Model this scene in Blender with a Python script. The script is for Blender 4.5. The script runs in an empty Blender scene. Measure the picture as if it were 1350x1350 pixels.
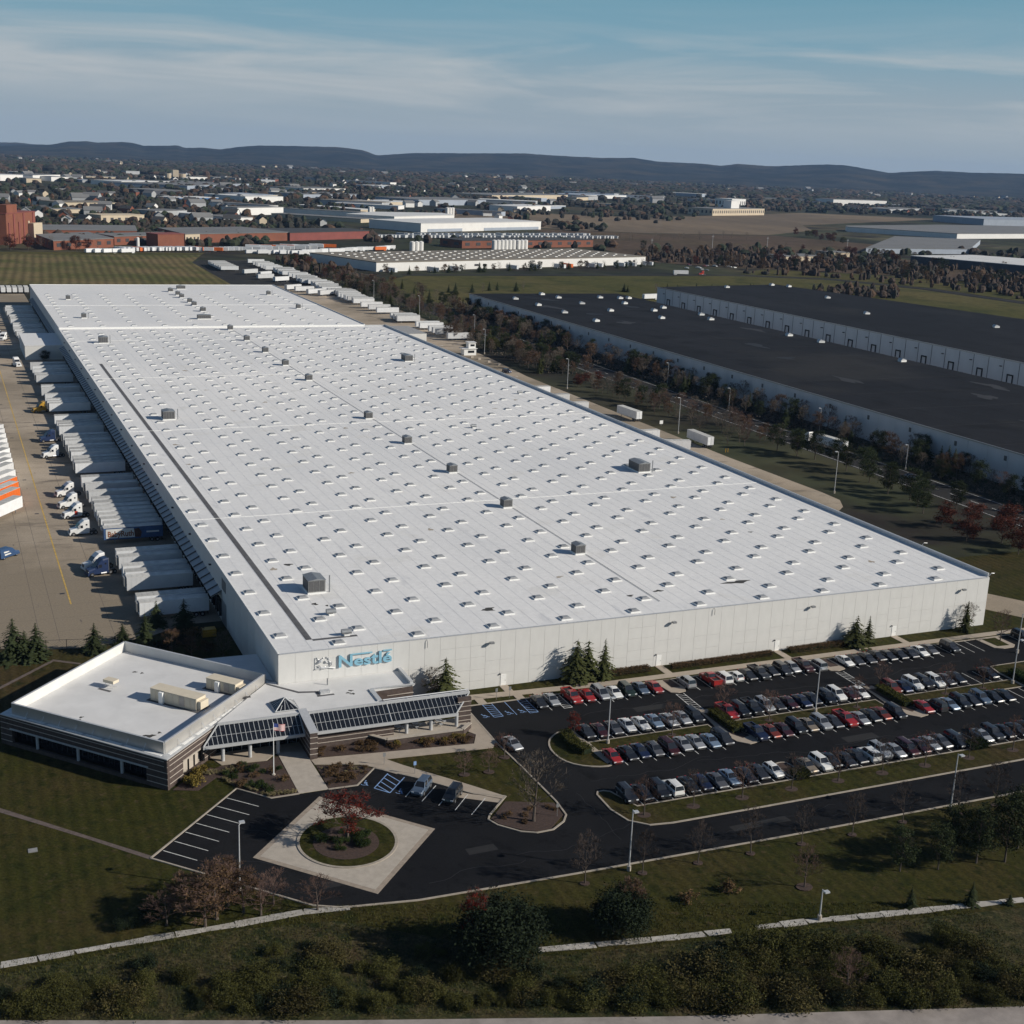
import bpy, math, random
from mathutils import Vector, Matrix
rng = random.Random(11)
scene = bpy.context.scene
C = scene.collection
R = math.radians

# ---------------------------------------------------------------- camera
cd = bpy.data.cameras.new('camera'); cam = bpy.data.objects.new('camera', cd); C.objects.link(cam)
ax_r = Vector((0.91865692, -0.39292017, 0.04102676)); ax_u = Vector((0.06511901, 0.2530377, 0.96526237)); ax_f = Vector((0.38965237, 0.88407334, -0.2580414))
mw = Matrix((ax_r, ax_u, -ax_f)).transposed().to_4x4(); mw.translation = Vector((-48.794, -206.537, 93.409))
cam.matrix_world = mw
cd.sensor_width = 36; cd.lens = 46.138; cd.clip_start = 1; cd.clip_end = 60000
scene.camera = cam

# ---------------------------------------------------------------- world, sun, exposure
SUN_EL, SUN_AZ = R(27), math.atan2(.83, -.557)
w = bpy.data.worlds.new('World'); scene.world = w; w.use_nodes = True
nt = w.node_tree; nt.nodes.clear()
wo = nt.nodes.new('ShaderNodeOutputWorld'); bgn = nt.nodes.new('ShaderNodeBackground'); sky = nt.nodes.new('ShaderNodeTexSky')
sky.sky_type = 'NISHITA'; sky.sun_disc = False; sky.sun_elevation = SUN_EL; sky.sun_rotation = SUN_AZ
sky.air_density = 1.0; sky.dust_density = 0.35; sky.ozone_density = 3.5
tc = nt.nodes.new('ShaderNodeTexCoord'); sep = nt.nodes.new('ShaderNodeSeparateXYZ'); nt.links.new(tc.outputs['Generated'], sep.inputs[0])
# horizon haze bank and thin cirrus streaks, by elevation, the same all the way round
def wramp(pts):
    r = nt.nodes.new('ShaderNodeValToRGB'); e = r.color_ramp.elements; e[0].position, e[1].position = pts[0][0], pts[-1][0]
    e[0].color = (pts[0][1],) * 3 + (1,); e[1].color = (pts[-1][1],) * 3 + (1,)
    for p_, v_ in pts[1:-1]: k_ = e.new(p_); k_.color = (v_, v_, v_, 1)
    nt.links.new(sep.outputs['Z'], r.inputs[0]); return r.outputs[0]
mp = nt.nodes.new('ShaderNodeMapping'); mp.inputs['Scale'].default_value = (1.9, 1.9, 19); mp.inputs['Rotation'].default_value = (R(1.2), R(-1.5), 0); nt.links.new(tc.outputs['Generated'], mp.inputs[0])
n1 = nt.nodes.new('ShaderNodeTexNoise'); n1.inputs['Scale'].default_value = 2.4; n1.inputs['Detail'].default_value = 10; n1.inputs['Roughness'].default_value = .55; n1.inputs['Distortion'].default_value = .5
nt.links.new(mp.outputs[0], n1.inputs['Vector'])
cr = nt.nodes.new('ShaderNodeMapRange'); cr.inputs['From Min'].default_value = .45; cr.inputs['From Max'].default_value = .68; nt.links.new(n1.outputs['Fac'], cr.inputs['Value'])
fm = nt.nodes.new('ShaderNodeMath'); fm.operation = 'MULTIPLY'; nt.links.new(cr.outputs[0], fm.inputs[0]); nt.links.new(wramp([(0, .0), (.02, .1), (.04, .6), (.065, .85), (.08, .6), (.096, .16), (.12, .03), (.4, 0)]), fm.inputs[1])
STR = .062
lowc = nt.nodes.new('ShaderNodeValToRGB'); nt.links.new(sep.outputs['Z'], lowc.inputs[0])   # colour of the low sky by elevation
lowp = [(0, (.335, .40, .455)), (.05, (.315, .395, .455)), (.085, (.21, .365, .46)), (.12, (.155, .345, .45)), (.3, (.14, .27, .4))]
le = lowc.color_ramp.elements; le[0].position, le[1].position = 0, .3
for p_, c_ in lowp[1:-1]: le.new(p_)
for k_, (p_, c_) in enumerate(lowp): le[k_].color = tuple(v_ / 8 / STR for v_ in c_) + (1,)
lowm = nt.nodes.new('ShaderNodeVectorMath'); lowm.operation = 'SCALE'; lowm.inputs['Scale'].default_value = 8; nt.links.new(lowc.outputs[0], lowm.inputs[0])
m0 = nt.nodes.new('ShaderNodeMix'); m0.data_type = 'RGBA'; nt.links.new(wramp([(0, .95), (.1, .9), (.2, .45), (.4, 0)]), m0.inputs['Factor']); nt.links.new(sky.outputs[0], m0.inputs['A']); nt.links.new(lowm.outputs[0], m0.inputs['B'])
mx = nt.nodes.new('ShaderNodeMix'); mx.data_type = 'RGBA'; nt.links.new(fm.outputs[0], mx.inputs['Factor'])
nt.links.new(m0.outputs['Result'], mx.inputs['A']); mx.inputs['B'].default_value = (.5 / STR, .525 / STR, .535 / STR, 1)
nt.links.new(mx.outputs['Result'], bgn.inputs['Color']); bgn.inputs['Strength'].default_value = STR
nt.links.new(bgn.outputs[0], wo.inputs['Surface'])
sl = bpy.data.lights.new('sun', 'SUN'); sl.energy = 4.95; sl.angle = R(.53); sl.color = (1, .93, .82)
so = bpy.data.objects.new('sun', sl); C.objects.link(so)
sdir = Vector((.83 * math.cos(SUN_EL), -.557 * math.cos(SUN_EL), math.sin(SUN_EL)))
so.rotation_euler = sdir.to_track_quat('Z', 'Y').to_euler(); so.location = (200, -200, 150)
vs = scene.view_settings; vs.view_transform = 'Standard'; vs.look = 'None'; vs.exposure = 0.0; vs.gamma = 1; vs.use_curve_mapping = False

# ---------------------------------------------------------------- materials
MATS = {}
def mat(name, col, rough=.75, var=.15, scale=.5, metal=0, bump=0, objvar=0, coat=0, spec=.4, detail=6, stretch=None, alpha=None, trans=0):
    if name in MATS: return MATS[name]
    m = bpy.data.materials.new(name); m.use_nodes = True; t = m.node_tree; b = t.nodes['Principled BSDF']
    b.inputs['Roughness'].default_value = rough; b.inputs['Metallic'].default_value = metal; b.inputs['Specular IOR Level'].default_value = spec
    b.inputs['Coat Weight'].default_value = coat
    c = t.nodes.new('ShaderNodeTexCoord'); n = t.nodes.new('ShaderNodeTexNoise'); n.inputs['Scale'].default_value = scale; n.inputs['Detail'].default_value = detail; n.inputs['Roughness'].default_value = .62
    src = c.outputs['Object']
    if stretch:
        mpn = t.nodes.new('ShaderNodeMapping'); mpn.inputs['Scale'].default_value = stretch; t.links.new(src, mpn.inputs[0]); src = mpn.outputs[0]
    t.links.new(src, n.inputs['Vector'])
    r = t.nodes.new('ShaderNodeValToRGB'); r.color_ramp.elements[0].position = .3; r.color_ramp.elements[1].position = .7
    r.color_ramp.elements[0].color = tuple(max(0, x * (1 - var)) for x in col) + (1,)
    r.color_ramp.elements[1].color = tuple(min(1, x * (1 + var)) for x in col) + (1,)
    t.links.new(n.outputs['Fac'], r.inputs[0]); out = r.outputs[0]
    if objvar:
        oi = t.nodes.new('ShaderNodeObjectInfo'); h = t.nodes.new('ShaderNodeHueSaturation'); mr = t.nodes.new('ShaderNodeMapRange')
        mr.inputs['To Min'].default_value = 1 - objvar; mr.inputs['To Max'].default_value = 1 + objvar
        t.links.new(oi.outputs['Random'], mr.inputs['Value']); t.links.new(mr.outputs[0], h.inputs['Value']); t.links.new(out, h.inputs['Color']); out = h.outputs[0]
    t.links.new(out, b.inputs['Base Color'])
    if bump:
        bp = t.nodes.new('ShaderNodeBump'); bp.inputs['Strength'].default_value = bump; bp.inputs['Distance'].default_value = .1
        t.links.new(n.outputs['Fac'], bp.inputs['Height']); t.links.new(bp.outputs[0], b.inputs['Normal'])
    if trans: b.inputs['Transmission Weight'].default_value = trans
    MATS[name] = m; return m

def nodes_of(m):
    return m.node_tree, m.node_tree.nodes['Principled BSDF']

def layered(name, base, patches, rough=.9, fine=(3., .25), bump=0):
    """base colour overlaid by noise-shaped patches: (colour, scale, threshold, softness, stretch)"""
    m = bpy.data.materials.new(name); m.use_nodes = True; t, b = nodes_of(m)
    b.inputs['Roughness'].default_value = rough; b.inputs['Specular IOR Level'].default_value = .08
    c = t.nodes.new('ShaderNodeTexCoord'); prev = None
    rgb = t.nodes.new('ShaderNodeRGB'); rgb.outputs[0].default_value = tuple(base) + (1,); prev = rgb.outputs[0]
    for i, (col, sc, th, soft, st) in enumerate(patches):
        mpn = t.nodes.new('ShaderNodeMapping'); mpn.inputs['Scale'].default_value = st or (1, 1, 1); mpn.inputs['Location'].default_value = (i * 37.1, i * 11.7, i * 3.3 + .37); mpn.inputs['Rotation'].default_value = (0, 0, .55 + i * .7) if st is None else (0, 0, 0)
        t.links.new(c.outputs['Object'], mpn.inputs[0])
        n = t.nodes.new('ShaderNodeTexNoise'); n.inputs['Scale'].default_value = sc; n.inputs['Detail'].default_value = 8; n.inputs['Roughness'].default_value = .6
        t.links.new(mpn.outputs[0], n.inputs['Vector'])
        mr = t.nodes.new('ShaderNodeMapRange'); mr.inputs['From Min'].default_value = th - soft; mr.inputs['From Max'].default_value = th + soft
        t.links.new(n.outputs['Fac'], mr.inputs['Value'])
        x = t.nodes.new('ShaderNodeMix'); x.data_type = 'RGBA'; t.links.new(mr.outputs[0], x.inputs['Factor']); t.links.new(prev, x.inputs['A']); x.inputs['B'].default_value = tuple(col) + (1,)
        prev = x.outputs['Result']
    n = t.nodes.new('ShaderNodeTexNoise'); n.inputs['Scale'].default_value = fine[0]; n.inputs['Detail'].default_value = 5; mpf = t.nodes.new('ShaderNodeMapping'); mpf.inputs['Rotation'].default_value = (0, 0, .9); mpf.inputs['Location'].default_value = (.3, .7, .41); t.links.new(c.outputs['Object'], mpf.inputs[0]); t.links.new(mpf.outputs[0], n.inputs['Vector'])
    mr = t.nodes.new('ShaderNodeMapRange'); mr.inputs['From Min'].default_value = .3; mr.inputs['From Max'].default_value = .7; mr.inputs['To Min'].default_value = 1 - fine[1]; mr.inputs['To Max'].default_value = 1 + fine[1]
    t.links.new(n.outputs['Fac'], mr.inputs['Value'])
    h = t.nodes.new('ShaderNodeHueSaturation'); t.links.new(mr.outputs[0], h.inputs['Value']); t.links.new(prev, h.inputs['Color'])
    t.links.new(h.outputs[0], b.inputs['Base Color'])
    if bump:
        bp = t.nodes.new('ShaderNodeBump'); bp.inputs['Strength'].default_value = bump; bp.inputs['Distance'].default_value = .15
        t.links.new(n.outputs['Fac'], bp.inputs['Height']); t.links.new(bp.outputs[0], b.inputs['Normal'])
    MATS[name] = m; return m

def stripes(m, period, axis='X', amount=.3, distort=2., rot=0):
    """mowing / ploughing stripes multiplied into a material's base colour"""
    t, b = nodes_of(m); l = b.inputs['Base Color'].links[0]; src = l.from_socket
    c = t.nodes.new('ShaderNodeTexCoord'); mpn = t.nodes.new('ShaderNodeMapping'); mpn.inputs['Rotation'].default_value = (0, 0, rot); t.links.new(c.outputs['Object'], mpn.inputs[0])
    wv = t.nodes.new('ShaderNodeTexWave'); wv.bands_direction = axis; wv.inputs['Scale'].default_value = 2 * math.pi / (20 * period); wv.inputs['Distortion'].default_value = distort; wv.inputs['Detail'].default_value = 3; wv.inputs['Detail Scale'].default_value = .25
    t.links.new(mpn.outputs[0], wv.inputs['Vector'])
    mr = t.nodes.new('ShaderNodeMapRange'); mr.inputs['To Min'].default_value = 1 - amount; mr.inputs['To Max'].default_value = 1 + amount; t.links.new(wv.outputs['Fac'], mr.inputs['Value'])
    h = t.nodes.new('ShaderNodeHueSaturation'); t.links.new(mr.outputs[0], h.inputs['Value']); t.links.new(src, h.inputs['Color']); t.links.new(h.outputs[0], b.inputs['Base Color'])
    return m

# ---------------------------------------------------------------- mesh helpers
class MB:
    def __init__(s): s.v = []; s.f = []; s.m = []
    def add(s, vs, fs, mi=0):
        o = len(s.v); s.v += [tuple(p) for p in vs]; s.f += [tuple(i + o for i in f) for f in fs]; s.m += [mi] * len(fs); return s
    def box(s, x0, x1, y0, y1, z0, z1, mi=0):
        return s.add([(x0, y0, z0), (x1, y0, z0), (x1, y1, z0), (x0, y1, z0), (x0, y0, z1), (x1, y0, z1), (x1, y1, z1), (x0, y1, z1)],
                     [(3, 2, 1, 0), (4, 5, 6, 7), (0, 1, 5, 4), (1, 2, 6, 5), (2, 3, 7, 6), (3, 0, 4, 7)], mi)
    def beam(s, a, b, wid, z0, z1, mi=0):
        """upright slab between two plan points"""
        a = Vector(a[:2]); b = Vector(b[:2]); d = (b - a).normalized(); n = Vector((-d.y, d.x)) * wid / 2
        p = [a - n, b - n, b + n, a + n]
        return s.prism([(q.x, q.y) for q in p], z0, z1, mi)
    def prism(s, pts, z0, z1, mi=0, top=None):
        n = len(pts); area = sum(pts[i][0] * pts[(i + 1) % n][1] - pts[(i + 1) % n][0] * pts[i][1] for i in range(n))
        if area < 0: pts = pts[::-1]
        vs = [(p[0], p[1], z0) for p in pts] + [(p[0], p[1], z1) for p in pts]
        s.add(vs, [(i, (i + 1) % n, n + (i + 1) % n, n + i) for i in range(n)], mi)
        s.add(vs, [tuple(range(n, 2 * n))], mi if top is None else top); s.add(vs[:n], [tuple(range(n))[::-1]], mi)
        return s
    def sheet(s, pts, z, mi=0):
        n = len(pts); area = sum(pts[i][0] * pts[(i + 1) % n][1] - pts[(i + 1) % n][0] * pts[i][1] for i in range(n))
        if area < 0: pts = pts[::-1]
        return s.add([(p[0], p[1], z) for p in pts], [tuple(range(n))], mi)
    def line(s, a, b, wid, z, mi=0):
        a = Vector(a[:2]); b = Vector(b[:2]); d = (b - a).normalized(); n = Vector((-d.y, d.x)) * wid / 2
        return s.sheet([tuple(a - n), tuple(b - n), tuple(b + n), tuple(a + n)], z, mi)
    def tube(s, pts, rad, n=6, mi=0, cap=True):
        pts = [Vector(p) for p in pts]; rads = rad if isinstance(rad, (list, tuple)) else [rad] * len(pts); rings = []
        for i, p in enumerate(pts):
            d = (pts[min(i + 1, len(pts) - 1)] - pts[max(i - 1, 0)]).normalized()
            a = d.cross(Vector((0, 0, 1)) if abs(d.z) < .9 else Vector((1, 0, 0))).normalized(); b = d.cross(a)
            rings.append([p + (a * math.cos(2 * math.pi * k / n) + b * math.sin(2 * math.pi * k / n)) * rads[i] for k in range(n)])
        vs = [q for r in rings for q in r]; fs = []
        for i in range(len(pts) - 1):
            for k in range(n): fs.append((i * n + k, i * n + (k + 1) % n, (i + 1) * n + (k + 1) % n, (i + 1) * n + k))
        if cap: fs += [tuple(range(n))[::-1], tuple(range((len(pts) - 1) * n, len(pts) * n))]
        return s.add(vs, fs, mi)
    def xf(s, M, start=0):
        s.v[start:] = [tuple(M @ Vector(p)) for p in s.v[start:]]; return s
    def mesh(s, name, mats, smooth=False):
        me = bpy.data.meshes.new(name); me.from_pydata(s.v, [], s.f)
        for m in (mats if isinstance(mats, (list, tuple)) else [mats]): me.materials.append(MATS[m] if isinstance(m, str) else m)
        me.polygons.foreach_set('material_index', s.m)
        if smooth: me.polygons.foreach_set('use_smooth', [True] * len(s.f))
        me.update(); return me
    def build(s, name, mats, parent=None, loc=(0, 0, 0), rz=0, smooth=False):
        return link(name, s.mesh(name, mats, smooth), parent, loc, rz)

def link(name, me, parent=None, loc=(0, 0, 0), rz=0, sc=None):
    o = bpy.data.objects.new(name, me); C.objects.link(o); o.location = loc; o.rotation_euler = (0, 0, rz)
    if sc: o.scale = sc if isinstance(sc, (tuple, list)) else (sc, sc, sc)
    if parent: o.parent = parent
    return o
def tag(o, label, cat, group=None):
    o['label'] = label; o['category'] = cat
    if group: o['group'] = group
    return o
def thing(name, label, cat, loc=(0, 0, 0), rz=0, group=None, sc=None):
    return tag(link(name, None, None, loc, rz, sc), label, cat, group)
def struct(o): o['kind'] = 'structure'; return o
def stuff(o): o['kind'] = 'stuff'; return o
def offset_poly(pts, d):
    """inset (d>0) a closed polygon"""
    n = len(pts); area = sum(pts[i][0] * pts[(i + 1) % n][1] - pts[(i + 1) % n][0] * pts[i][1] for i in range(n)); sg = 1 if area > 0 else -1
    out = []
    for i in range(n):
        a, b, c = Vector(pts[i - 1]), Vector(pts[i]), Vector(pts[(i + 1) % n])
        d1 = (b - a).normalized(); d2 = (c - b).normalized(); n1 = Vector((-d1.y, d1.x)) * sg; n2 = Vector((-d2.y, d2.x)) * sg
        k = n1 + n2; k = k / max(.2, k.dot(n1)) if k.length > 1e-6 else n1
        out.append((b.x + k.x * d, b.y + k.y * d))
    return out
def smooth_poly(pts, it=2):
    for _ in range(it):
        q = []
        for i in range(len(pts)):
            a, b = pts[i], pts[(i + 1) % len(pts)]
            q += [(a[0] * .75 + b[0] * .25, a[1] * .75 + b[1] * .25), (a[0] * .25 + b[0] * .75, a[1] * .25 + b[1] * .75)]
        pts = q
    return pts

# ---- palette
mat('white_panel', (.61, .605, .585), .75, .05, .35)
mat('roof_gravel', (.3, .3, .3), .9, .2, 2)
mat('white_paint', (.78, .78, .76), .6, .06, 2)
mat('line_white', (.62, .62, .6), .8, .3, 1.2)
mat('line_blue', (.2, .32, .55), .8, .3, 1.2)
mat('line_yellow', (.5, .33, .08), .8, .35, .8)
mat('dark_metal', (.035, .035, .04), .6, .2, 2)
mat('grey_metal', (.3, .31, .32), .45, .15, 2, metal=.5)
mat('pole_grey', (.42, .43, .44), .5, .12, 2)
mat('light_metal', (.55, .56, .57), .4, .1, 2, metal=.3)
mat('unit_grey', (.24, .24, .235), .6, .15, 1.5)
mat('unit_cream', (.62, .55, .43), .65, .07, .8)
mat('louver', (.09, .09, .092), .6, .2, 3)
mat('brick', (.075, .055, .048), .85, .3, 1.6, bump=.3)
mat('stone_band', (.45, .4, .35), .8, .12, 2)
mat('concrete', (.36, .305, .245), .88, .1, .6)
mat('concrete_light', (.4, .355, .3), .88, .12, .8)
mat('kerb', (.33, .29, .24), .85, .18, 1.2)
mat('glass_dark', (.012, .014, .018), .08, .1, 1, spec=.6)
mat('glass_car', (.02, .023, .028), .05, .1, 1, spec=.7)
mat('rubber', (.018, .018, .019), .85, .2, 3)
mat('rim', (.45, .46, .48), .35, .1, 3, metal=.8)
mat('lamp_clear', (.75, .77, .8), .15, .05, 3)
mat('lamp_red', (.35, .02, .02), .2, .05, 3)
mat('mulch', (.055, .035, .028), .95, .35, 3, bump=.4)
mat('sign_blue', (.22, .44, .56), .5, .05, 2)
mat('bark', (.09, .072, .06), .95, .3, 4)
mat('dock_black', (.02, .02, .022), .8, .2, 2)
mat('acrylic', (.3, .305, .31), .35, .12, 1.2, objvar=.12)
# ================================================================= THE SETTING: ground, roads, fields, hills
layered('terrain_mat', (.045, .05, .028), [((.085, .07, .042), .0025, .55, .06, None), ((.025, .028, .02), .004, .52, .05, (1, .5, 1)), ((.11, .1, .06), .0016, .62, .03, (1, .6, 1)), ((.03, .026, .022), .011, .56, .06, None)], fine=(.05, .3))
g = MB().sheet([(-6000, -700), (14500, -700), (14500, 15500), (-6000, 15500)], 0).build('ground', 'terrain_mat'); struct(g)
lawn = layered('lawn_mat', (.034, .034, .0075), [((.046, .037, .012), .05, .53, .12, None), ((.026, .029, .006), .16, .56, .1, None), ((.05, .037, .016), .02, .58, .08, None), ((.06, .045, .022), .9, .64, .06, None), ((.017, .021, .005), .5, .6, .08, None)], fine=(2.2, .3), bump=.5)
stripes(lawn, 1.9, 'X', .13, 1.8)
struct(MB().sheet([(-130, -140), (330, -140), (330, 41.4), (-130, 47)], .004).build('lawn', 'lawn_mat'))
rough = layered('rough_mat', (.04, .042, .016), [((.06, .045, .024), .1, .5, .1, None), ((.02, .026, .01), .3, .5, .1, None), ((.085, .07, .035), .7, .6, .08, None)], fine=(3, .4), bump=.8)
# rough strip between the footpath and the bottom road
struct(MB().sheet([(-75, -62.2), (-20, -62.4), (-8, -64.5), (14, -80.5), (81, -92.2), (120, -100), (120, -131), (62, -111), (-13, -86.5), (-48, -74), (-75, -64.5)], .008).build('rough_grass', 'rough_mat'))
layered('asphalt_mat', (.010, .0103, .0118), [((.0135, .0138, .0155), .05, .55, .1, None), ((.007, .0073, .0085), .35, .6, .05, None), ((.017, .017, .018), .012, .6, .1, None)], rough=.82, fine=(4, .18), bump=.15)
layered('road_mat', (.032, .031, .031), [((.045, .043, .04), .05, .55, .1, None), ((.022, .022, .023), .3, .6, .06, None)], rough=.85, fine=(2, .2))
yard = layered('yard_mat', (.47, .395, .31), [((.38, .32, .255), .06, .52, .14, None), ((.48, .39, .295), .03, .58, .1, None), ((.16, .135, .115), .2, .62, .06, (.4, 1, 1)), ((.24, .2, .15), .012, .5, .1, None), ((.13, .11, .1), .9, .7, .04, (1, .2, 1))], rough=.9, fine=(2.5, .12))
# ---- car park and forecourt asphalt
LOT = [(31.6, -6.9), (31.6, -9.2), (31.3, -22.6), (31.74, -32.6), (32.0, -44.4), (30.4, -50.5), (25.3, -52.3), (20.1, -46.4), (21, -45.1), (25.36, -40.46), (21, -38.1), (14.3, -30.1), (9.3, -25.1), (5.1, -29.9), (-8.25, -29.8), (-12.45, -25.16), (-27.5, -41.65), (-9.9, -60.2), (-6.5, -61.9), (3.2, -63.5), (25, -64.3), (60, -65), (104, -65.3), (330, -68), (330, -6.9)]
struct(MB().sheet(LOT, .012).build('car_park', 'asphalt_mat'))
# sealed cracks and patches wandering over the asphalt
mat('crack_seal', (.02, .02, .0215), .6, .2, 1); mat('patch_mat', (.0135, .0135, .0145), .9, .25, .8); ck = MB(); cq0 = random.Random(2)
for (x, y, a, n_) in ((-20, -44, -.6, 12), (6, -60, .1, 14), (20, -57, .05, 20), (36, -58, 1.4, 14), (45, -61, .02, 26), (70, -62, -.02, 26), (40, -40, .1, 22), (60, -39, -.05, 26), (86, -41, .03, 26), (50, -17, .06, 26), (80, -16, -.04, 28), (110, -18, .03, 24), (3, -33.5, .1, 10), (-16, -35, -.8, 9)):
    for _ in range(n_):
        a2 = a + cq0.uniform(-.5, .5); x2, y2 = x + math.cos(a2) * 1.1, y + math.sin(a2) * 1.1; ck.line((x, y), (x2, y2), .06, .0145); x, y = x2, y2
struct(ck.build('crack_seal', 'crack_seal'))
for (x, y, a, b) in ((16, -54, 2.2, .9), (34, -30, .8, 2.4), (58, -60.5, 5, .8), (92, -40, 3.4, 1.1), (64, -17.5, 4, 1.0), (-6, -62 + 6, 1.6, .8)): struct(MB().sheet([(x - a, y - b), (x + a, y - b * .9), (x + a * .95, y + b), (x - a, y + b * .92)], .0142).build('asphalt_patch', 'patch_mat'))
# ---- truck yards
YL = [(-90, 44), (-42.7, 45.4), (-34.6, 42.8), (-27.3, 41.4), (-16, 43.5), (-8, 49.0), (-.05, 49), (-.05, 640), (-.05, 720), (-140, 720), (-140, 44)]
struct(MB().sheet(YL, .012).build('truck_yard', 'yard_mat'))
YR = [(155.7, 20), (160, 15), (166, 12.5), (172.7, 17), (180, 60), (183.6, 89.5), (189.3, 94.5), (193.4, 101.5), (193.9, 111), (192, 160), (192, 330), (196, 380), (198, 430), (215, 445), (217, 520), (216, 700), (214, 850), (214, 960), (160, 955), (148, 930), (143, 745), (146, 640), (145.2, 425), (155.7, 424)]
struct(MB().sheet(YR, .012).build('truck_yard', 'yard_mat'))
struct(MB().sheet([(143, 735), (214, 735), (214, 958), (160, 955), (147, 930)], .02).build('asphalt_apron', 'road_mat'))
struct(MB().sheet([(156, 20), (163.7, 8.1), (168, 1), (180, -18), (190, -16), (177, 10), (172.7, 17)], .016).build('drive', 'yard_mat'))
# ---- access road behind the truck yard, with its own lane lines
ro = struct(MB().prism([(226, -40), (241, -40), (240.5, 480), (247, 640), (262, 760), (247, 765), (234, 640), (226, 480)], -.2, .014).build('road', 'road_mat'))
mb = MB()
for y in range(-30, 470, 9): mb.line((233.4, y), (233.4, y + 3.6), .22, .02)
mb.line((227, -40), (227, 480), .2, .02); mb.line((239.8, -40), (239.8, 480), .2, .02)
struct(mb.build('lane_marking', 'line_white'))
struct(MB().prism([(300, 822), (500, 832), (625, 838), (705, 801), (742, 716), (748, 606), (760, 400), (772, 400), (760, 606), (754, 718), (713, 808), (628, 846), (500, 840), (300, 830)], -.2, .1).build('road', 'road_mat'))
# bottom road
mat('bottom_road_mat', (.27, .24, .22), .9, .25, .35, bump=.2)
struct(MB().sheet([(-140, -39.5), (-48, -71.1), (-13, -83.8), (23.6, -96.3), (62.7, -108.5), (140, -135), (140, -175), (-140, -80)], .016).build('road', 'bottom_road_mat'))
# ---- broken concrete footpath: one slab after another
slab_m = mat('path_slab', (.36, .34, .31), .9, .22, .8, objvar=.18)
def footpath(line, wid, label):
    root = struct(link('footpath', None))
    for (a, b) in zip(line[:-1], line[1:]):
        a = Vector(a); b = Vector(b); d = b - a; n = max(1, int(d.length / 3.3)); e = d.normalized(); s = Vector((-e.y, e.x))
        for k in range(n):
            if rng.random() < .03: continue
            p, q_ = a + d * (k + .0 + rng.random() * .02) / n, a + d * (k + .99) / n
            w0, w1 = wid / 2 * rng.uniform(.65, 1.1), wid / 2 * rng.uniform(.65, 1.1); j = rng.uniform(-.35, .35)
            MB().prism([tuple(p - s * w0 + e * j), tuple(q_ - s * w1), tuple(q_ + s * w1 * .9 + e * j * .5), tuple(p + s * w0)], -.1, .06 + rng.random() * .05).build('slab', slab_m, root)
footpath([(-70, -59.6), (-47.4, -60.5), (-31, -60.8), (-20, -61.2), (-11.3, -61.2), (-5.5, -62.2)], 1.25, '')
footpath([(13.5, -78.9), (20.7, -80.3), (31.4, -82.3), (48.8, -84.8), (62.9, -87.4), (80.3, -90.3), (110, -95)], 1.25, '')
# ---- dirt track in the lawn, south-west of the office
mat('track_mat', (.11, .085, .075), .95, .3, 1.2)
struct(MB().prism([(-70, 4), (-45.7, -20.3), (-34.7, -32.7), (-27.2, -41.1), (-27.6, -41.9), (-35, -33.4), (-46.2, -21.2), (-70, 2.8)], -.1, .022).build('path', 'track_mat'))
struct(MB().prism([(-60, 8), (-43.5, 26.4), (-33.8, 37), (-29.1, 33.6), (-29.4, 33), (-33.8, 36), (-43.2, 25.6), (-60, 7)], -.1, .022).build('path', 'track_mat'))
# ---- fields
fl = layered('field_stripe', (.15, .115, .055), [((.085, .085, .03), .02, .5, .1, None), ((.19, .15, .08), .008, .6, .08, None)], fine=(.3, .2)); stripes(fl, 6.2, 'X', .22, 2.2, R(4))
struct(MB().prism([(-120, 735), (143, 745), (148, 930), (170, 1010), (-120, 985)], -.5, .05).build('field', 'field_stripe'))
layered('field_green', (.07, .068, .02), [((.1, .085, .032), .012, .5, .12, (1, .4, 1)), ((.045, .05, .016), .03, .58, .08, None)], fine=(.2, .2))
struct(MB().prism([(240, 660), (262, 770), (300, 815), (500, 826), (620, 832), (700, 795), (736, 715), (742, 606), (756, 300), (600, 200), (575, 330), (540, 640), (380, 625), (255, 600)], -.5, .06).build('field', 'field_green'))
struct(MB().prism([(775, 400), (764, 606), (758, 720), (716, 815), (640, 852), (700, 905), (830, 830), (900, 700), (1000, 420)], -.5, .06).build('field', 'field_green'))
struct(MB().prism([(-120, 990), (170, 1012), (178, 1035), (-120, 1012)], -.5, .07).build('field', 'field_green'))
layered('field_tan', (.19, .145, .1), [((.14, .11, .08), .004, .5, .08, (1, .3, 1)), ((.23, .18, .12), .002, .58, .06, None)], fine=(.05, .15))
struct(MB().prism([(713, 1942), (916, 2167), (1191, 2041), (1500, 2260), (1907, 2545), (2210, 2392), (1439, 1883), (1330, 1700), (1126, 1530), (901, 1512), (800, 1560), (740, 1640)], -.5, .1).build('field', 'field_tan'))
layered('field_brown', (.1, .068, .048), [((.075, .055, .035), .01, .5, .1, None), ((.12, .09, .05), .004, .58, .08, None)], fine=(.1, .25))
struct(MB().prism([(745, 1590), (800, 1545), (901, 1500), (1126, 1515), (1190, 1300), (1000, 1160), (1010, 960), (900, 700), (850, 830), (720, 905), (640, 960), (600, 1010), (640, 1100), (700, 1350)], -.5, .08).build('field', 'field_brown'))
for pts in ([(1700, 3000), (2400, 3300), (2700, 3200), (2000, 2800)], [(300, 4100), (900, 4700), (1200, 4600), (600, 4000)], [(2300, 4200), (3300, 4900), (3700, 4700), (2700, 4000)], [(3000, 3000), (3900, 3400), (4100, 3200), (3100, 2800)]):
    struct(MB().prism(pts, -.5, .12).build('field', 'field_tan'))
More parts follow.
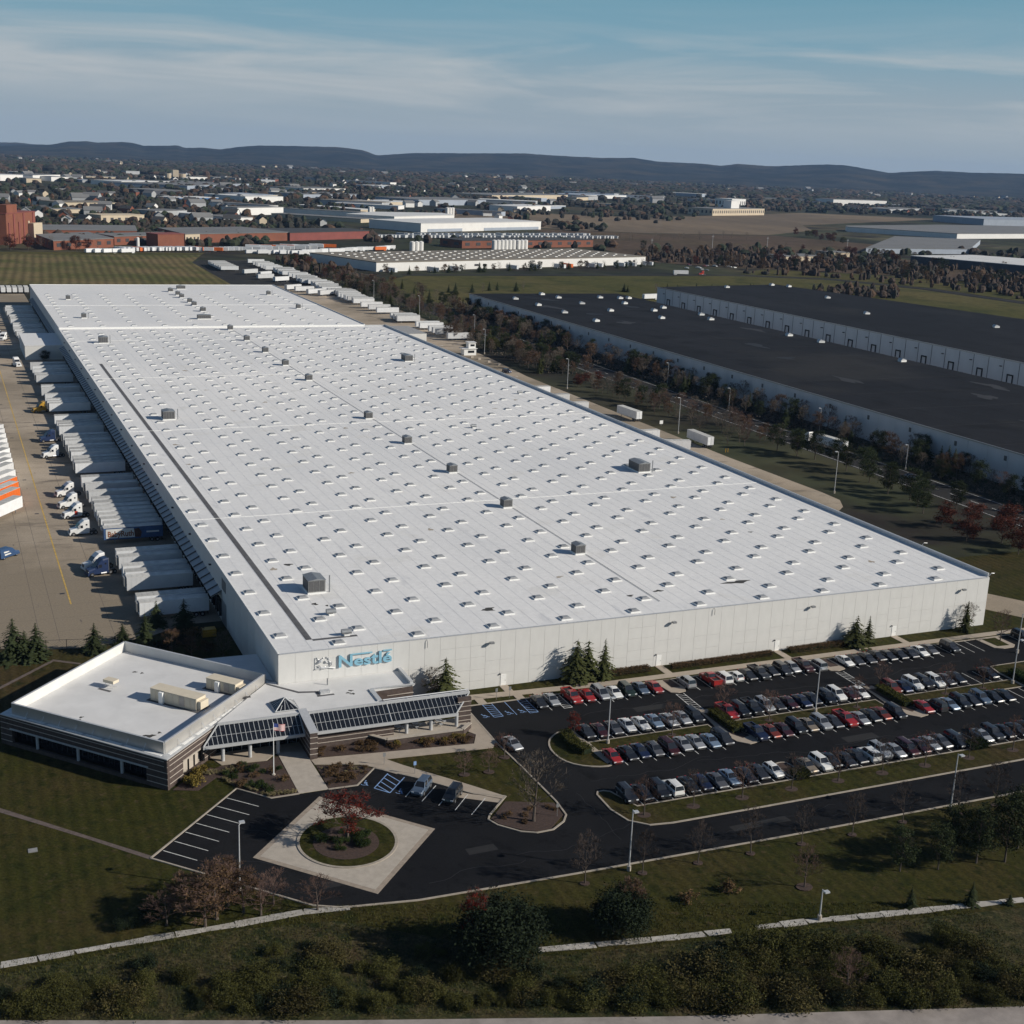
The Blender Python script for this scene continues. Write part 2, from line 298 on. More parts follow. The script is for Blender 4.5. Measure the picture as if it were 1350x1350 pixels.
# ---- hills on the horizon: two ridges
hill_m = layered('hill_mat', (.024, .03, .034), [((.05, .045, .036), .002, .5, .1, None), ((.012, .017, .02), .004, .52, .06, None)], fine=(.02, .3))
SKY = [(-8, 40), (.9, 40), (2.55, 47), (4.11, 71), (4.36, 68), (5.09, 98), (5.84, 108), (6.19, 100), (7.15, 113), (7.59, 111), (8.01, 92), (8.99, 100), (9.38, 106), (9.65, 88), (10.34, 97), (11.04, 89), (11.87, 116), (12.58, 131), (14.43, 141), (16.0, 145), (16.88, 130), (17.51, 93), (17.92, 102), (19.1, 126), (20.88, 137), (23.59, 158), (25.0, 152), (26.92, 149), (28.31, 160), (29.27, 138), (31.07, 137), (31.89, 126), (32.57, 146), (33.98, 140), (36.24, 171), (37.03, 169), (37.91, 147), (38.71, 126), (39.68, 144), (41.2, 151), (43.86, 161), (50, 160)]
def ridge(prof, D, front, jit, a0, a1):
    mb = MB(); n = 420; cols = []
    r2 = random.Random(3)
    for i in range(n + 1):
        az = a0 + (a1 - a0) * i / n; z = prof[0][1]
        for (p, q_) in zip(prof[:-1], prof[1:]):
            if p[0] <= az <= q_[0]: z = p[1] + (q_[1] - p[1]) * (az - p[0]) / (q_[0] - p[0])
        cols.append((az, z + r2.uniform(-jit, jit)))
    from mathutils import noise
    rows = [(D - front, -.01)] + [(D - front * (1 - i / 9), (i / 9) ** 1.25) for i in range(1, 9)] + [(D, 1), (D + front * .3, .6), (D + front * .6, -.02)]
    vs = []
    for (d, k) in rows:
        for (az, z) in cols:
            x, y = -48.8 + d * math.sin(R(az)), -206.5 + d * math.cos(R(az)); h = z * k if k > 0 else -3
            if 0 < k < 1 and d < D: h *= 1 + .55 * (noise.fractal(Vector((x * .0011, y * .0011, 3.1)), .9, 2.1, 5)) * (1 - k * .8); h = min(max(h, 1), z * .97)
            vs.append((x, y, h))
    m = n + 1
    return mb.add(vs, [(r * m + i, r * m + i + 1, (r + 1) * m + i + 1, (r + 1) * m + i) for r in range(len(rows) - 1) for i in range(n)])
struct(ridge(SKY, 11000, 2600, 1.2, -8, 50).build('hills', 'hill_mat', smooth=True))
struct(ridge([(-8, 40), (0, 52), (2.5, 66), (3.2, 70), (4.5, 52), (6, 20), (30, 20), (38, 120), (40.5, 176), (44, 165), (50, 160)], 14300, 1100, 1.5, -8, 50).build('hills', 'hill_mat', smooth=True))
# ================================================================= MAIN WHITE WAREHOUSE
WX, WL, WH, YS, XB = 155.6, 621.7, 10.8, 424.8, 145.1
rm = layered('roof_membrane', (.725, .72, .71), [((.665, .665, .665), .03, .5, .12, (1, .25, 1)), ((.76, .75, .735), .012, .55, .1, None), ((.62, .62, .625), .25, .66, .05, (1, .3, 1)), ((.68, .67, .65), .08, .63, .04, None)], rough=.7, fine=(.9, .05))
wh = thing('warehouse', 'huge flat-roofed white warehouse with skylight rows and blue sign letters', 'warehouse')
# walls: core blocks, then separate panels on the face of the front wall
core = MB().box(.05, WX - .05, .05, YS - .1, 0, WH - .03).box(.25, XB - .25, YS - .1, WL - .25, 0, WH + .72)
core.build('wall_core', 'white_panel', wh)
PW = WX / 53
pan = {}
def panel_mesh(k):
    """precast panel with its joints left open round the edge; some are split into courses"""
    if k in pan: return pan[k]
    mb = MB(); g = .02
    rows = [(0, WH)] if k == 0 else ([(0, 2.6), (2.6, 5.2), (5.2, WH)] if k == 1 else [(0, 1.6), (1.6, 3.8), (3.8, 6.2), (6.2, 8.4), (8.4, WH)])
    for a, b in rows: mb.box(g, PW - g, 0, .06, a + (g if a else 0), b - (g if b < WH else 0))
    pan[k] = mb.mesh('wall_panel', 'white_panel'); return pan[k]
for i in range(53):
    k = 2 if i in (10, 11, 12, 23, 24, 36, 37, 44, 45) else (1 if i % 3 else 0)
    link('wall_panel', panel_mesh(k), wh, (i * PW, 0, 0))
MB().box(.1, WX - .1, -.05, .35, WH, WH + .09).build('coping', 'light_metal', wh)
# left (dock) wall panels, wide ones
lm = MB().box(0, .06, .04, 5.96, 0, WH).mesh('wall_panel', 'white_panel')
for i in range(70): link('wall_panel', lm, wh, (0, .3 + i * 6.05, 0))
lm2 = MB().box(0, .25, .04, 8.96, 0, WH + .7).mesh('wall_panel', 'white_panel')
for i in range(21): link('wall_panel', lm2, wh, (0, 425 + i * 9.3, 0))
MB().box(WX - .25, WX, .3, YS, 0, WH).box(XB, WX, YS - .25, YS, 0, WH).box(XB - .25, XB, YS, WL, 0, WH + .7).box(0, XB, WL - .25, WL, 0, WH + .7).build('rear_wall', 'white_panel', wh)
# roof
MB().box(0, WX, .35, YS, WH, WH + .1).build('roof', 'roof_membrane', wh)
MB().box(0, XB, YS + .02, WL, WH + .7, WH + .82).build('roof', 'roof_membrane', wh)
MB().box(0, XB, YS - .15, YS + .5, WH + .1, WH + .95).build('roof_step', 'white_paint', wh)
MB().box(WX - .35, WX, .3, YS, WH + .1, WH + .95).box(XB, WX, YS - .35, YS, WH + .1, WH + .75).build('parapet', 'light_metal', wh)
MB().box(XB - .35, XB, YS + .5, WL, WH + .82, WH + 1.2).build('parapet', 'light_metal', wh)
MB().box(0, XB, WL - .4, WL, WH + .82, WH + 1.05).build('parapet', 'white_paint', wh)
MB().box(0, .22, .5, YS - .5, WH + .1, WH + .17).build('gravel_stop', 'white_paint', wh)
for y in (88, 190, 286, 385): MB().box(.3, WX - .4, y - .1, y + .1, WH + .1, WH + .18).build('expansion_joint', 'white_paint', wh)
MB().box(.3, XB - .4, 513, 513.4, WH + .82, WH + .95).build('expansion_joint', 'white_paint', wh)
# membrane seams: raised laps along the depth of the roof
mb = MB()
for i in range(1, 51):
    x = i * 3.05 + rng.uniform(-.05, .05)
    if abs(x - 76.3) > .5: mb.box(x - .045, x + .045, .6, YS - .4, WH + .1, WH + .113)
mat('seam', (.6, .605, .615), .7, .12, .2); stuff(mb.build('membrane_seam', 'seam', wh))
mat('walk_pad', (.1, .1, .105), .9, .25, .6)
MB().box(6.2, 7.3, 5.3, 321, WH + .1, WH + .13).box(7.3, 15.4, 4.6, 5.4, WH + .1, WH + .13).build('walkway_pad', 'walk_pad', wh)
MB().tube([(77.5, 6, WH + .2), (77.5, YS - 1, WH + .2)], .05, 6).build('gas_pipe', 'grey_metal', wh)
# roof stains: ponding marks with a shape of their own
def blob(cx, cy, rx, ry, z, mi=0, seed=0):
    r_ = random.Random(seed); ph = [r_.uniform(0, 6.3) for _ in range(3)]
    return [(cx + rx * (1 + .35 * math.sin(2 * a + ph[0]) + .25 * math.sin(3 * a + ph[1]) + .15 * math.sin(7 * a + ph[2])) * math.cos(a), cy + ry * (1 + .3 * math.sin(3 * a + ph[1]) + .2 * math.sin(5 * a + ph[0])) * math.sin(a)) for a in [2 * math.pi * k / 22 for k in range(22)]]
mat('stain', (.055, .05, .042), .6, .4, 1)
mat('stain_tan', (.36, .31, .25), .8, .3, 1)
for i, (x, y, a, b) in enumerate([(43.2, 11.3, 1.5, .9), (99.5, 12.5, 2.6, .8), (73.5, 10.9, .7, .5), (80.5, 12, .9, .5), (13.8, 49, .7, .7), (12.6, 23.5, .6, .6), (14.6, 22, .35, .4), (124, 45, .5, .4), (61, 20, .5, .3)]):
    MB().sheet(blob(x, y, a, b, 0, seed=i), WH + .118).build('roof_stain', 'stain', wh)
for i in range(26):
    MB().sheet(blob(rng.choice([10.5, 21, 36, 50.5, 65, 94, 109, 123.5, 138]) + rng.uniform(-1, 1), rng.uniform(15, 400), rng.uniform(.3, .9), rng.uniform(.4, 1.2), 0, seed=50 + i), WH + .117).build('roof_stain', 'stain_tan', wh)
# skylights: curb with a hipped acrylic dome
sk = MB().box(-1.1, 1.1, -.95, .95, 0, .27)
sk_me = sk.mesh('skylight', 'white_paint')
dm = MB().add([(-1.04, -.89, .27), (1.04, -.89, .27), (1.04, .89, .27), (-1.04, .89, .27), (-.6, -.45, .52), (.6, -.45, .52), (.6, .45, .52), (-.6, .45, .52)], [(0, 1, 5, 4), (1, 2, 6, 5), (2, 3, 7, 6), (3, 0, 4, 7), (4, 5, 6, 7)])
dm_me = dm.mesh('dome', 'acrylic')
spots = []
for n in range(34):
    spots.append((2.3, 8.5 + 12.42 * n, WH + .1))
    for k in range(10):
        spots.append((11.2 + 14.61 * k, 2.3 + 12.5 * n, WH + .1)); spots.append((16.5 + 14.67 * k, 8.2 + 12.45 * n, WH + .1))
spots = [s for s in spots if s[1] < YS - 6]
for n in range(11):
    for k in range(10): spots.append((5.6 + 14.15 * k, [429.6, 446, 463, 477.7, 490, 502, 515, 527.2, 540.5, 553, 566][n], WH + .82))
UNITS = [(14.6, 31.5), (14.5, 207.5), (14.3, 379), (128.8, 109), (129.2, 313)] + [(76.3, y) for y in (40.4, 81, 119, 157, 196, 271.5, 308, 343.5, 380, 416.5)] + [(104.5, 174.4), (144.7, 230), (13.9, 16.8)]
spots = [s for s in spots if all(abs(s[0] - u[0]) > 2.6 or abs(s[1] - u[1]) > 3.4 for u in UNITS)]
spots.sort(key=lambda s: (s[0] + 48.8) ** 2 + (s[1] + 206.5) ** 2)
for (x, y, z) in spots[:300]:
    o = link('skylight', sk_me, wh, (x, y, z)); link('dome', dm_me, o)
far = MB()
for (x, y, z) in spots[300:]:
    far.box(x - 1.1, x + 1.1, y - .95, y + .95, z, z + .27, 0)
    far.add([(v[0] + x, v[1] + y, v[2] + z) for v in dm.v], dm.f, 1)
stuff(far.build('skylight_field', ['white_paint', 'acrylic'], wh))
# floodlights on the front wall, personnel doors with hoods, dock-side lights
for x in (39.2, 77.2, 109.5, 148.4):
    o = MB().tube([(x, 0, 8.9), (x - .1, -.5, 9.05)], .05, 5).build('wall_light', 'dark_metal', wh)
    MB().box(x - .5, x + .3, -.95, -.4, 8.75, 9.1).build('lamp_head', 'grey_metal', o)
for x in (41.9, 74.6, 101.9, 131.2):
    d = MB().box(x - .55, x + .55, -.06, .02, .05, 2.2).build('door', 'white_paint', wh)
    MB().box(x + .35, x + .42, -.11, -.06, 1, 1.12).build('handle', 'dark_metal', d)
    MB().box(x - .85, x - .6, -.25, -.01, 2.3, 2.5).build('wall_light', 'dark_metal', wh)
for y in range(60, 420, 24):
    MB().box(-.5, 0, y, y + .5, 8.6, 8.9).build('wall_light', 'dark_metal', wh)
for y in (22, 150, 260, 345): MB().tube([(WX - .1, y, WH + .9), (WX + .4, y, WH + 1.5), (WX + 1.4, y, WH + 1.4)], .05, 5).build('wall_light', 'light_metal', wh)
MB().tube([(WX - .05, .2, WH + .3), (WX + .5, .2, WH + .9), (WX + 1.3, .2, WH + .8)], .06, 5).build('wall_light', 'light_metal', wh)
MB().tube([(26.8, -.05, WH - .1), (26.8, -.25, WH - .4), (26.8, -.25, WH - 1.6)], .06, 5).build('downpipe', 'grey_metal', wh)
MB().tube([(86.3, -.05, WH - .1), (86.3, -.3, WH - .3), (86.3, -.3, WH - 1.4)], .06, 5).build('downpipe', 'grey_metal', wh)
# dock canopy: sheet metal lean-to with upstanding ribs, dark dock doors beneath
mat('awning', (.36, .37, .39), .55, .1, .5, metal=.2)
def canopy(y0, y1):
    n = int((y1 - y0) / 4.1); st = (y1 - y0) / n
    pm = MB().add([(0, .06, 6.45), (-2.1, .06, 5.35), (-2.1, st - .06, 5.35), (0, st - .06, 6.45), (0, .06, 6.33), (-2.1, .06, 5.23), (-2.1, st - .06, 5.23), (0, st - .06, 6.33)], [(0, 3, 2, 1), (4, 5, 6, 7), (0, 1, 5, 4), (1, 2, 6, 5), (2, 3, 7, 6)]).mesh('canopy_panel', 'awning')
    ribm = MB().add([(0, -.09, 6.5), (-2.15, -.09, 5.38), (-2.15, .09, 5.38), (0, .09, 6.5), (0, -.09, 6.72), (-2.15, -.09, 5.6), (-2.15, .09, 5.6), (0, .09, 6.72)], [(4, 7, 6, 5), (0, 1, 5, 4), (1, 2, 6, 5), (2, 3, 7, 6)]).mesh('canopy_rib', 'louver')
    dmm = MB().box(-.05, 0, .6, 3.2, 1.2, 4.2).mesh('dock_door', 'grey_metal')
    bm_ = MB().box(-.5, 0, .35, .6, 1.0, 4.5).box(-.5, 0, 3.2, 3.45, 1.0, 4.5).box(-.5, 0, .35, 3.45, 4.25, 4.6).mesh('dock_seal', 'dock_black')
    for i in range(n):
        y = y0 + i * st
        link('canopy_panel', pm, wh, (0, y, 0)); link('canopy_rib', ribm, wh, (0, y, 0)); link('dock_door', dmm, wh, (0, y, 0)); link('dock_seal', bm_, wh, (0, y, 0))
canopy(49, 404); canopy(449, 600)
mat('vent_grille', (.16, .165, .17), .6, .3, 4)
MB().box(-.06, 0, 44.6, 48.6, 7.2, 9.5).build('wall_vent', 'vent_grille', wh)
MB().box(-.06, 0, 44.4, 49, 0, 4.85).build('roll_door', 'grey_metal', wh)
# bump-out wing on the dock side and the small annex on the far side
MB().box(-16, 0, 406, 447, 0, 6.2).build('dock_wing', 'white_panel', wh); MB().box(-16.1, -.02, 405.9, 447.1, 6.2, 6.35).build('wing_roof', 'roof_membrane', wh)
MB().box(WX, 176, 420, 450, 0, 7.5).build('annex', 'white_panel', wh); MB().box(WX, 176.1, 419.9, 450.1, 7.5, 7.6).build('annex_roof', 'roof_gravel', wh)

# ---- rooftop units (each stands on the roof)
def rooftop(x, y, lx, ly, h, label, z=WH + .1, stack=True, kind=0, group=None):
    r_ = thing('rooftop_unit', label, 'rooftop unit', (x, y, z), 0, group)
    MB().box(-lx / 2 - .15, lx / 2 + .15, -ly / 2 - .15, ly / 2 + .15, -.01, .3).build('curb', 'white_paint', r_)
    body = MB().box(-lx / 2, lx / 2, -ly / 2, ly / 2, .3, h).build('housing', 'unit_grey', r_)
    MB().add([(-lx / 2 - .1, -ly / 2 - .1, h), (lx / 2 + .1, -ly / 2 - .1, h), (lx / 2 + .1, ly / 2 + .1, h), (-lx / 2 - .1, ly / 2 + .1, h), (0, -ly / 2 - .1, h + .35), (0, ly / 2 + .1, h + .35)], [(0, 1, 4), (1, 2, 5, 4), (2, 3, 5), (3, 0, 4, 5)]).build('cap', 'grey_metal', r_)
    n = max(2, int(lx / .9))
    for i in range(n):
        a = -lx / 2 + .12 + i * (lx - .2) / n
        MB().box(a, a + (lx - .2) / n - .12, -ly / 2 - .04, -ly / 2, .5, h - .15).build('louver', 'louver', body)
    n = max(2, int(ly / 1.1))
    for i in range(n):
        a = -ly / 2 + .12 + i * (ly - .2) / n
        MB().box(-lx / 2 - .04, -lx / 2, a, a + (ly - .2) / n - .12, .5, h - .15).build('louver', 'louver', body)
    if stack: MB().tube([(lx / 2 + .9, -ly / 2 + .4, -.01), (lx / 2 + .9, -ly / 2 + .4, h + .7)], .14, 8).build('stack', 'grey_metal', r_)
    return r_
rooftop(14.6, 31.5, 3.4, 4.4, 2.7, 'large grey rooftop unit nearest the blue lettering on white roof')
rooftop(14.5, 207.5, 3.6, 4.2, 2.7, 'large grey rooftop unit beside the middle of the black walkway strip')
rooftop(14.3, 379, 3.6, 4.0, 2.7, 'large grey rooftop unit past the far end of the walkway strip')
rooftop(128.8, 109, 3.6, 6.2, 2.6, 'long grey rooftop unit near the parapet with exhaust pole')
rooftop(129.2, 313, 3.4, 5.5, 2.5, 'long grey rooftop unit in the far part of roof near parapet')
ordn = 'first second third fourth fifth sixth seventh eighth ninth tenth'.split()
for i, y in enumerate((40.4, 81, 119, 157, 196, 271.5, 308, 343.5, 380, 416.5)):
    rooftop(76.3, y, 2.3, 2.6, 2.1, 'small grey box unit, %s along the roof pipe from front wall' % ordn[i], stack=False, group='box units along the roof pipe')
for i, (x, y, lx) in enumerate([(70.7, 453, 6.5), (76, 484.5, 2.6), (76.1, 510.8, 2.4), (76.4, 525.8, 2.4), (76, 549.4, 2.4), (76.2, 563.4, 2.4), (75, 581.6, 2.6), (83.5, 597, 5)]):
    rooftop(x, y, lx, 2.6, 2.1, '%s grey unit behind the white roof step, counting from the step' % ordn[i], z=WH + .82, stack=False, group='units behind the roof step')
for i, (x, y) in enumerate([(14.5, 541.5), (14.5, 460.3), (128.6, 564), (129, 495.2)]):
    rooftop(x, y, 2.2, 2.4, 2.2, ['grey unit at far dock-side corner of the rear roof section', 'grey unit near the dock side of rear roof beside a thin pole', 'grey unit at the far parapet corner of the rear roof section', 'grey unit near the parapet of the rear roof section'][i], z=WH + .82)
def fanbox(x, y, label, z=WH + .1):
    r_ = thing('roof_fan', label, 'roof fan', (x, y, z))
    MB().box(-.5, .5, -.5, .5, -.01, .3).build('curb', 'white_paint', r_)
    MB().tube([(-.9, 0, .75), (.9, 0, .75)], .48, 10).build('hood', 'grey_metal', r_)
    MB().box(-.3, .3, -.3, .3, .3, .5).build('neck', 'dark_metal', r_)
fanbox(13.9, 16.8, 'small grey curved fan hood beside skylight at front roof corner')
fanbox(144.7, 230, 'grey roof fan nearest the parapet with dark mouth')
fanbox(104.5, 174.4, 'grey roof fan standing alone mid roof')
fanbox(145.5, 371, 'small grey roof fan near the annex side parapet')
fanbox(13.6, 5.6, 'small grey roof fan at the end of the walkway strip')
# ---- lettering sign on the front wall
sg = thing('wall_sign', 'light blue raised letters and pale nest emblem on white wall', 'sign', (0, -.02, 0))
def glyphs(text, size, width, bold=.03, ext=.09):
    """list of (char, mesh, x) for a word laid out along x, scaled to a width"""
    out = []
    def mesh_of(s):
        cu = bpy.data.curves.new('t', 'FONT'); cu.body = s; cu.size = size; cu.extrude = ext; cu.offset = bold; cu.resolution_u = 3
        ob = bpy.data.objects.new('t', cu); C.objects.link(ob); bpy.context.view_layer.update()
        me = bpy.data.meshes.new_from_object(ob.evaluated_get(bpy.context.evaluated_depsgraph_get()))
        x0 = min(v.co.x for v in me.vertices); x1 = max(v.co.x for v in me.vertices)
        bpy.data.objects.remove(ob); bpy.data.curves.remove(cu); return me, x0, x1
    full, f0, f1 = mesh_of(text)
    for i, ch in enumerate(text):
        if ch == ' ': continue
        pm, p0, p1 = mesh_of(text[:i + 1]); me, c0, c1 = mesh_of(ch)
        out.append((ch, me, (p1 - f0) - c1))
    k = width / (f1 - f0)
    return out, k
gl, k = glyphs('Nestlé', 2.3, 9.65, .045, .1)
for ch, me, x in gl:
    me.materials.clear(); me.materials.append(MATS['sign_blue'])
    o = link('letter', me, sg, (10.55 + x * k, -.2, 7.42)); o.rotation_euler = (R(90), 0, 0); o.scale = (k, 1.32 if ch in 'Ntl' else 1.12, 1)
    b = link('letter_back', me.copy(), sg, (10.55 + x * k - .03, -.06, 7.40)); b.data.materials.clear(); b.data.materials.append(MATS['light_metal']); b.rotation_euler = (R(90), 0, 0); b.scale = (k * 1.03, 1.34 if ch in 'Ntl' else 1.14, .6)
# long top bar running from the N over the next letters, and the accent bar
MB().box(12.6, 16.6, -.3, -.1, 9.42, 9.62).build('top_bar', 'sign_blue', sg); MB().box(18.6, 20.2, -.3, -.1, 9.5, 9.7).build('top_bar', 'sign_blue', sg)
# emblem: a nest of twigs on a branch, three birds, leaves
em = MB().box(6.35, 9.95, -.08, 0, 7.35, 9.55).build('emblem_plate', 'white_panel', sg)
er = random.Random(4); tw = MB()
for i in range(60):
    a = er.uniform(3.3, 6.1); r0 = er.uniform(.75, 1.15); cx, cz = 8.1, 8.35; da = er.uniform(.3, .7)
    tw.tube([(cx + r0 * 1.2 * math.cos(a), -.16 - er.random() * .1, cz + r0 * .8 * math.sin(a)), (cx + r0 * 1.2 * math.cos(a + da), -.16 - er.random() * .1, cz + r0 * .8 * math.sin(a + da))], .035, 4)
tw.build('nest', 'light_metal', em)
MB().tube([(6.4, -.15, 7.5), (7.4, -.18, 7.75), (8.6, -.18, 7.6), (9.9, -.15, 7.35)], .1, 5).build('branch', 'light_metal', em)
def bird(x, z, s, flip):
    b = MB().tube([(x - .55 * s * flip, -.2, z - .1 * s), (x - .2 * s * flip, -.24, z), (x + .15 * s * flip, -.26, z + .18 * s), (x + .35 * s * flip, -.24, z + .42 * s), (x + .6 * s * flip, -.2, z + .4 * s)], [.05 * s, .24 * s, .28 * s, .17 * s, .03 * s], 8)
    b.build('bird', 'light_metal', em)
bird(7.2, 8.75, 1.05, 1); bird(8.35, 8.6, .6, -1); bird(8.95, 8.55, .6, -1)
for i in range(12):
    x = er.uniform(6.5, 9.8); z = er.choice([er.uniform(7.4, 8), er.uniform(9, 9.5)]); a = er.uniform(0, 3)
    MB().tube([(x - .25 * math.cos(a), -.14, z - .2 * math.sin(a)), (x, -.17, z), (x + .25 * math.cos(a), -.14, z + .2 * math.sin(a))], [.02, .12, .02], 5).build('leaf', 'light_metal', em)
# ================================================================= OFFICE BLOCK AND ENTRANCE
of = thing('office_building', 'low brown brick office turned diagonal with white parapeted roof', 'office')
F0, L0, B0, R0 = (-22.2, -22.6), (-44.4, 2.2), (-22.3, 26.8), (-.1, 2.0)
F1, L1, B1, R1 = (-22.2, -20.3), (-42.5, 1.6), (-22.3, 24.2), (-1.9, 1.8)
def lerp(a, b, t): return (a[0] + (b[0] - a[0]) * t, a[1] + (b[1] - a[1]) * t)
# front-left wall: brick frame round a deep ribbon window
inner = offset_poly([F0, R0, B0, L0], 1.8)
MB().prism(inner, 0, 4.95).build('core', 'glass_dark', of)
def brickwall(a, b, z0, z1, name='wall', t=.5, par=None):
    return MB().beam(a, b, t, z0, z1).build(name, 'brick', par or of)
def inset_edge(a, b, d):
    e = (Vector(b) - Vector(a)).normalized(); n = Vector((-e.y, e.x)); c = Vector((-22.2, 1.8))
    if (c - Vector(a)).dot(n) < 0: n = -n
    return (a[0] + n.x * d, a[1] + n.y * d), (b[0] + n.x * d, b[1] + n.y * d)
FL = inset_edge(F0, L0, .3)
brickwall(lerp(*FL, .0), lerp(*FL, 1), 3.05, 4.95); brickwall(lerp(*FL, 0), lerp(*FL, .12), 0, 3.05); brickwall(lerp(*FL, .93), lerp(*FL, 1), 0, 3.05); brickwall(lerp(*FL, .12), lerp(*FL, .93), 0, .6)
MB().beam(lerp(*inset_edge(F0, L0, .1), .11), lerp(*inset_edge(F0, L0, .1), .94), .35, 2.85, 3.1).build('header_beam', 'pole_grey', of)
for t in (.27, .53, .78):
    p = lerp(*inset_edge(F0, L0, .35), t); MB().tube([(p[0], p[1], .02), (p[0], p[1], 2.9)], .24, 10).build('column', 'pole_grey', of)
for i in range(26):
    p = lerp(*inset_edge(F0, L0, 1.74), .13 + .79 * i / 25); MB().tube([(p[0], p[1], .6), (p[0], p[1], 3.05)], .04, 4).build('mullion', 'dark_metal', of)
FR = inset_edge(F0, R0, .3)
brickwall(lerp(*FR, .0), lerp(*FR, 1), 3.05, 4.95); brickwall(lerp(*FR, .012), lerp(*FR, .13), 0, 3.05); brickwall(lerp(*FR, .3), lerp(*FR, .42), 0, 3.05); brickwall(lerp(*FR, .13), lerp(*FR, .3), 0, .5)
MB().beam(lerp(*inset_edge(F0, R0, .1), .125), lerp(*inset_edge(F0, R0, .1), .305), .4, 2.85, 3.08).build('header_beam', 'concrete_light', of)
for t in (.15, .2, .25): p = lerp(*inset_edge(F0, R0, .5), t); MB().beam(p, lerp(*inset_edge(F0, R0, .5), t + .035), .1, .5, 2.85).build('window_frame', 'concrete_light', of)
for a, b in ((L0, B0), (B0, R0)):
    e = inset_edge(a, b, .3); brickwall(lerp(*e, .01), lerp(*e, .99), 0, 4.95)
for z in (.75, 1.75, 2.75, 3.75, 4.55):
    for (a, b), rr in ((inset_edge(F0, L0, .05), ((0, 1),) if z > 3 else ((0, .12), (.93, 1))), (inset_edge(F0, R0, .05), ((0, .5),) if z > 3 else ((.0, .13), (.3, .42))), (inset_edge(L0, B0, .05), ((0, 1),)), (inset_edge(B0, R0, .05), ((0, 1),))):
        for (t0, t1) in rr: MB().beam(lerp(a, b, t0), lerp(a, b, t1), .09, z, z + .09).build('stone_band', 'stone_band', of)
# ledge coping, flat roof, raised parapet with bracing
MB().prism([F0, R0, B0, L0], 4.95, 5.08).build('ledge', 'light_metal', of)
mat('roof_white', (.64, .635, .625), .7, .08, .25)
MB().prism(offset_poly([F1, R1, B1, L1], .2), 5.0, 5.16).build('roof', 'roof_white', of)
mat('parapet_back', (.5, .485, .46), .42, .1, .25, metal=.55)
for a, b in ((F1, L1), (L1, B1), (B1, R1), (R1, F1)):
    MB().beam(a, b, .22, 5.08, 6.9).build('parapet', 'white_panel', of)
    MB().beam(a, b, .34, 6.9, 6.96).build('parapet_cap', 'light_metal', of)
    ao, bo = inset_edge(a, b, -.13); MB().beam(ao, bo, .05, 5.1, 6.88).build('cladding', 'parapet_back', of)
    n = 9; e = (Vector(b) - Vector(a)).normalized(); nn = Vector((-e.y, e.x))
    for i in range(1, n):
        p = Vector(lerp(a, b, i / n)); c = Vector((-22.2, 1.8)); s_ = nn if (c - p).dot(nn) < 0 else -nn
        q_ = p + s_ * .95; MB().tube([(p.x + s_.x * .12, p.y + s_.y * .12, 6.2), (q_.x, q_.y, 5.1)], .05, 4).build('brace', 'light_metal', of)
        MB().beam(lerp(a, b, (i - .85) / n), lerp(a, b, (i - .1) / n), .3, 5.09, 5.14).build('flashing', 'white_paint', of) if False else None
for a, b in ((F0, L0), (F0, R0)):
    i0, i1 = inset_edge(a, b, .75)
    for i in range(8): MB().beam(lerp(i0, i1, .05 + i * .115), lerp(i0, i1, .05 + i * .115 + .095), .5, 5.08, 5.12).build('ledge_panel', 'white_paint', of)
# entrance wing: roof, sloped glazing in two runs, brick fin wall, pyramid rooflight
ent = thing('entrance_wing', 'white roofed entrance wing with sloped dark glazing and brick fin', 'building')
RW = [(-12.9, -12.6), (30.2, -12.6), (30.2, -12.0), (14.6, -12.0), (14.2, -7.2), (22.2, -6.7), (21.7, -.05), (-.12, -.05), (-.12, 1.4), (-1.75, 1.4)]
MB().prism(RW, 5.1, 5.4).build('roof', 'roof_white', ent)
MB().prism([(-.1, 2.6), (-.1, 16.3), (-10.5, 16.8)], 4.7, 4.95).build('roof', 'roof_white', ent)
MB().prism([(-8, -11.6), (14.1, -11.6), (14.0, -7.4), (21.9, -6.9), (21.4, -.1), (-.1, -.1), (-2.2, -2)], 0, 5.08).build('wall', 'brick', ent)
for z in (1.0, 2.0, 3.0, 4.0): MB().box(14.15, 21.95, -7.2, -6.92, z, z + .09).build('stone_band', 'stone_band', ent)
MB().box(14.2, 22.25, -7.05, -6.75, 5.4, 5.62).box(21.4, 22, -6.7, -.1, 5.4, 6.0).box(13.9, 14.7, -12, -7, 5.4, 5.62).build('parapet', 'light_metal', ent)
mat('frame_white', (.42, .43, .44), .5, .06, 2)
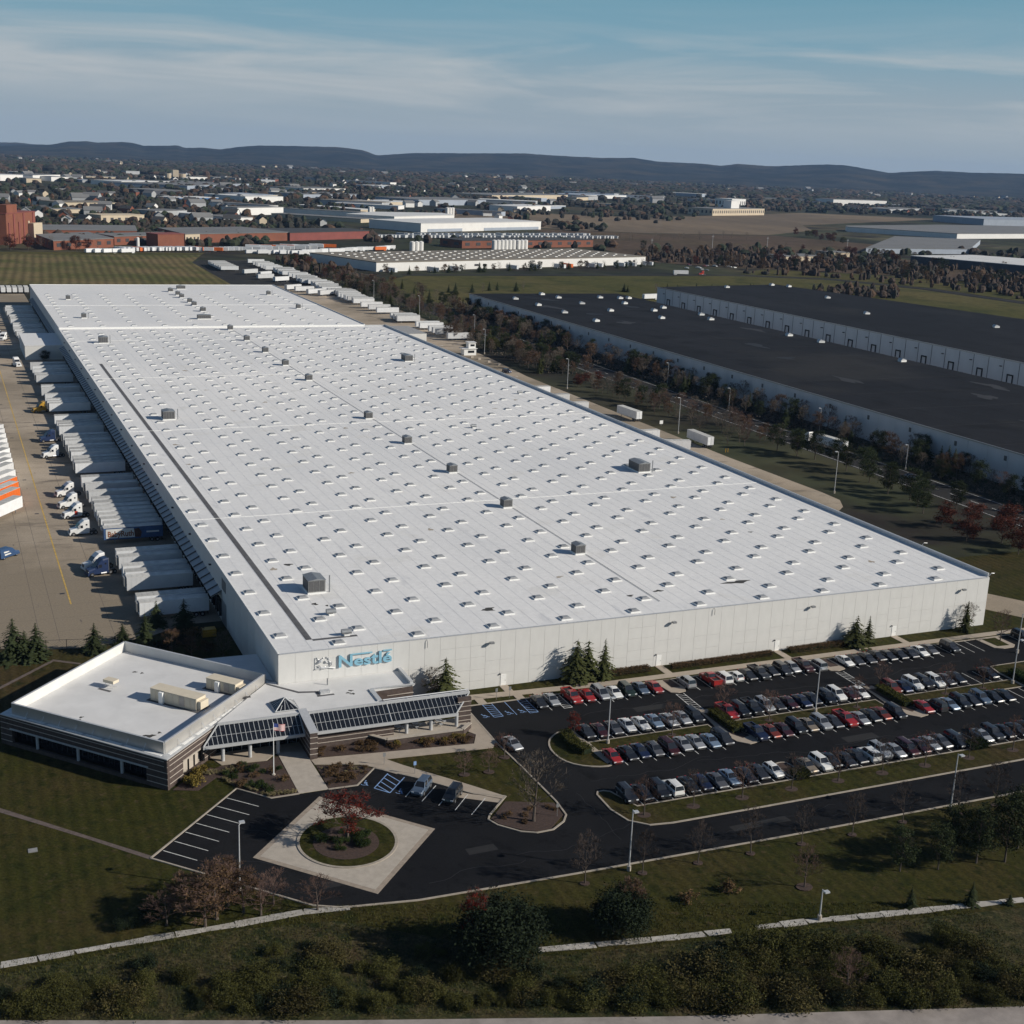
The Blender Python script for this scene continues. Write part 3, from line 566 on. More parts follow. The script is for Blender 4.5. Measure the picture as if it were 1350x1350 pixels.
def glazing(x0t, x1t, x0b, x1b, step, mid=None):
    """sloped glazing with parallel bars, cut by hip edges where the top and the bottom run differ in length"""
    yt, zt, yb, zb = -12.75, 5.2, -15.9, 3.2
    def span(x):
        t0, t1 = 0., 1.
        if x < x0t - 1e-4: t0 = (x0t - x) / (x0t - x0b)
        if x > x1b + 1e-4: t1 = (x1t - x) / (x1t - x1b)
        return t0, t1
    def P(x, t, dz=0.): return (x, yt + (yb - yt) * t, zt + (zb - zt) * t + dz)
    xs = []; x = min(x0t, x0b); hi = max(x1t, x1b); n = round((hi - x) / step)
    xs = [x + (hi - x) * i / n for i in range(n + 1)]
    for a, b in zip(xs[:-1], xs[1:]):
        sa, sb = span(a + .001), span(b - .001); pts = [P(a + .03, sa[0], -.05), P(b - .03, sb[0], -.05), P(b - .03, sb[1], -.05), P(a + .03, sa[1], -.05)]
        MB().add(pts + [(p[0], p[1] + .05, p[2] - .06) for p in pts], [(0, 3, 2, 1), (4, 5, 6, 7)]).build('pane', 'glass_dark', ent)
    for x in xs:
        t0, t1 = span(x)
        if t1 - t0 > .04: MB().tube([P(x, t0), P(x, t1)], .055 if mid is None or abs(x - mid) > step * .6 else .13, 4).build('glazing_bar', 'frame_white', ent)
    for (xt, xb) in ((x0t, x0b), (x1t, x1b)): MB().tube([P(xt, 0, .02), P(xb, 1, .02)], .13, 5).build('hip_bar', 'frame_white', ent)
    MB().tube([P(max(x0t, x0b - 9) + .1 if False else (x0t + x0b) / 2, .55, .0), P((x1t + x1b) / 2, .55, .0)], .035, 4).build('purlin', 'frame_white', ent)
    MB().box(x0t, x1t, yt - .1, yt + .2, zt - .1, zt + .28).build('ridge_beam', 'frame_white', ent)
    MB().box(x0b - .1, x1b + .1, yb - .25, yb + .05, zb - .42, zb + .06).build('gutter_beam', 'frame_white', ent)
glazing(-12.8, .45, -15.6, .45, .78); glazing(1.95, 30.0, 1.95, 26.6, .78, 15.2)
MB().tube([(14.7, -12.4, 5.75), (30, -12.4, 5.75)], .1, 6).build('rail', 'light_metal', ent)
for x in (15, 19, 23, 27, 29.9): MB().tube([(x, -12.4, 5.4), (x, -12.4, 5.75)], .06, 5).build('post', 'light_metal', ent)
for x in (-12.5, -8.2, -3.7, 18, 22.3, 26.9): MB().tube([(x, -15.2, .02), (x, -15.2, 2.95)], .3, 12).build('column', 'pole_grey', ent)
fin = MB().add([(.55, -19.1, 0), (1.75, -19.1, 0), (1.75, -11.7, 0), (.55, -11.7, 0), (.55, -19.1, 4.6), (1.75, -19.1, 4.6), (1.75, -11.7, 5.5), (.55, -11.7, 5.5)], [(4, 5, 6, 7), (0, 1, 5, 4), (1, 2, 6, 5), (2, 3, 7, 6), (3, 0, 4, 7)]).build('fin_wall', 'brick', ent)
MB().add([(.45, -19.2, 4.6), (1.85, -19.2, 4.6), (1.85, -11.6, 5.52), (.45, -11.6, 5.52), (.45, -19.2, 4.75), (1.85, -19.2, 4.75), (1.85, -11.6, 5.67), (.45, -11.6, 5.67)], [(4, 5, 6, 7), (0, 1, 5, 4), (1, 2, 6, 5), (2, 3, 7, 6), (3, 0, 4, 7)]).build('fin_coping', 'light_metal', ent)
for z in (.9, 1.85, 2.8, 3.75): MB().box(.5, 1.8, -19.15, -12, z, z + .1).build('stone_band', 'stone_band', fin)
wl = MB().box(2.2, 15.8, -15.2, -14.7, 0, 2.9).build('wall', 'brick', ent)
for z in (.8, 1.6, 2.4): MB().box(2.2, 15.85, -15.26, -15.2, z, z + .09).build('stone_band', 'stone_band', wl)
ew = MB().box(27.5, 29.9, -14.2, -13.6, 0, 5.05).build('end_wall', 'brick', ent)
for z in (.9, 1.75, 2.6, 3.45, 4.3): MB().box(27.45, 29.95, -14.26, -14.2, z, z + .09).build('stone_band', 'stone_band', ew)
# glazed lobby wall behind the first run
MB().box(-13.5, .4, -11.9, -11.8, 0, 5.0).build('lobby_glass', 'glass_dark', ent)
for i in range(10): MB().box(-13.4 + i * 1.5, -13.3 + i * 1.5, -12.0, -11.9, 0, 5).build('mullion', 'frame_white', ent)
# pyramid rooflight
pz, pa = 5.4, [(-3.2, -11.4), (.75, -11.4), (.75, -7.3), (-3.2, -7.3)]
ap = Vector((-1.2, -9.35, 7.0)); pyr = MB().add([(p[0], p[1], pz + .15) for p in pa] + [tuple(ap)], [(0, 1, 4), (1, 2, 4), (2, 3, 4), (3, 0, 4)]).build('pyramid_rooflight', 'glass_dark', ent)
for i in range(4):
    a, b = Vector((*pa[i], pz + .15)), Vector((*pa[(i + 1) % 4], pz + .15))
    MB().tube([a, b], .1, 5).build('frame_bar', 'frame_white', pyr); MB().tube([a, ap], .1, 5).build('frame_bar', 'frame_white', pyr)
    for t in (.2, .4, .6, .8):
        s_ = a.lerp(b, t); k_ = 1 - abs(t - .5) * 2; MB().tube([s_, s_.lerp(ap, min(1, k_ + .02)) if k_ < .95 else ap], .05, 4).build('frame_bar', 'frame_white', pyr)
# dark membrane strips on the entrance roof and small vents
MB().prism([(-1.9, 1.3), (2.5, -4.0), (6.4, -5.0), (6.3, -5.5), (2.3, -4.6), (-1.9, .6)], 5.4, 5.44).box(5.0, 7.9, -7.1, -6.6, 5.4, 5.44).box(5.1, 5.6, -6.6, -5.2, 5.4, 5.44).build('walkway_pad', 'walk_pad', ent)
MB().box(5.7, 7.4, -6.3, -5.3, 5.4, 5.85).build('roof_vent', 'light_metal', ent)
for (x, y) in ((10.3, -7), (11, -6.2), (10.9, -7.6)): MB().sheet(blob(x, y, .35, .3, 0, seed=int(x * 9)), 5.409).build('roof_stain', 'stain', ent)
MB().tube([(7.9, -2.6, 5.4), (7.9, -2.6, 6.6)], .12, 6).build('vent_pipe', 'grey_metal', ent)
MB().box(-7.2, -5.6, -4.0, -3.5, 5.4, 5.5).build('roof_hatch', 'dark_metal', ent)
# rooftop plant on the office
def plant(c, rz, lx, ly, h, label):
    r_ = thing('rooftop_unit', label, 'rooftop unit', (c[0], c[1], 5.15), rz)
    MB().box(-lx / 2 - .5, lx / 2 + .5, -ly / 2 - .5, ly / 2 + .5, -.01, .06).build('pad', 'walk_pad', r_)
    b_ = MB().box(-lx / 2, lx / 2, -ly / 2, ly / 2, .06, h).build('housing', 'unit_cream', r_)
    n = int(lx / 1.1)
    for i in range(n): MB().box(-lx / 2 + .08 + i * lx / n, -lx / 2 - .08 + (i + 1) * lx / n, -ly / 2 - .05, -ly / 2, .35, h - .15).build('door_panel', 'unit_cream' if i not in (n * 2 // 3,) else 'stone_band', b_)
    MB().box(-lx / 2 - .06, lx / 2 + .06, -ly / 2 - .06, ly / 2 + .06, h, h + .07).build('lid', 'unit_cream', r_)
    MB().box(-lx / 2 + 2.1, -lx / 2 + 2.9, -ly / 2 - .55, -ly / 2 - .05, .06, h - .1).build('duct', 'white_paint', r_)
    MB().box(lx / 2, lx / 2 + .7, -ly / 2 + .2, ly / 2 - .2, .4, h - .4).build('intake_hood', 'unit_cream', r_)
an = math.atan2(-7.2, 6.4)
plant((-17.2, -2.2), an, 9.4, 2.4, 2.1, 'long cream rooftop plant box on the office roof, larger one')
plant((-8.9, 1.1), an, 6.0, 2.2, 1.9, 'shorter cream rooftop plant box tucked against the office parapet')
cu_ = thing('condenser', 'small condenser on a stand on the office roof', 'condenser', (-26.6, 8.0, 5.15), an)
for sx in (-.8, .8):
    for sy in (-.5, .5): MB().tube([(sx, sy, 0), (sx, sy, .9)], .05, 4).build('leg', 'light_metal', cu_)
MB().box(-1.1, 1.1, -.7, .7, .9, 1.4).build('housing', 'unit_cream', cu_); MB().box(-1.3, 1.3, -1.9, -1.3, 0, .02).build('pad', 'walk_pad', cu_)
for i, (x, y, a, b) in enumerate([(-33.5, -4.2, .6, .5), (-32.5, -3.2, .3, .3), (-22, 13.5, .35, .3), (-20.9, 12.6, .3, .3), (-23.4, -13.5, .9, .5), (-21.8, -12.8, .35, .3)]):
    MB().sheet(blob(x, y, a, b, 0, seed=90 + i), 5.17).build('roof_stain', 'stain', of)
# ---- terrace in front of the entrance wing
tr = thing('terrace_wall', 'low brown terrace wall with pale coping enclosing paved patio', 'wall')
tl = [(11.6, -14.9), (13.8, -17.6), (27.0, -17.8), (29.2, -15.7)]
for a, b in zip(tl[:-1], tl[1:]):
    MB().beam(a, b, .45, 0, 1.0).build('wall', 'brick', tr); MB().beam(a, b, .7, 1.0, 1.12).build('coping', 'concrete_light', tr)
struct(MB().prism([(11.7, -14.8), (13.8, -17.4), (27, -17.6), (29.1, -15.6), (29.1, -12), (14.4, -11.8)], -.1, .5).build('patio', 'concrete_light'))
for i, (x, y) in enumerate([(17.0, -13.6), (20.2, -13.2), (24.4, -13.5)]):
    t_ = thing('patio_table', 'round patio table with benches under the glazed canopy', 'table', (x, y, .5), 0, 'patio tables')
    MB().tube([(0, 0, .7), (0, 0, .76)], .6, 12).build('top', 'frame_white', t_); MB().tube([(0, 0, 0), (0, 0, .7)], .07, 6).build('pedestal', 'grey_metal', t_)
    for a in (0, 1.57, 3.14, 4.71): MB().box(math.cos(a) * .95 - .3, math.cos(a) * .95 + .3, math.sin(a) * .95 - .2, math.sin(a) * .95 + .2, .4, .46).box(math.cos(a) * .95 - .04, math.cos(a) * .95 + .04, math.sin(a) * .95 - .04, math.sin(a) * .95 + .04, 0, .4).build('seat', 'frame_white', t_)
# flagpole
fp = thing('flagpole', 'tall white flagpole flying striped flag in the planting bed', 'flagpole', (-6.1, -22.4, 0))
MB().tube([(0, 0, 0), (0, 0, 8.8)], [.09, .05], 8).build('pole', 'white_paint', fp); MB().tube([(0, 0, 0), (0, 0, .2)], .3, 8).build('base', 'concrete_light', fp)
mat('flag_red', (.35, .03, .04), .8, .1, 3); mat('flag_blue', (.03, .05, .2), .8, .1, 3); mat('flag_white', (.7, .7, .68), .8, .1, 3)
fg_ = MB(); nx = 10
for j in range(13):
    for i in range(nx):
        def P(i_, j_): x = i_ / nx * 1.9; return (.06 + x * .95, .16 * math.sin(x * 4.2) * (x / 1.9), 8.65 - j_ / 13 * 1.15 - .22 * x)
        fg_.add([P(i, j), P(i + 1, j), P(i + 1, j + 1), P(i, j + 1)], [(0, 1, 2, 3)], 2 if (i < 4 and j < 7) else (0 if j % 2 == 0 else 1))
fg_.build('flag', ['flag_red', 'flag_white', 'flag_blue'], fp)
# ================================================================= CAR PARK: kerbs, islands, pavements, markings
def kerb_line(pts, wid=.28, h=.13, name='kerb', close=False):
    if close: pts = pts + [pts[0]]
    mb = MB()
    # mitred strip
    n = len(pts); L, Rr = [], []
    for i in range(n):
        a, b, c = Vector(pts[max(i - 1, 0)]), Vector(pts[i]), Vector(pts[min(i + 1, n - 1)])
        if close and i in (0, n - 1): a, c = Vector(pts[-2]), Vector(pts[1])
        d = ((b - a).normalized() + (c - b).normalized()); d = d.normalized() if d.length > 1e-6 else (c - b).normalized(); s = Vector((-d.y, d.x)) * wid / 2
        L.append(b + s); Rr.append(b - s)
    for i in range(n - 1):
        q4 = [L[i], L[i + 1], Rr[i + 1], Rr[i]]
        mb.add([(p.x, p.y, -.05) for p in q4] + [(p.x, p.y, h) for p in q4], [(4, 7, 6, 5), (0, 4, 5, 1), (3, 2, 6, 7), (0, 3, 7, 4), (1, 5, 6, 2)])
    return struct(mb.build(name, 'kerb'))
def island(pts, top='lawn_mat', sm=1, kw=.3, name='island'):
    if sm: pts = smooth_poly(pts, sm)
    kerb_line(offset_poly(pts, kw / 2), kw, .14, 'kerb', True)
    return struct(MB().prism(offset_poly(pts, kw - .02), -.05, .12).build(name, top))
# pavement along the front wall, lawn strip kept behind it
struct(MB().prism([(31.6, -2.3), (46, -3.3), (62, -4.2), (153, -4.3), (166, -4.6), (166, -5.9), (153, -6.1), (62, -6.0), (46, -5.2), (31.6, -4.4)], -.05, .1).build('pavement', 'concrete'))
for x in (41.9, 74.6, 101.9, 131.2): struct(MB().box(x - .8, x + .8, -4.25 if x > 50 else -3.1, -.02, -.05, .094).build('pavement', 'concrete'))
for x in (35.2, 42.6, 46.4): struct(MB().box(x - .8, x + .8, -6.8, -4.3, -.05, .094).build('pavement', 'concrete'))
kerb_line([(31.8, -6.95), (166, -6.95)])
kerb_line([(-27.5, -41.65), (-12.45, -25.16), (-8.25, -29.8), (-3.9, -29.75)]); kerb_line([(.6, -29.75), (5.1, -29.9), (9.3, -25.1), (14.3, -30.1), (21, -38.1), (25.36, -40.46)])
kerb_line([(-27.5, -41.65), (-9.9, -60.2), (-6.5, -61.9), (3.2, -63.5), (25, -64.3), (60, -65), (104, -65.3), (220, -67)])
kerb_line([(31.6, -9.2), (31.3, -22.6), (31.74, -32.6), (32.0, -44.4), (31.6, -48.8), (30.4, -50.5), (27.9, -52.2), (25.3, -52.3), (23.2, -51.2), (20.8, -48.4), (20.1, -46.4), (20.8, -45.2), (25.36, -40.46)])
# entrance walks
struct(MB().prism([(-3.8, -14.9), (.5, -15.9), (.6, -29.7), (-3.95, -29.7)], -.05, .1).build('pavement', 'concrete_light'))
struct(MB().prism([(-14.6, -12.2), (.5, -12.2), (.5, -15.85), (-3.85, -14.85), (-6, -17.2), (-13, -16.6)], -.05, .098).build('pavement', 'concrete'))
struct(MB().prism([(.65, -19.3), (1.9, -18.9), (10.5, -19.9), (27.6, -21.7), (29.2, -18.5), (28.4, -17.0), (29.9, -14.4), (31.5, -9.2), (31.2, -22.4), (30, -24.1), (23.5, -23.6), (12, -22.6), (13.9, -25.5), (21, -34.6), (25.2, -40.3), (24.6, -41.2), (20.9, -38.0), (14.4, -29.9), (9.4, -24.9), (7.4, -23.2), (.8, -21)], -.05, .102).build('pavement', 'concrete'))
MBm = MB()
struct(MB().prism([(11.3, -25.6), (13, -27.5), (12, -28.3), (10.4, -26.4)], .1, .112).build('ramp', 'kerb'))
# pale slab bay at the end of the short stalls
struct(MB().prism([(17.9, -35.6), (20.9, -38.3), (25.1, -40.5), (23.6, -42), (18.0, -38.2)], -.05, .02).build('parking_bay', 'concrete'))
# planting beds
struct(MB().prism([(1.9, -18.6), (2.3, -15.3), (11.4, -15.3), (13.6, -17.9), (27.2, -18.2), (28.9, -17), (29.0, -18.6), (27.5, -21.5), (10.5, -19.7)], -.05, .06).build('planting_bed', 'mulch'))
struct(MB().prism([(.9, -21.3), (7.3, -23.5), (9.0, -25.1), (5.0, -29.6), (.7, -29.4)], -.05, .06).build('planting_bed', 'mulch'))
struct(MB().prism([(-13.2, -16.8), (-6, -17.4), (-3.95, -16.2), (-4.0, -29.4), (-8.2, -29.5), (-12.2, -25), (-13.5, -21.5), (-16.5, -19)], -.05, .06).build('planting_bed', 'mulch'))
struct(MB().prism([(-21.5, -22.6), (-17, -17.6), (-14.5, -17), (-14, -20), (-18, -24)], -.05, .05).build('planting_bed', 'mulch'))
struct(MB().prism([(24.6, -42), (31.5, -44.8), (31.2, -48.6), (27.7, -51.8), (25.3, -51.9), (23.5, -50.8), (21.1, -48.2), (20.5, -46.4)], -.05, .09).build('planting_bed', 'mulch'))
# diamond paving and its round bed
dia = [(-14.5, -45.9), (-1.3, -31.5), (11.8, -46.4), (-1.2, -60.3)]
mat('paver_edge', (.3, .25, .2), .9, .2, 1.5)
struct(MB().prism(dia, -.05, .03).build('paving', 'paver_edge')); struct(MB().prism(offset_poly(dia, .75), -.05, .04).build('paving', 'concrete_light'))
ring = [(-1.1 + 7.05 * math.cos(a), -45.8 + 7.4 * math.sin(a)) for a in [2 * math.pi * k / 48 for k in range(48)]]
island(ring, sm=0, kw=.4)
struct(MB().prism([(-1.4 + 4.6 * math.cos(a), -46.2 + 4.7 * math.sin(a)) for a in [2 * math.pi * k / 32 for k in range(32)]], .05, .15).build('planting_bed', 'mulch'))
# parking islands
island([(45.4, -21.5), (43.2, -21.5), (40.6, -23.4), (39.2, -25.6), (38.5, -28.5), (38.8, -32), (40.4, -34.5), (43, -36), (45.6, -36.5), (46.4, -35.2), (45.7, -30), (45.7, -24)])
struct(MB().prism([(44.6, -22.6), (45.5, -22.6), (46.2, -31), (46.3, -35), (45.3, -35.5), (45.0, -31)], .1, .15).build('pavement', 'concrete'))
island([(45.8, -27.1), (69.3, -27.1), (69.3, -30.9), (45.8, -30.9)], sm=0); island([(73.5, -27.1), (105.3, -27.1), (105.3, -30.9), (73.5, -30.9)], sm=0); island([(109.7, -27.1), (137.6, -27.1), (137.6, -30.9), (109.7, -30.9)], sm=0)
for x0 in (69.35, 105.4):
    struct(MB().prism([(x0 + 1.6, -21.2), (x0 + 3.4, -21.4), (x0 + 4.1, -24), (x0 + 4.1, -32), (x0 + 5.2, -34.5), (x0 + 4.7, -36), (x0 + 2.6, -36.4), (x0 + 1.0, -34.8), (x0 + .3, -31)], -.05, .13).build('pavement', 'concrete'))
    struct(MB().prism([(x0 + 1.7, -22.8), (x0 + 3.9, -23), (x0 + 3.9, -31.6), (x0 + 4.4, -33.4), (x0 + 2.7, -34), (x0 + 1.7, -32)], .1, .16).build('planting_bed', 'mulch'))
island([(137.8, -20.5), (141, -20.2), (160, -20.4), (160, -37), (139, -37), (137.7, -33)])
for pts, inn in (([(69.5, -6.9), (70.2, -12.6), (71.5, -13.2), (73.2, -12.9), (74.0, -11.2), (73.5, -6.9)], [(71.6, -7), (71.4, -10.7), (73.3, -10.8), (73.2, -7)]), ([(105.6, -6.9), (105.9, -12.6), (107.4, -13.2), (109.4, -12.6), (109.6, -11), (109.3, -6.9)], [(106.9, -7), (107, -11), (109, -11), (109, -7)]), ([(147, -6.9), (147.3, -12.3), (149, -13.3), (151.8, -13.2), (153, -12.2), (152.8, -6.9)], [(148.3, -7.6), (148.6, -11.9), (151.6, -12.1), (151.8, -7.6)])):
    struct(MB().prism(pts, -.05, .14).build('island', 'concrete')); struct(MB().prism(inn, .1, .17).build('planting_bed', 'mulch' if pts[0][0] < 140 else 'lawn_mat'))
VG = [(41.3, -44.3), (40.4, -43.7), (39.4, -43.7), (38.9, -44.5), (38.7, -49.5), (39.6, -53.4), (42, -55.6), (45.5, -56.1), (60, -56.2), (113, -56.1), (330, -57.5), (330, -50.1), (112, -50), (43, -49.8)]
struct(MB().prism(offset_poly(VG, .2), -.05, .12).build('verge', 'lawn_mat')); kerb_line(VG, .3, .14, 'kerb', True)
for x0, x1 in ((71.0, 74.2), (106.6, 110.8)):
    island([(x0, -49.8), (x0 + .2, -44.5), (x0 + 1, -43.9), (x1 - 1, -43.9), (x1 - .2, -44.5), (x1, -49.8)], 'mulch', 1)
# stall lines
mb = MB()
def g_(x0, n): return [x0 + 2.65 * k for k in range(n)]
for x in [45.86, 52.7, 55.4, 58.2, 61, 63.8, 66.5, 76.2] + [78.8 + 2.655 * k for k in range(10)] + [112.4 + 2.64 * k for k in range(13)] + [156, 158.7, 161.4]: mb.line((x, -7.1), (x, -13.1), .11, .018)
for x0, n in ((48.4, 8), (76.15, 11), (112.25, 10)):
    for k in range(n):
        x = x0 + 2.637 * k
        mb.line((x, -21.4), (x, -26.9), .11, .018); mb.line((x, -31.1), (x, -36.85), .11, .018)
for k in range(11): mb.line((44.2 + 2.65 * k, -43.9), (44.2 + 2.65 * k, -49.6), .11, .018)
for k in range(12): mb.line((77.1 + 2.65 * k, -43.9), (77.1 + 2.65 * k, -49.6), .11, .018)
for k in range(12): mb.line((113.5 + 2.65 * k, -43.9), (113.5 + 2.65 * k, -49.6), .11, .018)
for k in range(7):
    t = k / 6; a = (-14.4 - 11.2 * t, -27.6 - 12.45 * t); mb.line(a, (a[0] + 3.9, a[1] - 4.12), .12, .018)
for a, b in (((13.02, -33.25), (10.92, -35.73)), ((16.51, -33.75), (12.76, -37.92)), ((17.0, -37.4), (14.71, -39.93)), ((20.11, -38.04), (16.5, -42.12)), ((22.2, -40), (18.32, -44.17))): mb.line(a, b, .12, .024)
def hatch(a, b, c, d, n, wid=.12, z=.018, m=None):
    """a-b one long side, d-c the other"""
    m.line(a, b, wid, z); m.line(d, c, wid, z); m.line(b, c, wid, z)
    for k in range(n):
        t = (k + .2) / n; m.line(lerp(a, b, t), lerp(d, c, min(1, t + 1 / n)), wid, z + .001)
hatch((48.3, -7.1), (48.3, -13.0), (49.9, -13.0), (49.9, -7.1), 6, m=mb)
hatch((70.8, -13.4), (70.4, -20.9), (72.1, -21), (72.4, -13.4), 7, m=mb); hatch((106.5, -13.5), (106.4, -20.4), (108.1, -20.6), (108.3, -13.4), 7, m=mb)
struct(mb.build('stall_marking', 'line_white'))
mb = MB()
hatch((34.95, -7.1), (34.9, -12.8), (36.6, -12.8), (36.7, -7.1), 6, m=mb); hatch((41.7, -7.1), (41.6, -13), (43.2, -13), (43.3, -7.1), 6, m=mb); mb.line((39.2, -7.1), (39.1, -13), .12, .018)
hatch((10.8, -27.45), (7.29, -31.55), (9.09, -33.77), (12.86, -29.51), 4, .16, m=mb)
def wheelchair(cx, cy, s, rz):
    st = len(mb.v)
    for i in range(14):
        a0, a1 = -2.6 + i * .3, -2.6 + (i + 1) * .3; mb.line((.45 * math.cos(a0), .45 * math.sin(a0) - .1), (.45 * math.cos(a1), .45 * math.sin(a1) - .1), .12, .02)
    for a, b in (((-.15, .75), (-.05, .1)), ((-.05, .1), (.45, .1)), ((.45, .1), (.65, -.45)), ((.65, -.45), (.85, -.35)), ((-.1, .45), (.35, .42))): mb.line(a, b, .12, .021)
    mb.sheet([(-.15 + .14 * math.cos(k), .92 + .14 * math.sin(k)) for k in [i * math.pi / 4 for i in range(8)]], .02)
    mb.xf(Matrix.Translation((cx, cy, 0)) @ Matrix.Rotation(rz, 4, 'Z') @ Matrix.Scale(s, 4, (1, 0, 0)) @ Matrix.Scale(s, 4, (0, 1, 0)), st)
for x in (33.4, 37.9, 40.4): wheelchair(x, -11.9, 1.0, 0)
wheelchair(6.3, -29.6, 1.0, R(-42)); wheelchair(10.5, -33.9, 1.0, R(-42))
struct(mb.build('stall_marking', 'line_blue'))
# yard lines
mb = MB()
mb.line((-27.8, 68), (-27.9, 600), .3, .02); mb.line((176, 150), (180, 156), .25, .02); struct(mb.build('yard_marking', 'line_yellow'))
mat('joint', (.12, .1, .085), .95, .2, 1); mb = MB()
for x in (-35.2, -31.8, -21.5): mb.line((x, 46), (x, 700), .09, .016)
for y in range(52, 420, 8): mb.line((-90, y), (-17, y), .06, .0165)
struct(mb.build('slab_joint', 'joint'))
for i, (x, y) in enumerate([(-28.9, 75.5), (-29.4, 143), (-30.1, 181), (-30.4, 240), (-31, 300)]):
    tag(MB().box(x - .5, x + .5, y - .4, y + .4, -.05, .03).build('drain_grate', 'dark_metal'), 'dark square drain grate in the concrete truck yard', 'drain', 'yard drains')
tag(MB().box(-42.7, -41.5, -34.9, -33.9, -.05, .12).build('utility_cover', 'unit_grey'), 'grey utility cover set in the mown lawn', 'cover')

# ================================================================= CARS
mat('trim', (.02, .02, .022), .6, .1, 2)
PAINT = {'black': (.011, .011, .012), 'charcoal': (.035, .036, .04), 'grey': (.11, .11, .115), 'silver': (.36, .37, .38), 'white': (.72, .72, .7), 'red': (.3, .016, .014), 'maroon': (.055, .012, .012), 'navy': (.014, .022, .06), 'slate blue': (.1, .14, .2), 'light blue': (.2, .27, .36), 'tan': (.27, .22, .16), 'orange red': (.2, .035, .016), 'dark green': (.02, .035, .025)}
for k, c in PAINT.items(): mat('paint_' + k, c, .32 if k != 'white' else .4, .04, .8, metal=.0 if k in ('white', 'red', 'black') else .35, coat=.7, spec=.5)
SPEC = {  # length, half width, height, belt stations (y, z top of lower body, half width), greenhouse base y0,y1 top y0,y1
    'sedan': (4.75, .9, 1.44, [(0, .5, .6), (.12, .66, .8), (.55, .75, .88), (1.35, .92, .9), (3.85, 1.0, .9), (4.4, .98, .87), (4.68, .9, .8), (4.75, .6, .7)], (1.3, 4.15, 2.1, 3.35)),
    'hatchback': (4.3, .87, 1.5, [(0, .5, .6), (.12, .68, .78), (.5, .78, .86), (1.2, .95, .87), (3.9, 1.02, .86), (4.22, .95, .8), (4.3, .6, .7)], (1.15, 4.2, 1.95, 3.75)),
    'SUV': (4.75, .95, 1.8, [(0, .55, .7), (.1, .85, .86), (.6, 1.0, .94), (1.3, 1.12, .95), (4.3, 1.15, .94), (4.68, 1.1, .9), (4.75, .65, .85)], (1.25, 4.7, 1.85, 4.45)),
    'minivan': (5.05, .98, 1.76, [(0, .5, .66), (.12, .72, .84), (.5, .85, .94), (1.05, 1.02, .97), (4.7, 1.1, .96), (5.0, 1.05, .9), (5.05, .6, .85)], (.95, 5.0, 1.9, 4.7)),
    'pickup': (5.6, .99, 1.85, [(0, .58, .8), (.1, .9, .92), (.7, 1.05, .97), (1.6, 1.16, .98), (3.45, 1.18, .97), (5.5, 1.16, .96), (5.6, .65, .92)], (1.55, 3.45, 2.1, 3.25)),
}
CARM = {}
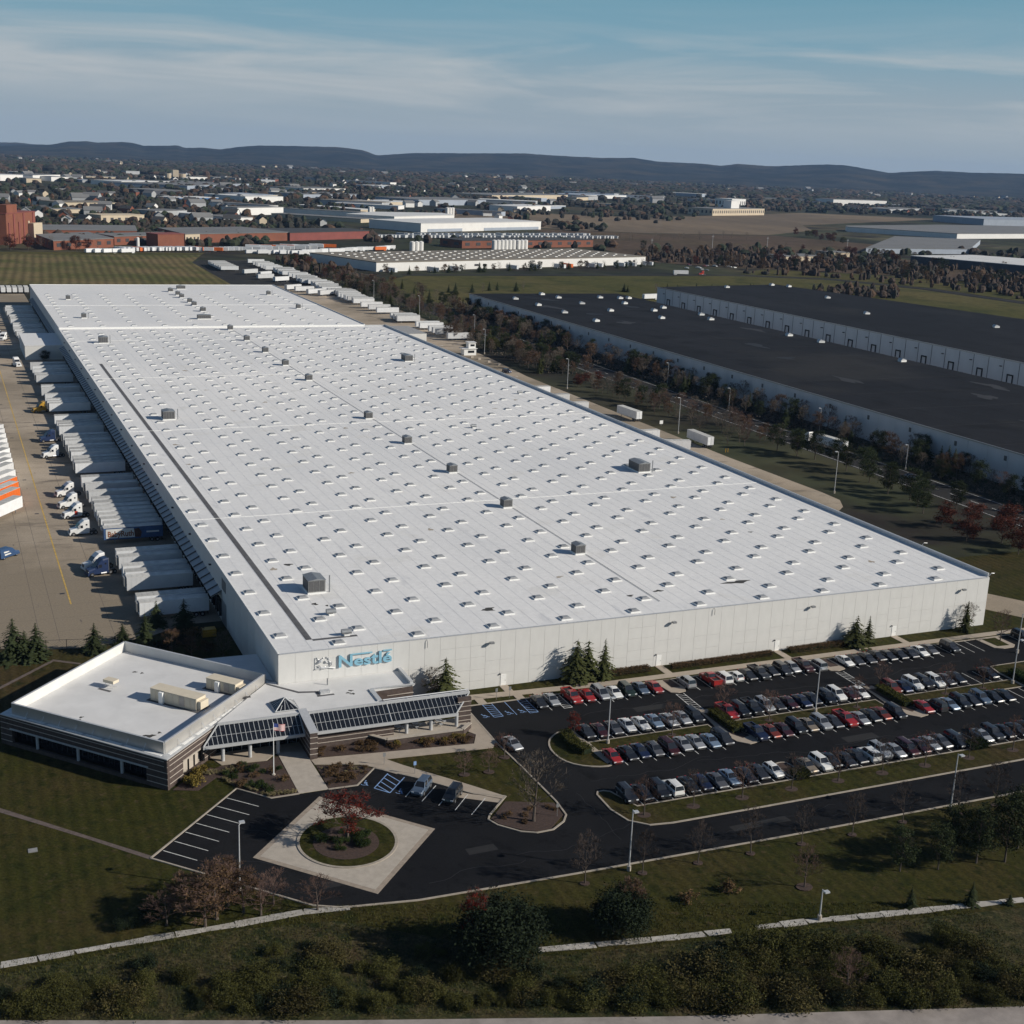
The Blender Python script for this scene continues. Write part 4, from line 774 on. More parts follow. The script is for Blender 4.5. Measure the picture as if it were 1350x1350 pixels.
def car_meshes(kind):
    if kind in CARM: return CARM[kind]
    L, W2, H, st, (b0, b1, t0, t1) = SPEC[kind]; off = L / 2; body = MB(); rings = []
    for (y, z, hw) in st:
        rings.append([(-hw * .93, y - off, .24), (-hw, y - off, .5), (-hw * .985, y - off, z - .1), (-hw * .9, y - off, z), (hw * .9, y - off, z), (hw * .985, y - off, z - .1), (hw, y - off, .5), (hw * .93, y - off, .24)])
    vs = [p for r in rings for p in r]; fs = []
    for i in range(len(rings) - 1):
        for k in range(8): fs.append((i * 8 + k, i * 8 + (k + 1) % 8, (i + 1) * 8 + (k + 1) % 8, (i + 1) * 8 + k))
    fs += [tuple(range(8)), tuple(range((len(rings) - 1) * 8, len(rings) * 8))[::-1]]
    body.add(vs, fs)
    def zb(y):
        for (p, q_) in zip(st[:-1], st[1:]):
            if p[0] <= y <= q_[0]: return p[1] + (q_[1] - p[1]) * (y - p[0]) / (q_[0] - p[0])
        return .9
    wb, wt = W2 * .88, W2 * .7
    bz0, bz1 = zb(b0) - .03, zb(b1) - .03
    B_ = [(-wb, b0 - off, bz0), (wb, b0 - off, bz0), (wb, b1 - off, bz1), (-wb, b1 - off, bz1)]; T_ = [(-wt, t0 - off, H - .05), (wt, t0 - off, H - .05), (wt, t1 - off, H - .06), (-wt, t1 - off, H - .06)]
    # roof skin with a slight crown, and pillars
    cr = [(-wt * .6, t0 - off + .12, H), (wt * .6, t0 - off + .12, H), (wt * .6, t1 - off - .12, H), (-wt * .6, t1 - off - .12, H)]
    body.add(T_ + cr, [(0, 1, 5, 4), (1, 2, 6, 5), (2, 3, 7, 6), (3, 0, 4, 7), (4, 5, 6, 7)])
    for k in range(4): body.tube([B_[k], T_[k]], .055, 4)
    for sx in (-1, 1):
        for t in ((.42, .45) if kind != 'pickup' else (.5, .5)):
            body.tube([(sx * wb, b0 + (b1 - b0) * t - off, zb(b0 + (b1 - b0) * t) - .03), (sx * wt, t0 + (t1 - t0) * t - off, H - .05)], .045, 4)
    if kind == 'pickup':
        body.box(-.8, .8, 3.55 - off, 5.45 - off, 1.17, 1.175, 1); body.box(-.98, -.8, 3.5 - off, 5.55 - off, 1.1, 1.36); body.box(.8, .98, 3.5 - off, 5.55 - off, 1.1, 1.36); body.box(-.98, .98, 5.45 - off, 5.58 - off, 1.1, 1.36)
    body.box(-W2 * .8, W2 * .8, -off - .03, -off + .1, .3, .46, 1); body.box(-W2 * .8, W2 * .8, off - .1, off + .03, .3, .46, 1)
    for sx in (-1, 1): body.box(sx * W2 * 1.0 - .09, sx * W2 * 1.0 + .09, b0 + .5 - off, b0 + .62 - off, zb(b0 + .5) - .02, zb(b0 + .5) + .12)
    out = {'body': body.mesh('body', ['paint_black', 'trim'])}
    e = .012
    def win(q4): return MB().add(q4, [(0, 1, 2, 3)]).mesh('window', 'glass_car')
    out['windshield'] = win([B_[0], B_[1], T_[1], T_[0]]); out['rear_window'] = win([B_[2], B_[3], T_[3], T_[2]])
    out['side_window'] = [win([B_[1], B_[2], T_[2], T_[1]]), win([B_[3], B_[0], T_[0], T_[3]])]
    wr = .34 if kind in ('sedan', 'hatchback', 'minivan') else .39
    wm = MB().tube([(-.11, 0, 0), (.11, 0, 0)], wr, 14, 0).tube([(-.115, 0, 0), (.115, 0, 0)], wr * .62, 10, 1)
    out['wheel'] = wm.mesh('wheel', ['rubber', 'rim']); out['wp'] = [(sx * (W2 - .1), y - off, wr) for sx in (-1, 1) for y in (.9 if kind != 'pickup' else 1.0, L - .95 if kind != 'pickup' else L - 1.25)]
    hz = st[1][1] - .12
    out['headlight'] = MB().box(-.2, .2, -.05, .1, -.08, .08).mesh('headlight', 'lamp_clear'); out['hp'] = [(sx * (st[1][2] - .2), .08 - off, hz) for sx in (-1, 1)]
    out['tail_light'] = MB().box(-.12, .12, -.08, .06, -.12, .12).mesh('tail_light', 'lamp_red'); out['tp'] = [(sx * (W2 - .2), L - .1 - off, .82) for sx in (-1, 1)]
    CARM[kind] = out; return out
def car(kind, colour, x, y, rz, label, group=None, z=.014):
    m = car_meshes(kind); r_ = thing('parked_car', label, 'pickup' if kind == 'pickup' else 'car', (x, y, z), rz, group)
    b = link('body', m['body'], r_); b.material_slots[0].link = 'OBJECT'; b.material_slots[0].material = MATS['paint_' + colour]
    link('windshield', m['windshield'], r_); link('rear_window', m['rear_window'], r_)
    for w_ in m['side_window']: link('side_window', w_, r_)
    for p in m['wp']: link('wheel', m['wheel'], r_, p)
    for p in m['hp']: link('headlight', m['headlight'], r_, p)
    for p in m['tp']: link('tail_light', m['tail_light'], r_, p)
    return r_
K = {'s': 'sedan', 'h': 'hatchback', 'u': 'SUV', 'v': 'minivan', 'p': 'pickup'}
CC = {'k': 'black', 'c': 'charcoal', 'g': 'grey', 's': 'silver', 'w': 'white', 'r': 'red', 'm': 'maroon', 'n': 'navy', 'b': 'slate blue', 'l': 'light blue', 't': 'tan', 'o': 'orange red', 'd': 'dark green'}
USED = {}
def row(codes, x0, y, rowname, face=0, pitch=2.645):
    """codes like 'rp ks -- ws': colour+kind per stall; face 0 = nose towards the road"""
    cs = codes.split()
    def desc(i):
        if i < 0 or i >= len(cs): return 'the row end'
        if cs[i] == '--': return 'an empty stall'
        return ('an ' if CC[cs[i][0]][0] in 'aeiou' else 'a ') + CC[cs[i][0]] + ' ' + K[cs[i][1]]
    for i, c in enumerate(cs):
        if c == '--': continue
        col, kd = CC[c[0]], K[c[1]]; rv = face ^ (len(c) > 2)
        lab = '%s %s %s between %s and %s' % (col, kd, rowname, desc(i - 1), desc(i + 1))
        if len(lab.split()) > 16: lab = '%s %s %s beside %s' % (col, kd, rowname, desc(i + 1))
        car(kd, col, x0 + pitch * i + rng.uniform(-.2, .2), y + rng.uniform(-.35, .35), (math.pi if rv else 0) + rng.uniform(-.035, .035), lab, rowname)
row('ks ss', 44.55, -10.0, 'by the pavement'); row('rp rs sv ws du bs rs', 51.3, -10.1, 'by the pavement', pitch=2.76)
row('su! -- rp! wv! wh! ks cp ks cu sh mp su!', 74.9, -10.1, 'along the warehouse pavement', pitch=2.66)
row('ws cs cs ks ks ks cs ws gs -- cu', 111.1, -10.0, 'on the far warehouse pavement')
row('cs ms gs ws ws ls ss ss ku', 47.05, -24.2, 'north of the median'); row('rp ku kp su cs ms ns cs ku wu ms ws', 74.85, -24.2, 'on the middle median'); row('ou ns wu ku wu gs ks -- -- ks', 110.95, -24.2, 'north of the far median')
row('rs ks ns gh mv ss ss ls cv', 47.05, -33.9, 'south of the median'); row('np os ms ku ts su cs rp ss ks os ku', 74.85, -33.9, 'below the middle median'); row('rs cu! ls ku cs bu ks ks', 110.95, -33.9, 'south of the far median')
row('cu ks ku wu! ks ns gs ls ks cs wh', 42.9, -46.9, 'facing the road verge'); row('ts wu ks cs ks wu! su ss mv ms ss gs cv', 75.7, -46.9, 'on the roadside row', pitch=2.55); row('ss cu ks cs ks gs ku', 112.2, -46.9, 'at the far roadside row')
car('SUV', 'black', 157.2, -9.6, 0, 'black SUV parked past the last grass island by pavement')
car('SUV', 'slate blue', 13.9, -34.6, R(-40), 'blue-grey SUV in the angled stalls by the entrance walk')
car('SUV', 'black', 17.5, -38.4, R(-40), 'black boxy SUV in the angled stalls by the entrance walk')
car('sedan', 'silver', 33.2, -24.6, R(8), 'silver sedan driving past the bare tree at pavement corner')
car('sedan', 'light blue', 234.6, 119.5, R(2), 'pale car on the road beyond the tree belt')
car('SUV', 'navy', 187, 341, R(20), 'dark blue SUV standing in the far truck lane')
# ================================================================= LORRY TRAILERS AND TRACTORS
mat('trailer_white', (.62, .63, .64), .55, .07, .6, objvar=.2); mat('trailer_roof', (.5, .49, .46), .6, .2, .5, objvar=.22); mat('trailer_orange', (.62, .13, .02), .55, .08, .6); mat('trailer_blue', (.05, .1, .22), .5, .2, .6)
mat('cab_white', (.72, .72, .71), .35, .05, 1, coat=.4); mat('cab_blue', (.02, .035, .09), .35, .05, 1, coat=.4); mat('cab_red', (.45, .05, .03), .35, .05, 1, coat=.4); mat('cab_yellow', (.42, .24, .03), .4, .05, 1)
TL = 13.9
def ribbed(L, W2, z0, z1):
    mb = MB().box(-W2, W2, 0, L, z0, z1)
    n = 14
    for i in range(1, n): mb.box(-W2 - .018, W2 + .018, i * L / n - .03, i * L / n + .03, z0 + .15, z1 - .12)
    return mb
TM = {}
def tr_mesh(colour):
    if colour in TM: return TM[colour]
    d = {}
    d['box'] = ribbed(TL, 1.28, 1.15, 4.02).mesh('box', colour)
    rf = MB().box(-1.3, 1.3, -.02, TL + .02, 4.02, 4.07)
    for i in range(1, 12): rf.box(-1.25, 1.25, i * TL / 12 - .02, i * TL / 12 + .02, 4.07, 4.085)
    d['roof'] = rf.mesh('roof', 'trailer_roof')
    d['chassis'] = MB().box(-.55, -.4, .8, TL - .1, .85, 1.15).box(.4, .55, .8, TL - .1, .85, 1.15).box(-1.2, 1.2, TL - .2, TL - .1, .45, .6).mesh('chassis', 'dark_metal')
    d['leg'] = MB().box(-.08, .08, -.08, .08, 0, 1.1).mesh('landing_leg', 'grey_metal')
    d['wheel'] = MB().tube([(-.15, 0, 0), (.15, 0, 0)], .5, 12, 0).tube([(-.16, 0, 0), (.16, 0, 0)], .26, 8, 1).mesh('wheel', ['rubber', 'rim'])
    d['door'] = MB().box(-.6, .6, 0, .05, 1.25, 3.95).box(.4, .44, .05, .1, 1.3, 3.9).mesh('rear_door', colour)
    d['reefer'] = MB().box(-1.0, 1.0, -.55, 0, 2.1, 3.9).mesh('cooling_unit', 'unit_grey')
    TM[colour] = d; return d
def trailer(x, y, rz, label, group=None, colour='trailer_white', reefer=False):
    """origin at the nose; the box runs along local +y to the rear doors"""
    d = tr_mesh(colour); r_ = thing('truck_trailer', label, 'trailer', (x, y, .012), rz, group)
    link('box', d['box'], r_); link('roof', d['roof'], r_); link('chassis', d['chassis'], r_)
    for sx in (-.75, .75): link('landing_leg', d['leg'], r_, (sx, 2.6, 0))
    for yy in (TL - 1.3, TL - 2.6):
        for sx in (-1.05, 1.05): link('wheel', d['wheel'], r_, (sx, yy, .5))
    for sx in (-.63, .63): link('rear_door', d['door'], r_, (sx, TL, 0))
    if reefer: link('cooling_unit', d['reefer'], r_)
    return r_
CABM = {}
def cab_meshes(c):
    if c in CABM: return CABM[c]
    d = {}
    b = MB()
    prof = [(-3.2, .6, 1.05, .95), (-3.1, .6, 1.6, 1.0), (-1.6, .55, 1.95, 1.1), (-1.55, .55, 2.0, 1.12), (-.75, .55, 3.0, 1.15), (.2, .55, 3.75, 1.18), (1.35, .55, 3.9, 1.2), (1.4, .6, 3.8, 1.18)]
    vs = []
    for (y, z0, z1, w_) in prof: vs += [(-w_, y, z0), (-w_, y, z1 - .3), (-w_ * .86, y, z1), (w_ * .86, y, z1), (w_, y, z1 - .3), (w_, y, z0)]
    fs = [(i * 6 + k, i * 6 + (k + 1) % 6, (i + 1) * 6 + (k + 1) % 6, (i + 1) * 6 + k) for i in range(len(prof) - 1) for k in range(6)] + [tuple(range(6)), tuple(range(len(vs) - 6, len(vs)))[::-1]]
    b.add(vs, fs); b.box(-1.15, 1.15, -3.35, -3.1, .35, .85)
    d['cab'] = b.mesh('cab', c)
    d['windshield'] = MB().add([(-1.0, -1.5, 2.06), (1.0, -1.5, 2.06), (.92, -.82, 2.95), (-.92, -.82, 2.95)], [(0, 1, 2, 3)]).xf(Matrix.Translation((0, -.06, .06))).mesh('windshield', 'glass_car')
    d['side'] = MB().box(-.02, .02, -.75, .05, 1.9, 2.6).mesh('side_window', 'glass_car'); d['sleeper'] = MB().box(-.02, .02, .55, .95, 2.5, 2.9).mesh('sleeper_window', 'glass_car')
    d['frame'] = MB().box(-.45, .45, 1.4, 3.3, .7, .95).mesh('frame', 'dark_metal'); d['tank'] = MB().tube([(0, -.4, .6), (0, .9, .6)], .3, 10).mesh('fuel_tank', 'rim')
    d['stack'] = MB().tube([(0, 1.5, 1), (0, 1.5, 3.9)], .08, 6).mesh('exhaust_stack', 'rim'); d['grille'] = MB().box(-.55, .55, -3.24, -3.19, .85, 1.5).mesh('grille', 'louver')
    d['headlight'] = MB().box(-.15, .15, -.04, .04, -.12, .12).mesh('headlight', 'lamp_clear'); d['mirror'] = MB().box(-.06, .06, -.05, .05, 1.9, 2.6).mesh('mirror', 'dark_metal')
    CABM[c] = d; return d
def tractor(x, y, rz, label, colour='cab_white', group=None):
    d = cab_meshes(colour); r_ = thing('tractor_unit', label, 'lorry cab', (x, y, .012), rz, group)
    for k in ('cab', 'windshield', 'frame', 'grille'): link({'cab': 'cab', 'windshield': 'windshield', 'frame': 'frame', 'grille': 'grille'}[k], d[k], r_)
    for sx in (-1, 1):
        link('side_window', d['side'], r_, (sx * 1.15, 0, 0)); link('sleeper_window', d['sleeper'], r_, (sx * 1.19, 0, 0)); link('fuel_tank', d['tank'], r_, (sx * 1.0, 0, 0)); link('exhaust_stack', d['stack'], r_, (sx * 1.05, 0, 0)); link('mirror', d['mirror'], r_, (sx * 1.35, -1.0, 0)); link('headlight', d['headlight'], r_, (sx * .8, -3.15, 1.15))
        for yy in (-2.4, 1.9, 2.9): link('wheel', tr_mesh('trailer_white')['wheel'], r_, (sx * 1.0, yy, .5))
    return r_
LEFT = -math.pi / 2    # local +y -> world +x (rear doors at the dock wall on the west side)
docks = [54.2, 58.4, 71.4, 75.5, 79.8, 86.9, 91.6, 115.8, 120, 124.2, 128.2, 132.2, 136.4, 140.6, 148, 156.7, 165.2, 182.4, 186.5, 190.6, 198, 202.2, 207.1, 214.4, 218.6, 223.2, 236.8, 240.9, 245, 255.5, 278.6, 282.7, 286.9, 297.4, 310.9, 316.6, 340.6, 344.8, 355, 363.4, 372]
ONES = 'first second third fourth fifth sixth seventh eighth ninth tenth eleventh twelfth thirteenth fourteenth fifteenth sixteenth seventeenth eighteenth nineteenth'.split()
def ordinal(i): return ONES[i - 1] if i < 20 else ({2: 'twenty', 3: 'thirty', 4: 'forty', 5: 'fifty', 6: 'sixty'}[i // 10] + '-' + ONES[i % 10 - 1] if i % 10 else {2: 'twentieth', 3: 'thirtieth', 4: 'fortieth', 5: 'fiftieth', 6: 'sixtieth'}[i // 10])
for i, y in enumerate(docks):
    trailer(-15.95 + rng.uniform(-.25, .25), y, LEFT, '%s white trailer along the canopied docks, counting from the yard fence' % ordinal(i + 1), 'trailers at the canopied docks', reefer=rng.random() < .35)
for i, y in enumerate((455, 463, 472, 480, 488.5, 497, 505, 522, 530.5, 539, 556, 565, 573, 581)): trailer(-16 + rng.uniform(-.4, .4), y, LEFT, '%s white trailer past the projecting dock wing, counting from the wing' % ordinal(i + 1), 'trailers beyond the dock wing', reefer=rng.random() < .3)
# the printed trailer nearest the gap
bt = trailer(-16.3, 111.4, LEFT, 'trailer with blue printed side and brown candy lettering at docks', colour='trailer_blue')
mat('print_white', (.62, .62, .6), .6, .15, 1); mat('print_brown', (.22, .07, .02), .6, .1, 1); mat('print_choc', (.07, .03, .02), .6, .3, 1)
MB().add([(1.31, .5, 1.45), (1.31, 7.4, 1.45), (1.31, 7.0, 3.75), (1.31, .5, 3.75)], [(0, 1, 2, 3)]).build('side_print', 'print_white', bt)
MB().add([(1.315, 7.2, 1.5), (1.315, 8.6, 1.4), (1.315, 8.9, 2.6), (1.315, 8.2, 3.7), (1.315, 7.1, 3.5)], [(0, 1, 2, 3, 4)]).build('side_print', 'print_choc', bt)
MB().add([(1.315, 10, 2.4), (1.315, 13, 2.4), (1.315, 13, 2.8), (1.315, 10, 2.8)], [(0, 1, 2, 3)]).build('side_print', 'print_white', bt)
gl, k = glyphs('BabyRuth', 1.9, 6.1, .05, .004)
for ch, me, x in gl:
    me.materials.clear(); me.materials.append(MATS['print_brown']); o = link('letter', me, bt, (1.322, .9 + x * k, 1.85)); o.rotation_euler = (R(90), 0, R(90)); o.scale = (k, 1.0, 1)
# tractors in front of the docks
tractor(-20.2, 120.6, -math.pi / 2 + .12, 'white lorry cab beside the printed trailer'); tractor(-20.4, 137.2, -math.pi / 2 + .3, 'white lorry cab with red flank among parked cabs', 'cab_white'); tractor(-20.6, 147.6, -math.pi / 2 + .3, 'white lorry cab, middle one of the row of cabs'); tractor(-20.3, 160, -math.pi / 2 + .3, 'white lorry cab at the far end of the row of cabs')
tractor(-20.0, 91.6, -math.pi / 2 + .3, 'white lorry cab half hidden behind a dark blue cab'); tractor(-19.7, 87.0, -math.pi / 2 + .3, 'dark blue lorry cab in front of the five grouped trailers', 'cab_blue')
tractor(-20.2, 209, -math.pi / 2 + .3, 'white lorry cab standing alone before the middle docks'); tractor(-19.3, 232, -math.pi / 2 + .25, 'dark blue lorry cab in shade before the middle docks', 'cab_blue'); tractor(-18.2, 282.8, -math.pi / 2 + .3, 'yellow yard tractor at the docks', 'cab_yellow'); tractor(-20.6, 389, .25, 'white lorry cab facing out beside the white dock wing'); tractor(-22, 470, -.4, 'white lorry cab beyond the white dock wing'); tractor(-24, 482, .6, 'white lorry cab turning beyond the dock wing')
MB().box(-1.13, -1.12, -.6, 1.2, .9, 1.9).build('flank', 'cab_red', bpy.data.objects['tractor_unit.001'], (2.3, 0, 0))
tag(MB().box(-5.5, -2.8, 40.5, 42.3, .0, 1.5).box(-5.3, -3, 40.3, 40.5, .2, 1.1).build('skip', 'cab_yellow'), 'yellow steel skip in shade beside dock end', 'skip')
# trailers parked aslant on the yard's outer side
for i, y in enumerate([146.5, 156, 162.8, 169, 177, 186.4, 192.4, 199.2, 206.3, 213.6, 221, 228.5, 236, 243]):
    oc = y in (156, 162.8, 169)
    trailer(-33.6, y + .8, R(146), ('%s orange slanted trailer on the outer side of yard from fence' % ONES[i - 1]) if oc else ('%s slanted trailer in the outer yard row, a white one' % ONES[i]), 'orange slanted trailers' if oc else 'white slanted trailers', 'trailer_orange' if oc else 'trailer_white')
# blue delivery van
vn = thing('delivery_van', 'blue panel van with pale side graphics crossing the truck yard', 'van', (-38.4, 105.6, .014), R(132)); 
prof = [(-2.9, .45, .85), (-2.8, .4, 1.15), (-1.7, .4, 1.4), (-.9, .4, 2.25), (-.4, .4, 2.45), (2.7, .4, 2.45), (2.85, .45, 2.3)]
vb = MB(); vs_ = []
for (y, z0, z1) in prof: vs_ += [(-.98, y, z0), (-1.0, y, (z0 + z1) / 2), (-.86, y, z1), (.86, y, z1), (1.0, y, (z0 + z1) / 2), (.98, y, z0)]
vb.add(vs_, [(i * 6 + k, i * 6 + (k + 1) % 6, (i + 1) * 6 + (k + 1) % 6, (i + 1) * 6 + k) for i in range(6) for k in range(6)] + [tuple(range(6)), tuple(range(36, 42))[::-1]])
mat('van_blue', (.03, .07, .16), .35, .1, 1, coat=.5); vb.build('body', 'van_blue', vn)
MB().add([(-.8, -1.62, 1.5), (.8, -1.62, 1.5), (.78, -1.0, 2.2), (-.78, -1.0, 2.2)], [(0, 1, 2, 3)]).build('windshield', 'glass_car', vn)
for sx in (-1, 1):
    MB().add([(sx * 1.01, -.3, 1.0), (sx * 1.01, 1.6, .9), (sx * .97, 1.9, 1.9), (sx * .96, .3, 1.8)], [(0, 1, 2, 3)]).build('side_graphic', 'print_white', vn)
    for yy in (-2.0, 1.8): link('wheel', tr_mesh('trailer_white')['wheel'], vn, (sx * .85, yy, .37), sc=(.8, .75, .75))
# ---- far side of the warehouse: docked trailers show only their noses; lane trailers; rows of stored trailers
RIGHT = math.pi / 2
for i, (x, y) in enumerate([(181, 282), (181, 263.5), (180.6, 245.5), (181.3, 190.5)]): trailer(x, y, RIGHT, 'white trailer docked on the far wall with its nose showing', 'noses past the parapet')
trailer(183, 171.5, R(75), 'white trailer docked askew on the far wall')
trailer(190.2, 236.5, math.pi + .07, 'flat-sided trailer with dark rear frame in the far truck lane'); trailer(193.2, 188.5, math.pi, 'white trailer standing alone beside two yellow bollards')
trailer(236.0, 171.5, math.pi + .1, 'white trailer travelling on the road behind the conifers')
tractor(235.2, 176.5, math.pi + .1, 'white lorry cab pulling a trailer on the tree-lined road', group=None)
for y in (446.5, 463.5, 470, 476.5, 490, 496.5): trailer(197 + rng.uniform(-.4, .4), y, LEFT, 'white trailer stored near the guard booth', 'trailers near the guard booth')
for y in (521.5, 524.8, 528.2, 532, 536, 564, 580, 594, 614.5): trailer(194.5 + rng.uniform(-1, 1), y, LEFT, 'white trailer stored in the far truck yard row', 'stored trailers in yard row')
yy = 622.; kk = 0
while yy < 850:
    kk += 1; gap = rng.random() < .12
    trailer(195.5 + rng.uniform(-1.2, 1.2) + (2.5 if (kk // 7) % 2 else 0), yy, LEFT, '%s white trailer in the packed row by the wood, from annex end' % ordinal(kk), 'packed trailers by the wood'); yy += 3.3 + (6.5 if gap else 0) + (1.8 if yy < 660 else 0)
for y in range(850, 905, 4): trailer(156 + rng.uniform(-.5, .5), y, LEFT, 'white trailer in the outermost block of stored trailers', 'outermost stored trailers'); 
for y in (855, 862, 870, 884, 890, 900, 920): trailer(193, y, LEFT, 'white trailer stored at the rear of far yard', 'rear stored trailers')
for x, y, a in ((186, 664, 60), (180, 672, 65), (176, 690, 80), (172, 700, 60), (178, 760, 60), (170, 780, 70), (176, 800, 50), (168, 820, 60)): trailer(x, y, R(-a), 'white trailer left at an angle behind the warehouse', 'angled trailers behind warehouse')
for k in range(10): trailer(-15.5 + 3.45 * k - 14, 680, 0, 'white trailer parked nose-on at field edge behind warehouse', 'trailers at the field edge')
# ---- guard booth, barrier blocks
gb = thing('guard_booth', 'white two-storey guard booth with flat roofs at truck gate', 'booth', (189.5, 396, 0))
MB().box(-3, 3.4, -2, 2.2, 0, 3.2).build('wall', 'white_paint', gb); MB().box(-.5, 3.2, -1.6, 2, 3.2, 6.2).build('upper_wall', 'white_paint', gb); MB().box(-4.2, 4, -2.4, 2.6, 3.2, 3.4).build('roof', 'roof_white', gb); MB().box(-.9, 3.6, -2, 2.4, 6.2, 6.4).build('roof', 'roof_white', gb)
MB().box(-1, 2.4, -2.03, -2, 1.2, 2.4).build('window', 'glass_car', gb); MB().box(.4, 2.6, -1.63, -1.6, 4.4, 5.4).build('window', 'glass_car', gb)
for i, (x, y) in enumerate([(189, 380), (190.3, 371), (192, 362), (187.5, 386)]): tag(MB().prism([(x - .7, y - .5), (x + .7, y - .5), (x + .6, y + .5), (x - .6, y + .5)], 0, .9).build('barrier_block', 'concrete_light'), 'pale concrete barrier block in the lane below guard booth', 'barrier', 'barrier blocks')
for x in (195.3, 196.2):
    tag(MB().tube([(x, 168, 0), (x, 168, 1.3)], .12, 8).build('bollard', 'cab_yellow'), 'yellow bollard on grass beside a lone white trailer', 'bollard', 'yellow bollards')
sgn = thing('lane_sign', 'small white square sign on grass beside truck lane', 'sign', (196, 214, 0)); MB().box(-.7, .7, -.03, .03, .8, 2.1).build('plate', 'white_paint', sgn); MB().tube([(0, .05, 0), (0, .05, 1.6)], .05, 5).build('post', 'grey_metal', sgn)
# ---- lamp posts
def lamp(x, y, h, label, arm=(0, -1), group=None):
    r_ = thing('lamp_post', label, 'lamp post', (x, y, 0), 0, group)
    MB().tube([(0, 0, -.05), (0, 0, .75)], .3, 10).build('base', 'concrete_light', r_); MB().tube([(0, 0, .7), (0, 0, h)], [.12, .075], 8).build('pole', 'pole_grey', r_)
    MB().tube([(0, 0, h - .05), (arm[0] * .7, arm[1] * .7, h + .1)], .05, 6).build('arm', 'pole_grey', r_)
    MB().box(arm[0] * .8 - .35, arm[0] * .8 + .35, arm[1] * .8 - .28, arm[1] * .8 + .28, h, h + .2).build('lamp_head', 'light_metal', r_)
lamp(48.9, -28.6, 8.5, 'tall grey lamp post on the median beside the first rows'); lamp(90.8, -28.6, 8.7, 'tall grey lamp post on the middle grass median'); lamp(136.4, -29, 9.2, 'tall grey lamp post at the far end of the median')
lamp(33, -65.9, 9.2, 'tall grey lamp post beside the road kerb near the island'); lamp(88.4, -66.6, 9.5, 'tall lamp post on the lawn kerb among bare road trees'); lamp(-17.9, -53.6, 9.5, 'tall grey lamp post beside the angled forecourt stalls', (.6, .6)); lamp(50.7, -85.1, 4.5, 'short path lamp with round head beside broken footpath'); lamp(150, -16, 8.5, 'tall lamp post near the far pavement island')
for i, (x, y, h) in enumerate([(196.9, 109, 12.9), (195.2, 200, 13.2), (196.1, 296, 12.9), (198.8, 397.6, 12.3), (214, 450, 13), (216, 545, 13), (217, 640, 13)]): lamp(x, y, h, '%s tall mast light along the far truck lane from the curved kerb' % ordn[i], (-1, 0), 'mast lights by the truck lane')
for i, (x, y, h) in enumerate([(241.5, 130.5, 8.4), (250, 190, 9.3), (242, 240, 8.5), (248.9, 302, 9.1)]): lamp(x, y, h, '%s street lamp along the tree-lined road from the cab end' % ordn[i], (-1, 0), 'street lamps on the tree-lined road')
# ---- small signs in the car park
for i, (x, y, lab) in enumerate([(11.1, -24.6, 'dark back of a small sign on the entrance walk corner'), (14.7, -29.0, 'blue accessible parking sign beside the blue hatched bay'), (38.2, -5.7, 'grey accessible parking sign on the front pavement grass'), (40.8, -5.7, 'grey parking sign beside the personnel door path'), (30.1, -48.8, 'grey sign post on mulch island at its tip')]):
    s_ = thing('parking_sign', lab, 'sign', (x, y, 0)); MB().tube([(0, 0, 0), (0, 0, 2.2)], .04, 5).build('post', 'grey_metal', s_); MB().box(-.22, .22, -.05, -.02, 1.55, 2.2).build('plate', 'line_blue' if i == 1 else 'grey_metal', s_)
# yard fence
fn = thing('chain_fence', 'black chain link fence along the end of truck yard', 'fence')
fx = [(-62, 46.5), (-42.7, 44.6), (-34.6, 42.4), (-27.3, 41), (-22, 41)]
mat('mesh_fence', (.03, .03, .03), .7, .2, 2)
for a, b in zip(fx[:-1], fx[1:]):
    n = max(1, int((Vector(b) - Vector(a)).length / 2.6))
    for i in range(n + 1): p = lerp(a, b, i / n); MB().tube([(p[0], p[1], 0), (p[0], p[1], 2)], .06, 5).build('post', 'dark_metal', fn)
    for z in (.1, 1.95): MB().tube([(a[0], a[1], z), (b[0], b[1], z)], .035, 4).build('rail', 'dark_metal', fn)
    wm = MB(); d_ = Vector(b) - Vector(a); m_ = int(d_.length / .5)
    for i in range(m_):
        p, q_ = lerp(a, b, i / m_), lerp(a, b, min(1, (i + 4) / m_)); wm.tube([(p[0], p[1], .1), (q_[0], q_[1], 1.95)], .008, 3, cap=False); wm.tube([(p[0], p[1], 1.95), (q_[0], q_[1], .1)], .008, 3, cap=False)
    stuff(wm.build('chain_link', 'mesh_fence', fn))
# ================================================================= DARK-ROOFED WAREHOUSES ACROSS THE ROAD
layered('black_roof', (.0165, .0168, .0195), [((.0225, .0228, .026), .02, .55, .1, (1, .3, 1)), ((.013, .013, .0145), .06, .58, .06, None), ((.03, .029, .029), .008, .62, .05, None)], rough=.8, fine=(.6, .1))
mat('grey_wall', (.5, .51, .53), .8, .07, .15, stretch=(1, 1, .3))
dw = thing('dark_warehouse', 'long warehouse with black roof and pale blue-grey wall facing the road', 'warehouse')
MB().box(260.2, 366, 20, 576, 0, 10.9).build('wall', 'grey_wall', dw)
MB().box(259.9, 366.2, 19.8, 576.2, 10.9, 11.1).build('roof', 'black_roof', dw)
MB().box(259.8, 260.15, 19.8, 576.2, 10.75, 11.25).build('coping', 'grey_metal', dw)
pm = MB().box(0, .2, .05, 9.15, 0, 10.7).mesh('wall_panel', 'grey_wall')
for i in range(60): link('wall_panel', pm, dw, (259.98, 22 + i * 9.2, 0))
wmn = MB().box(-.06, 0, -.6, .6, 7.6, 9.2).mesh('louver', 'louver')
for i in range(22): link('louver', wmn, dw, (259.98, 60 + i * 23, 0))
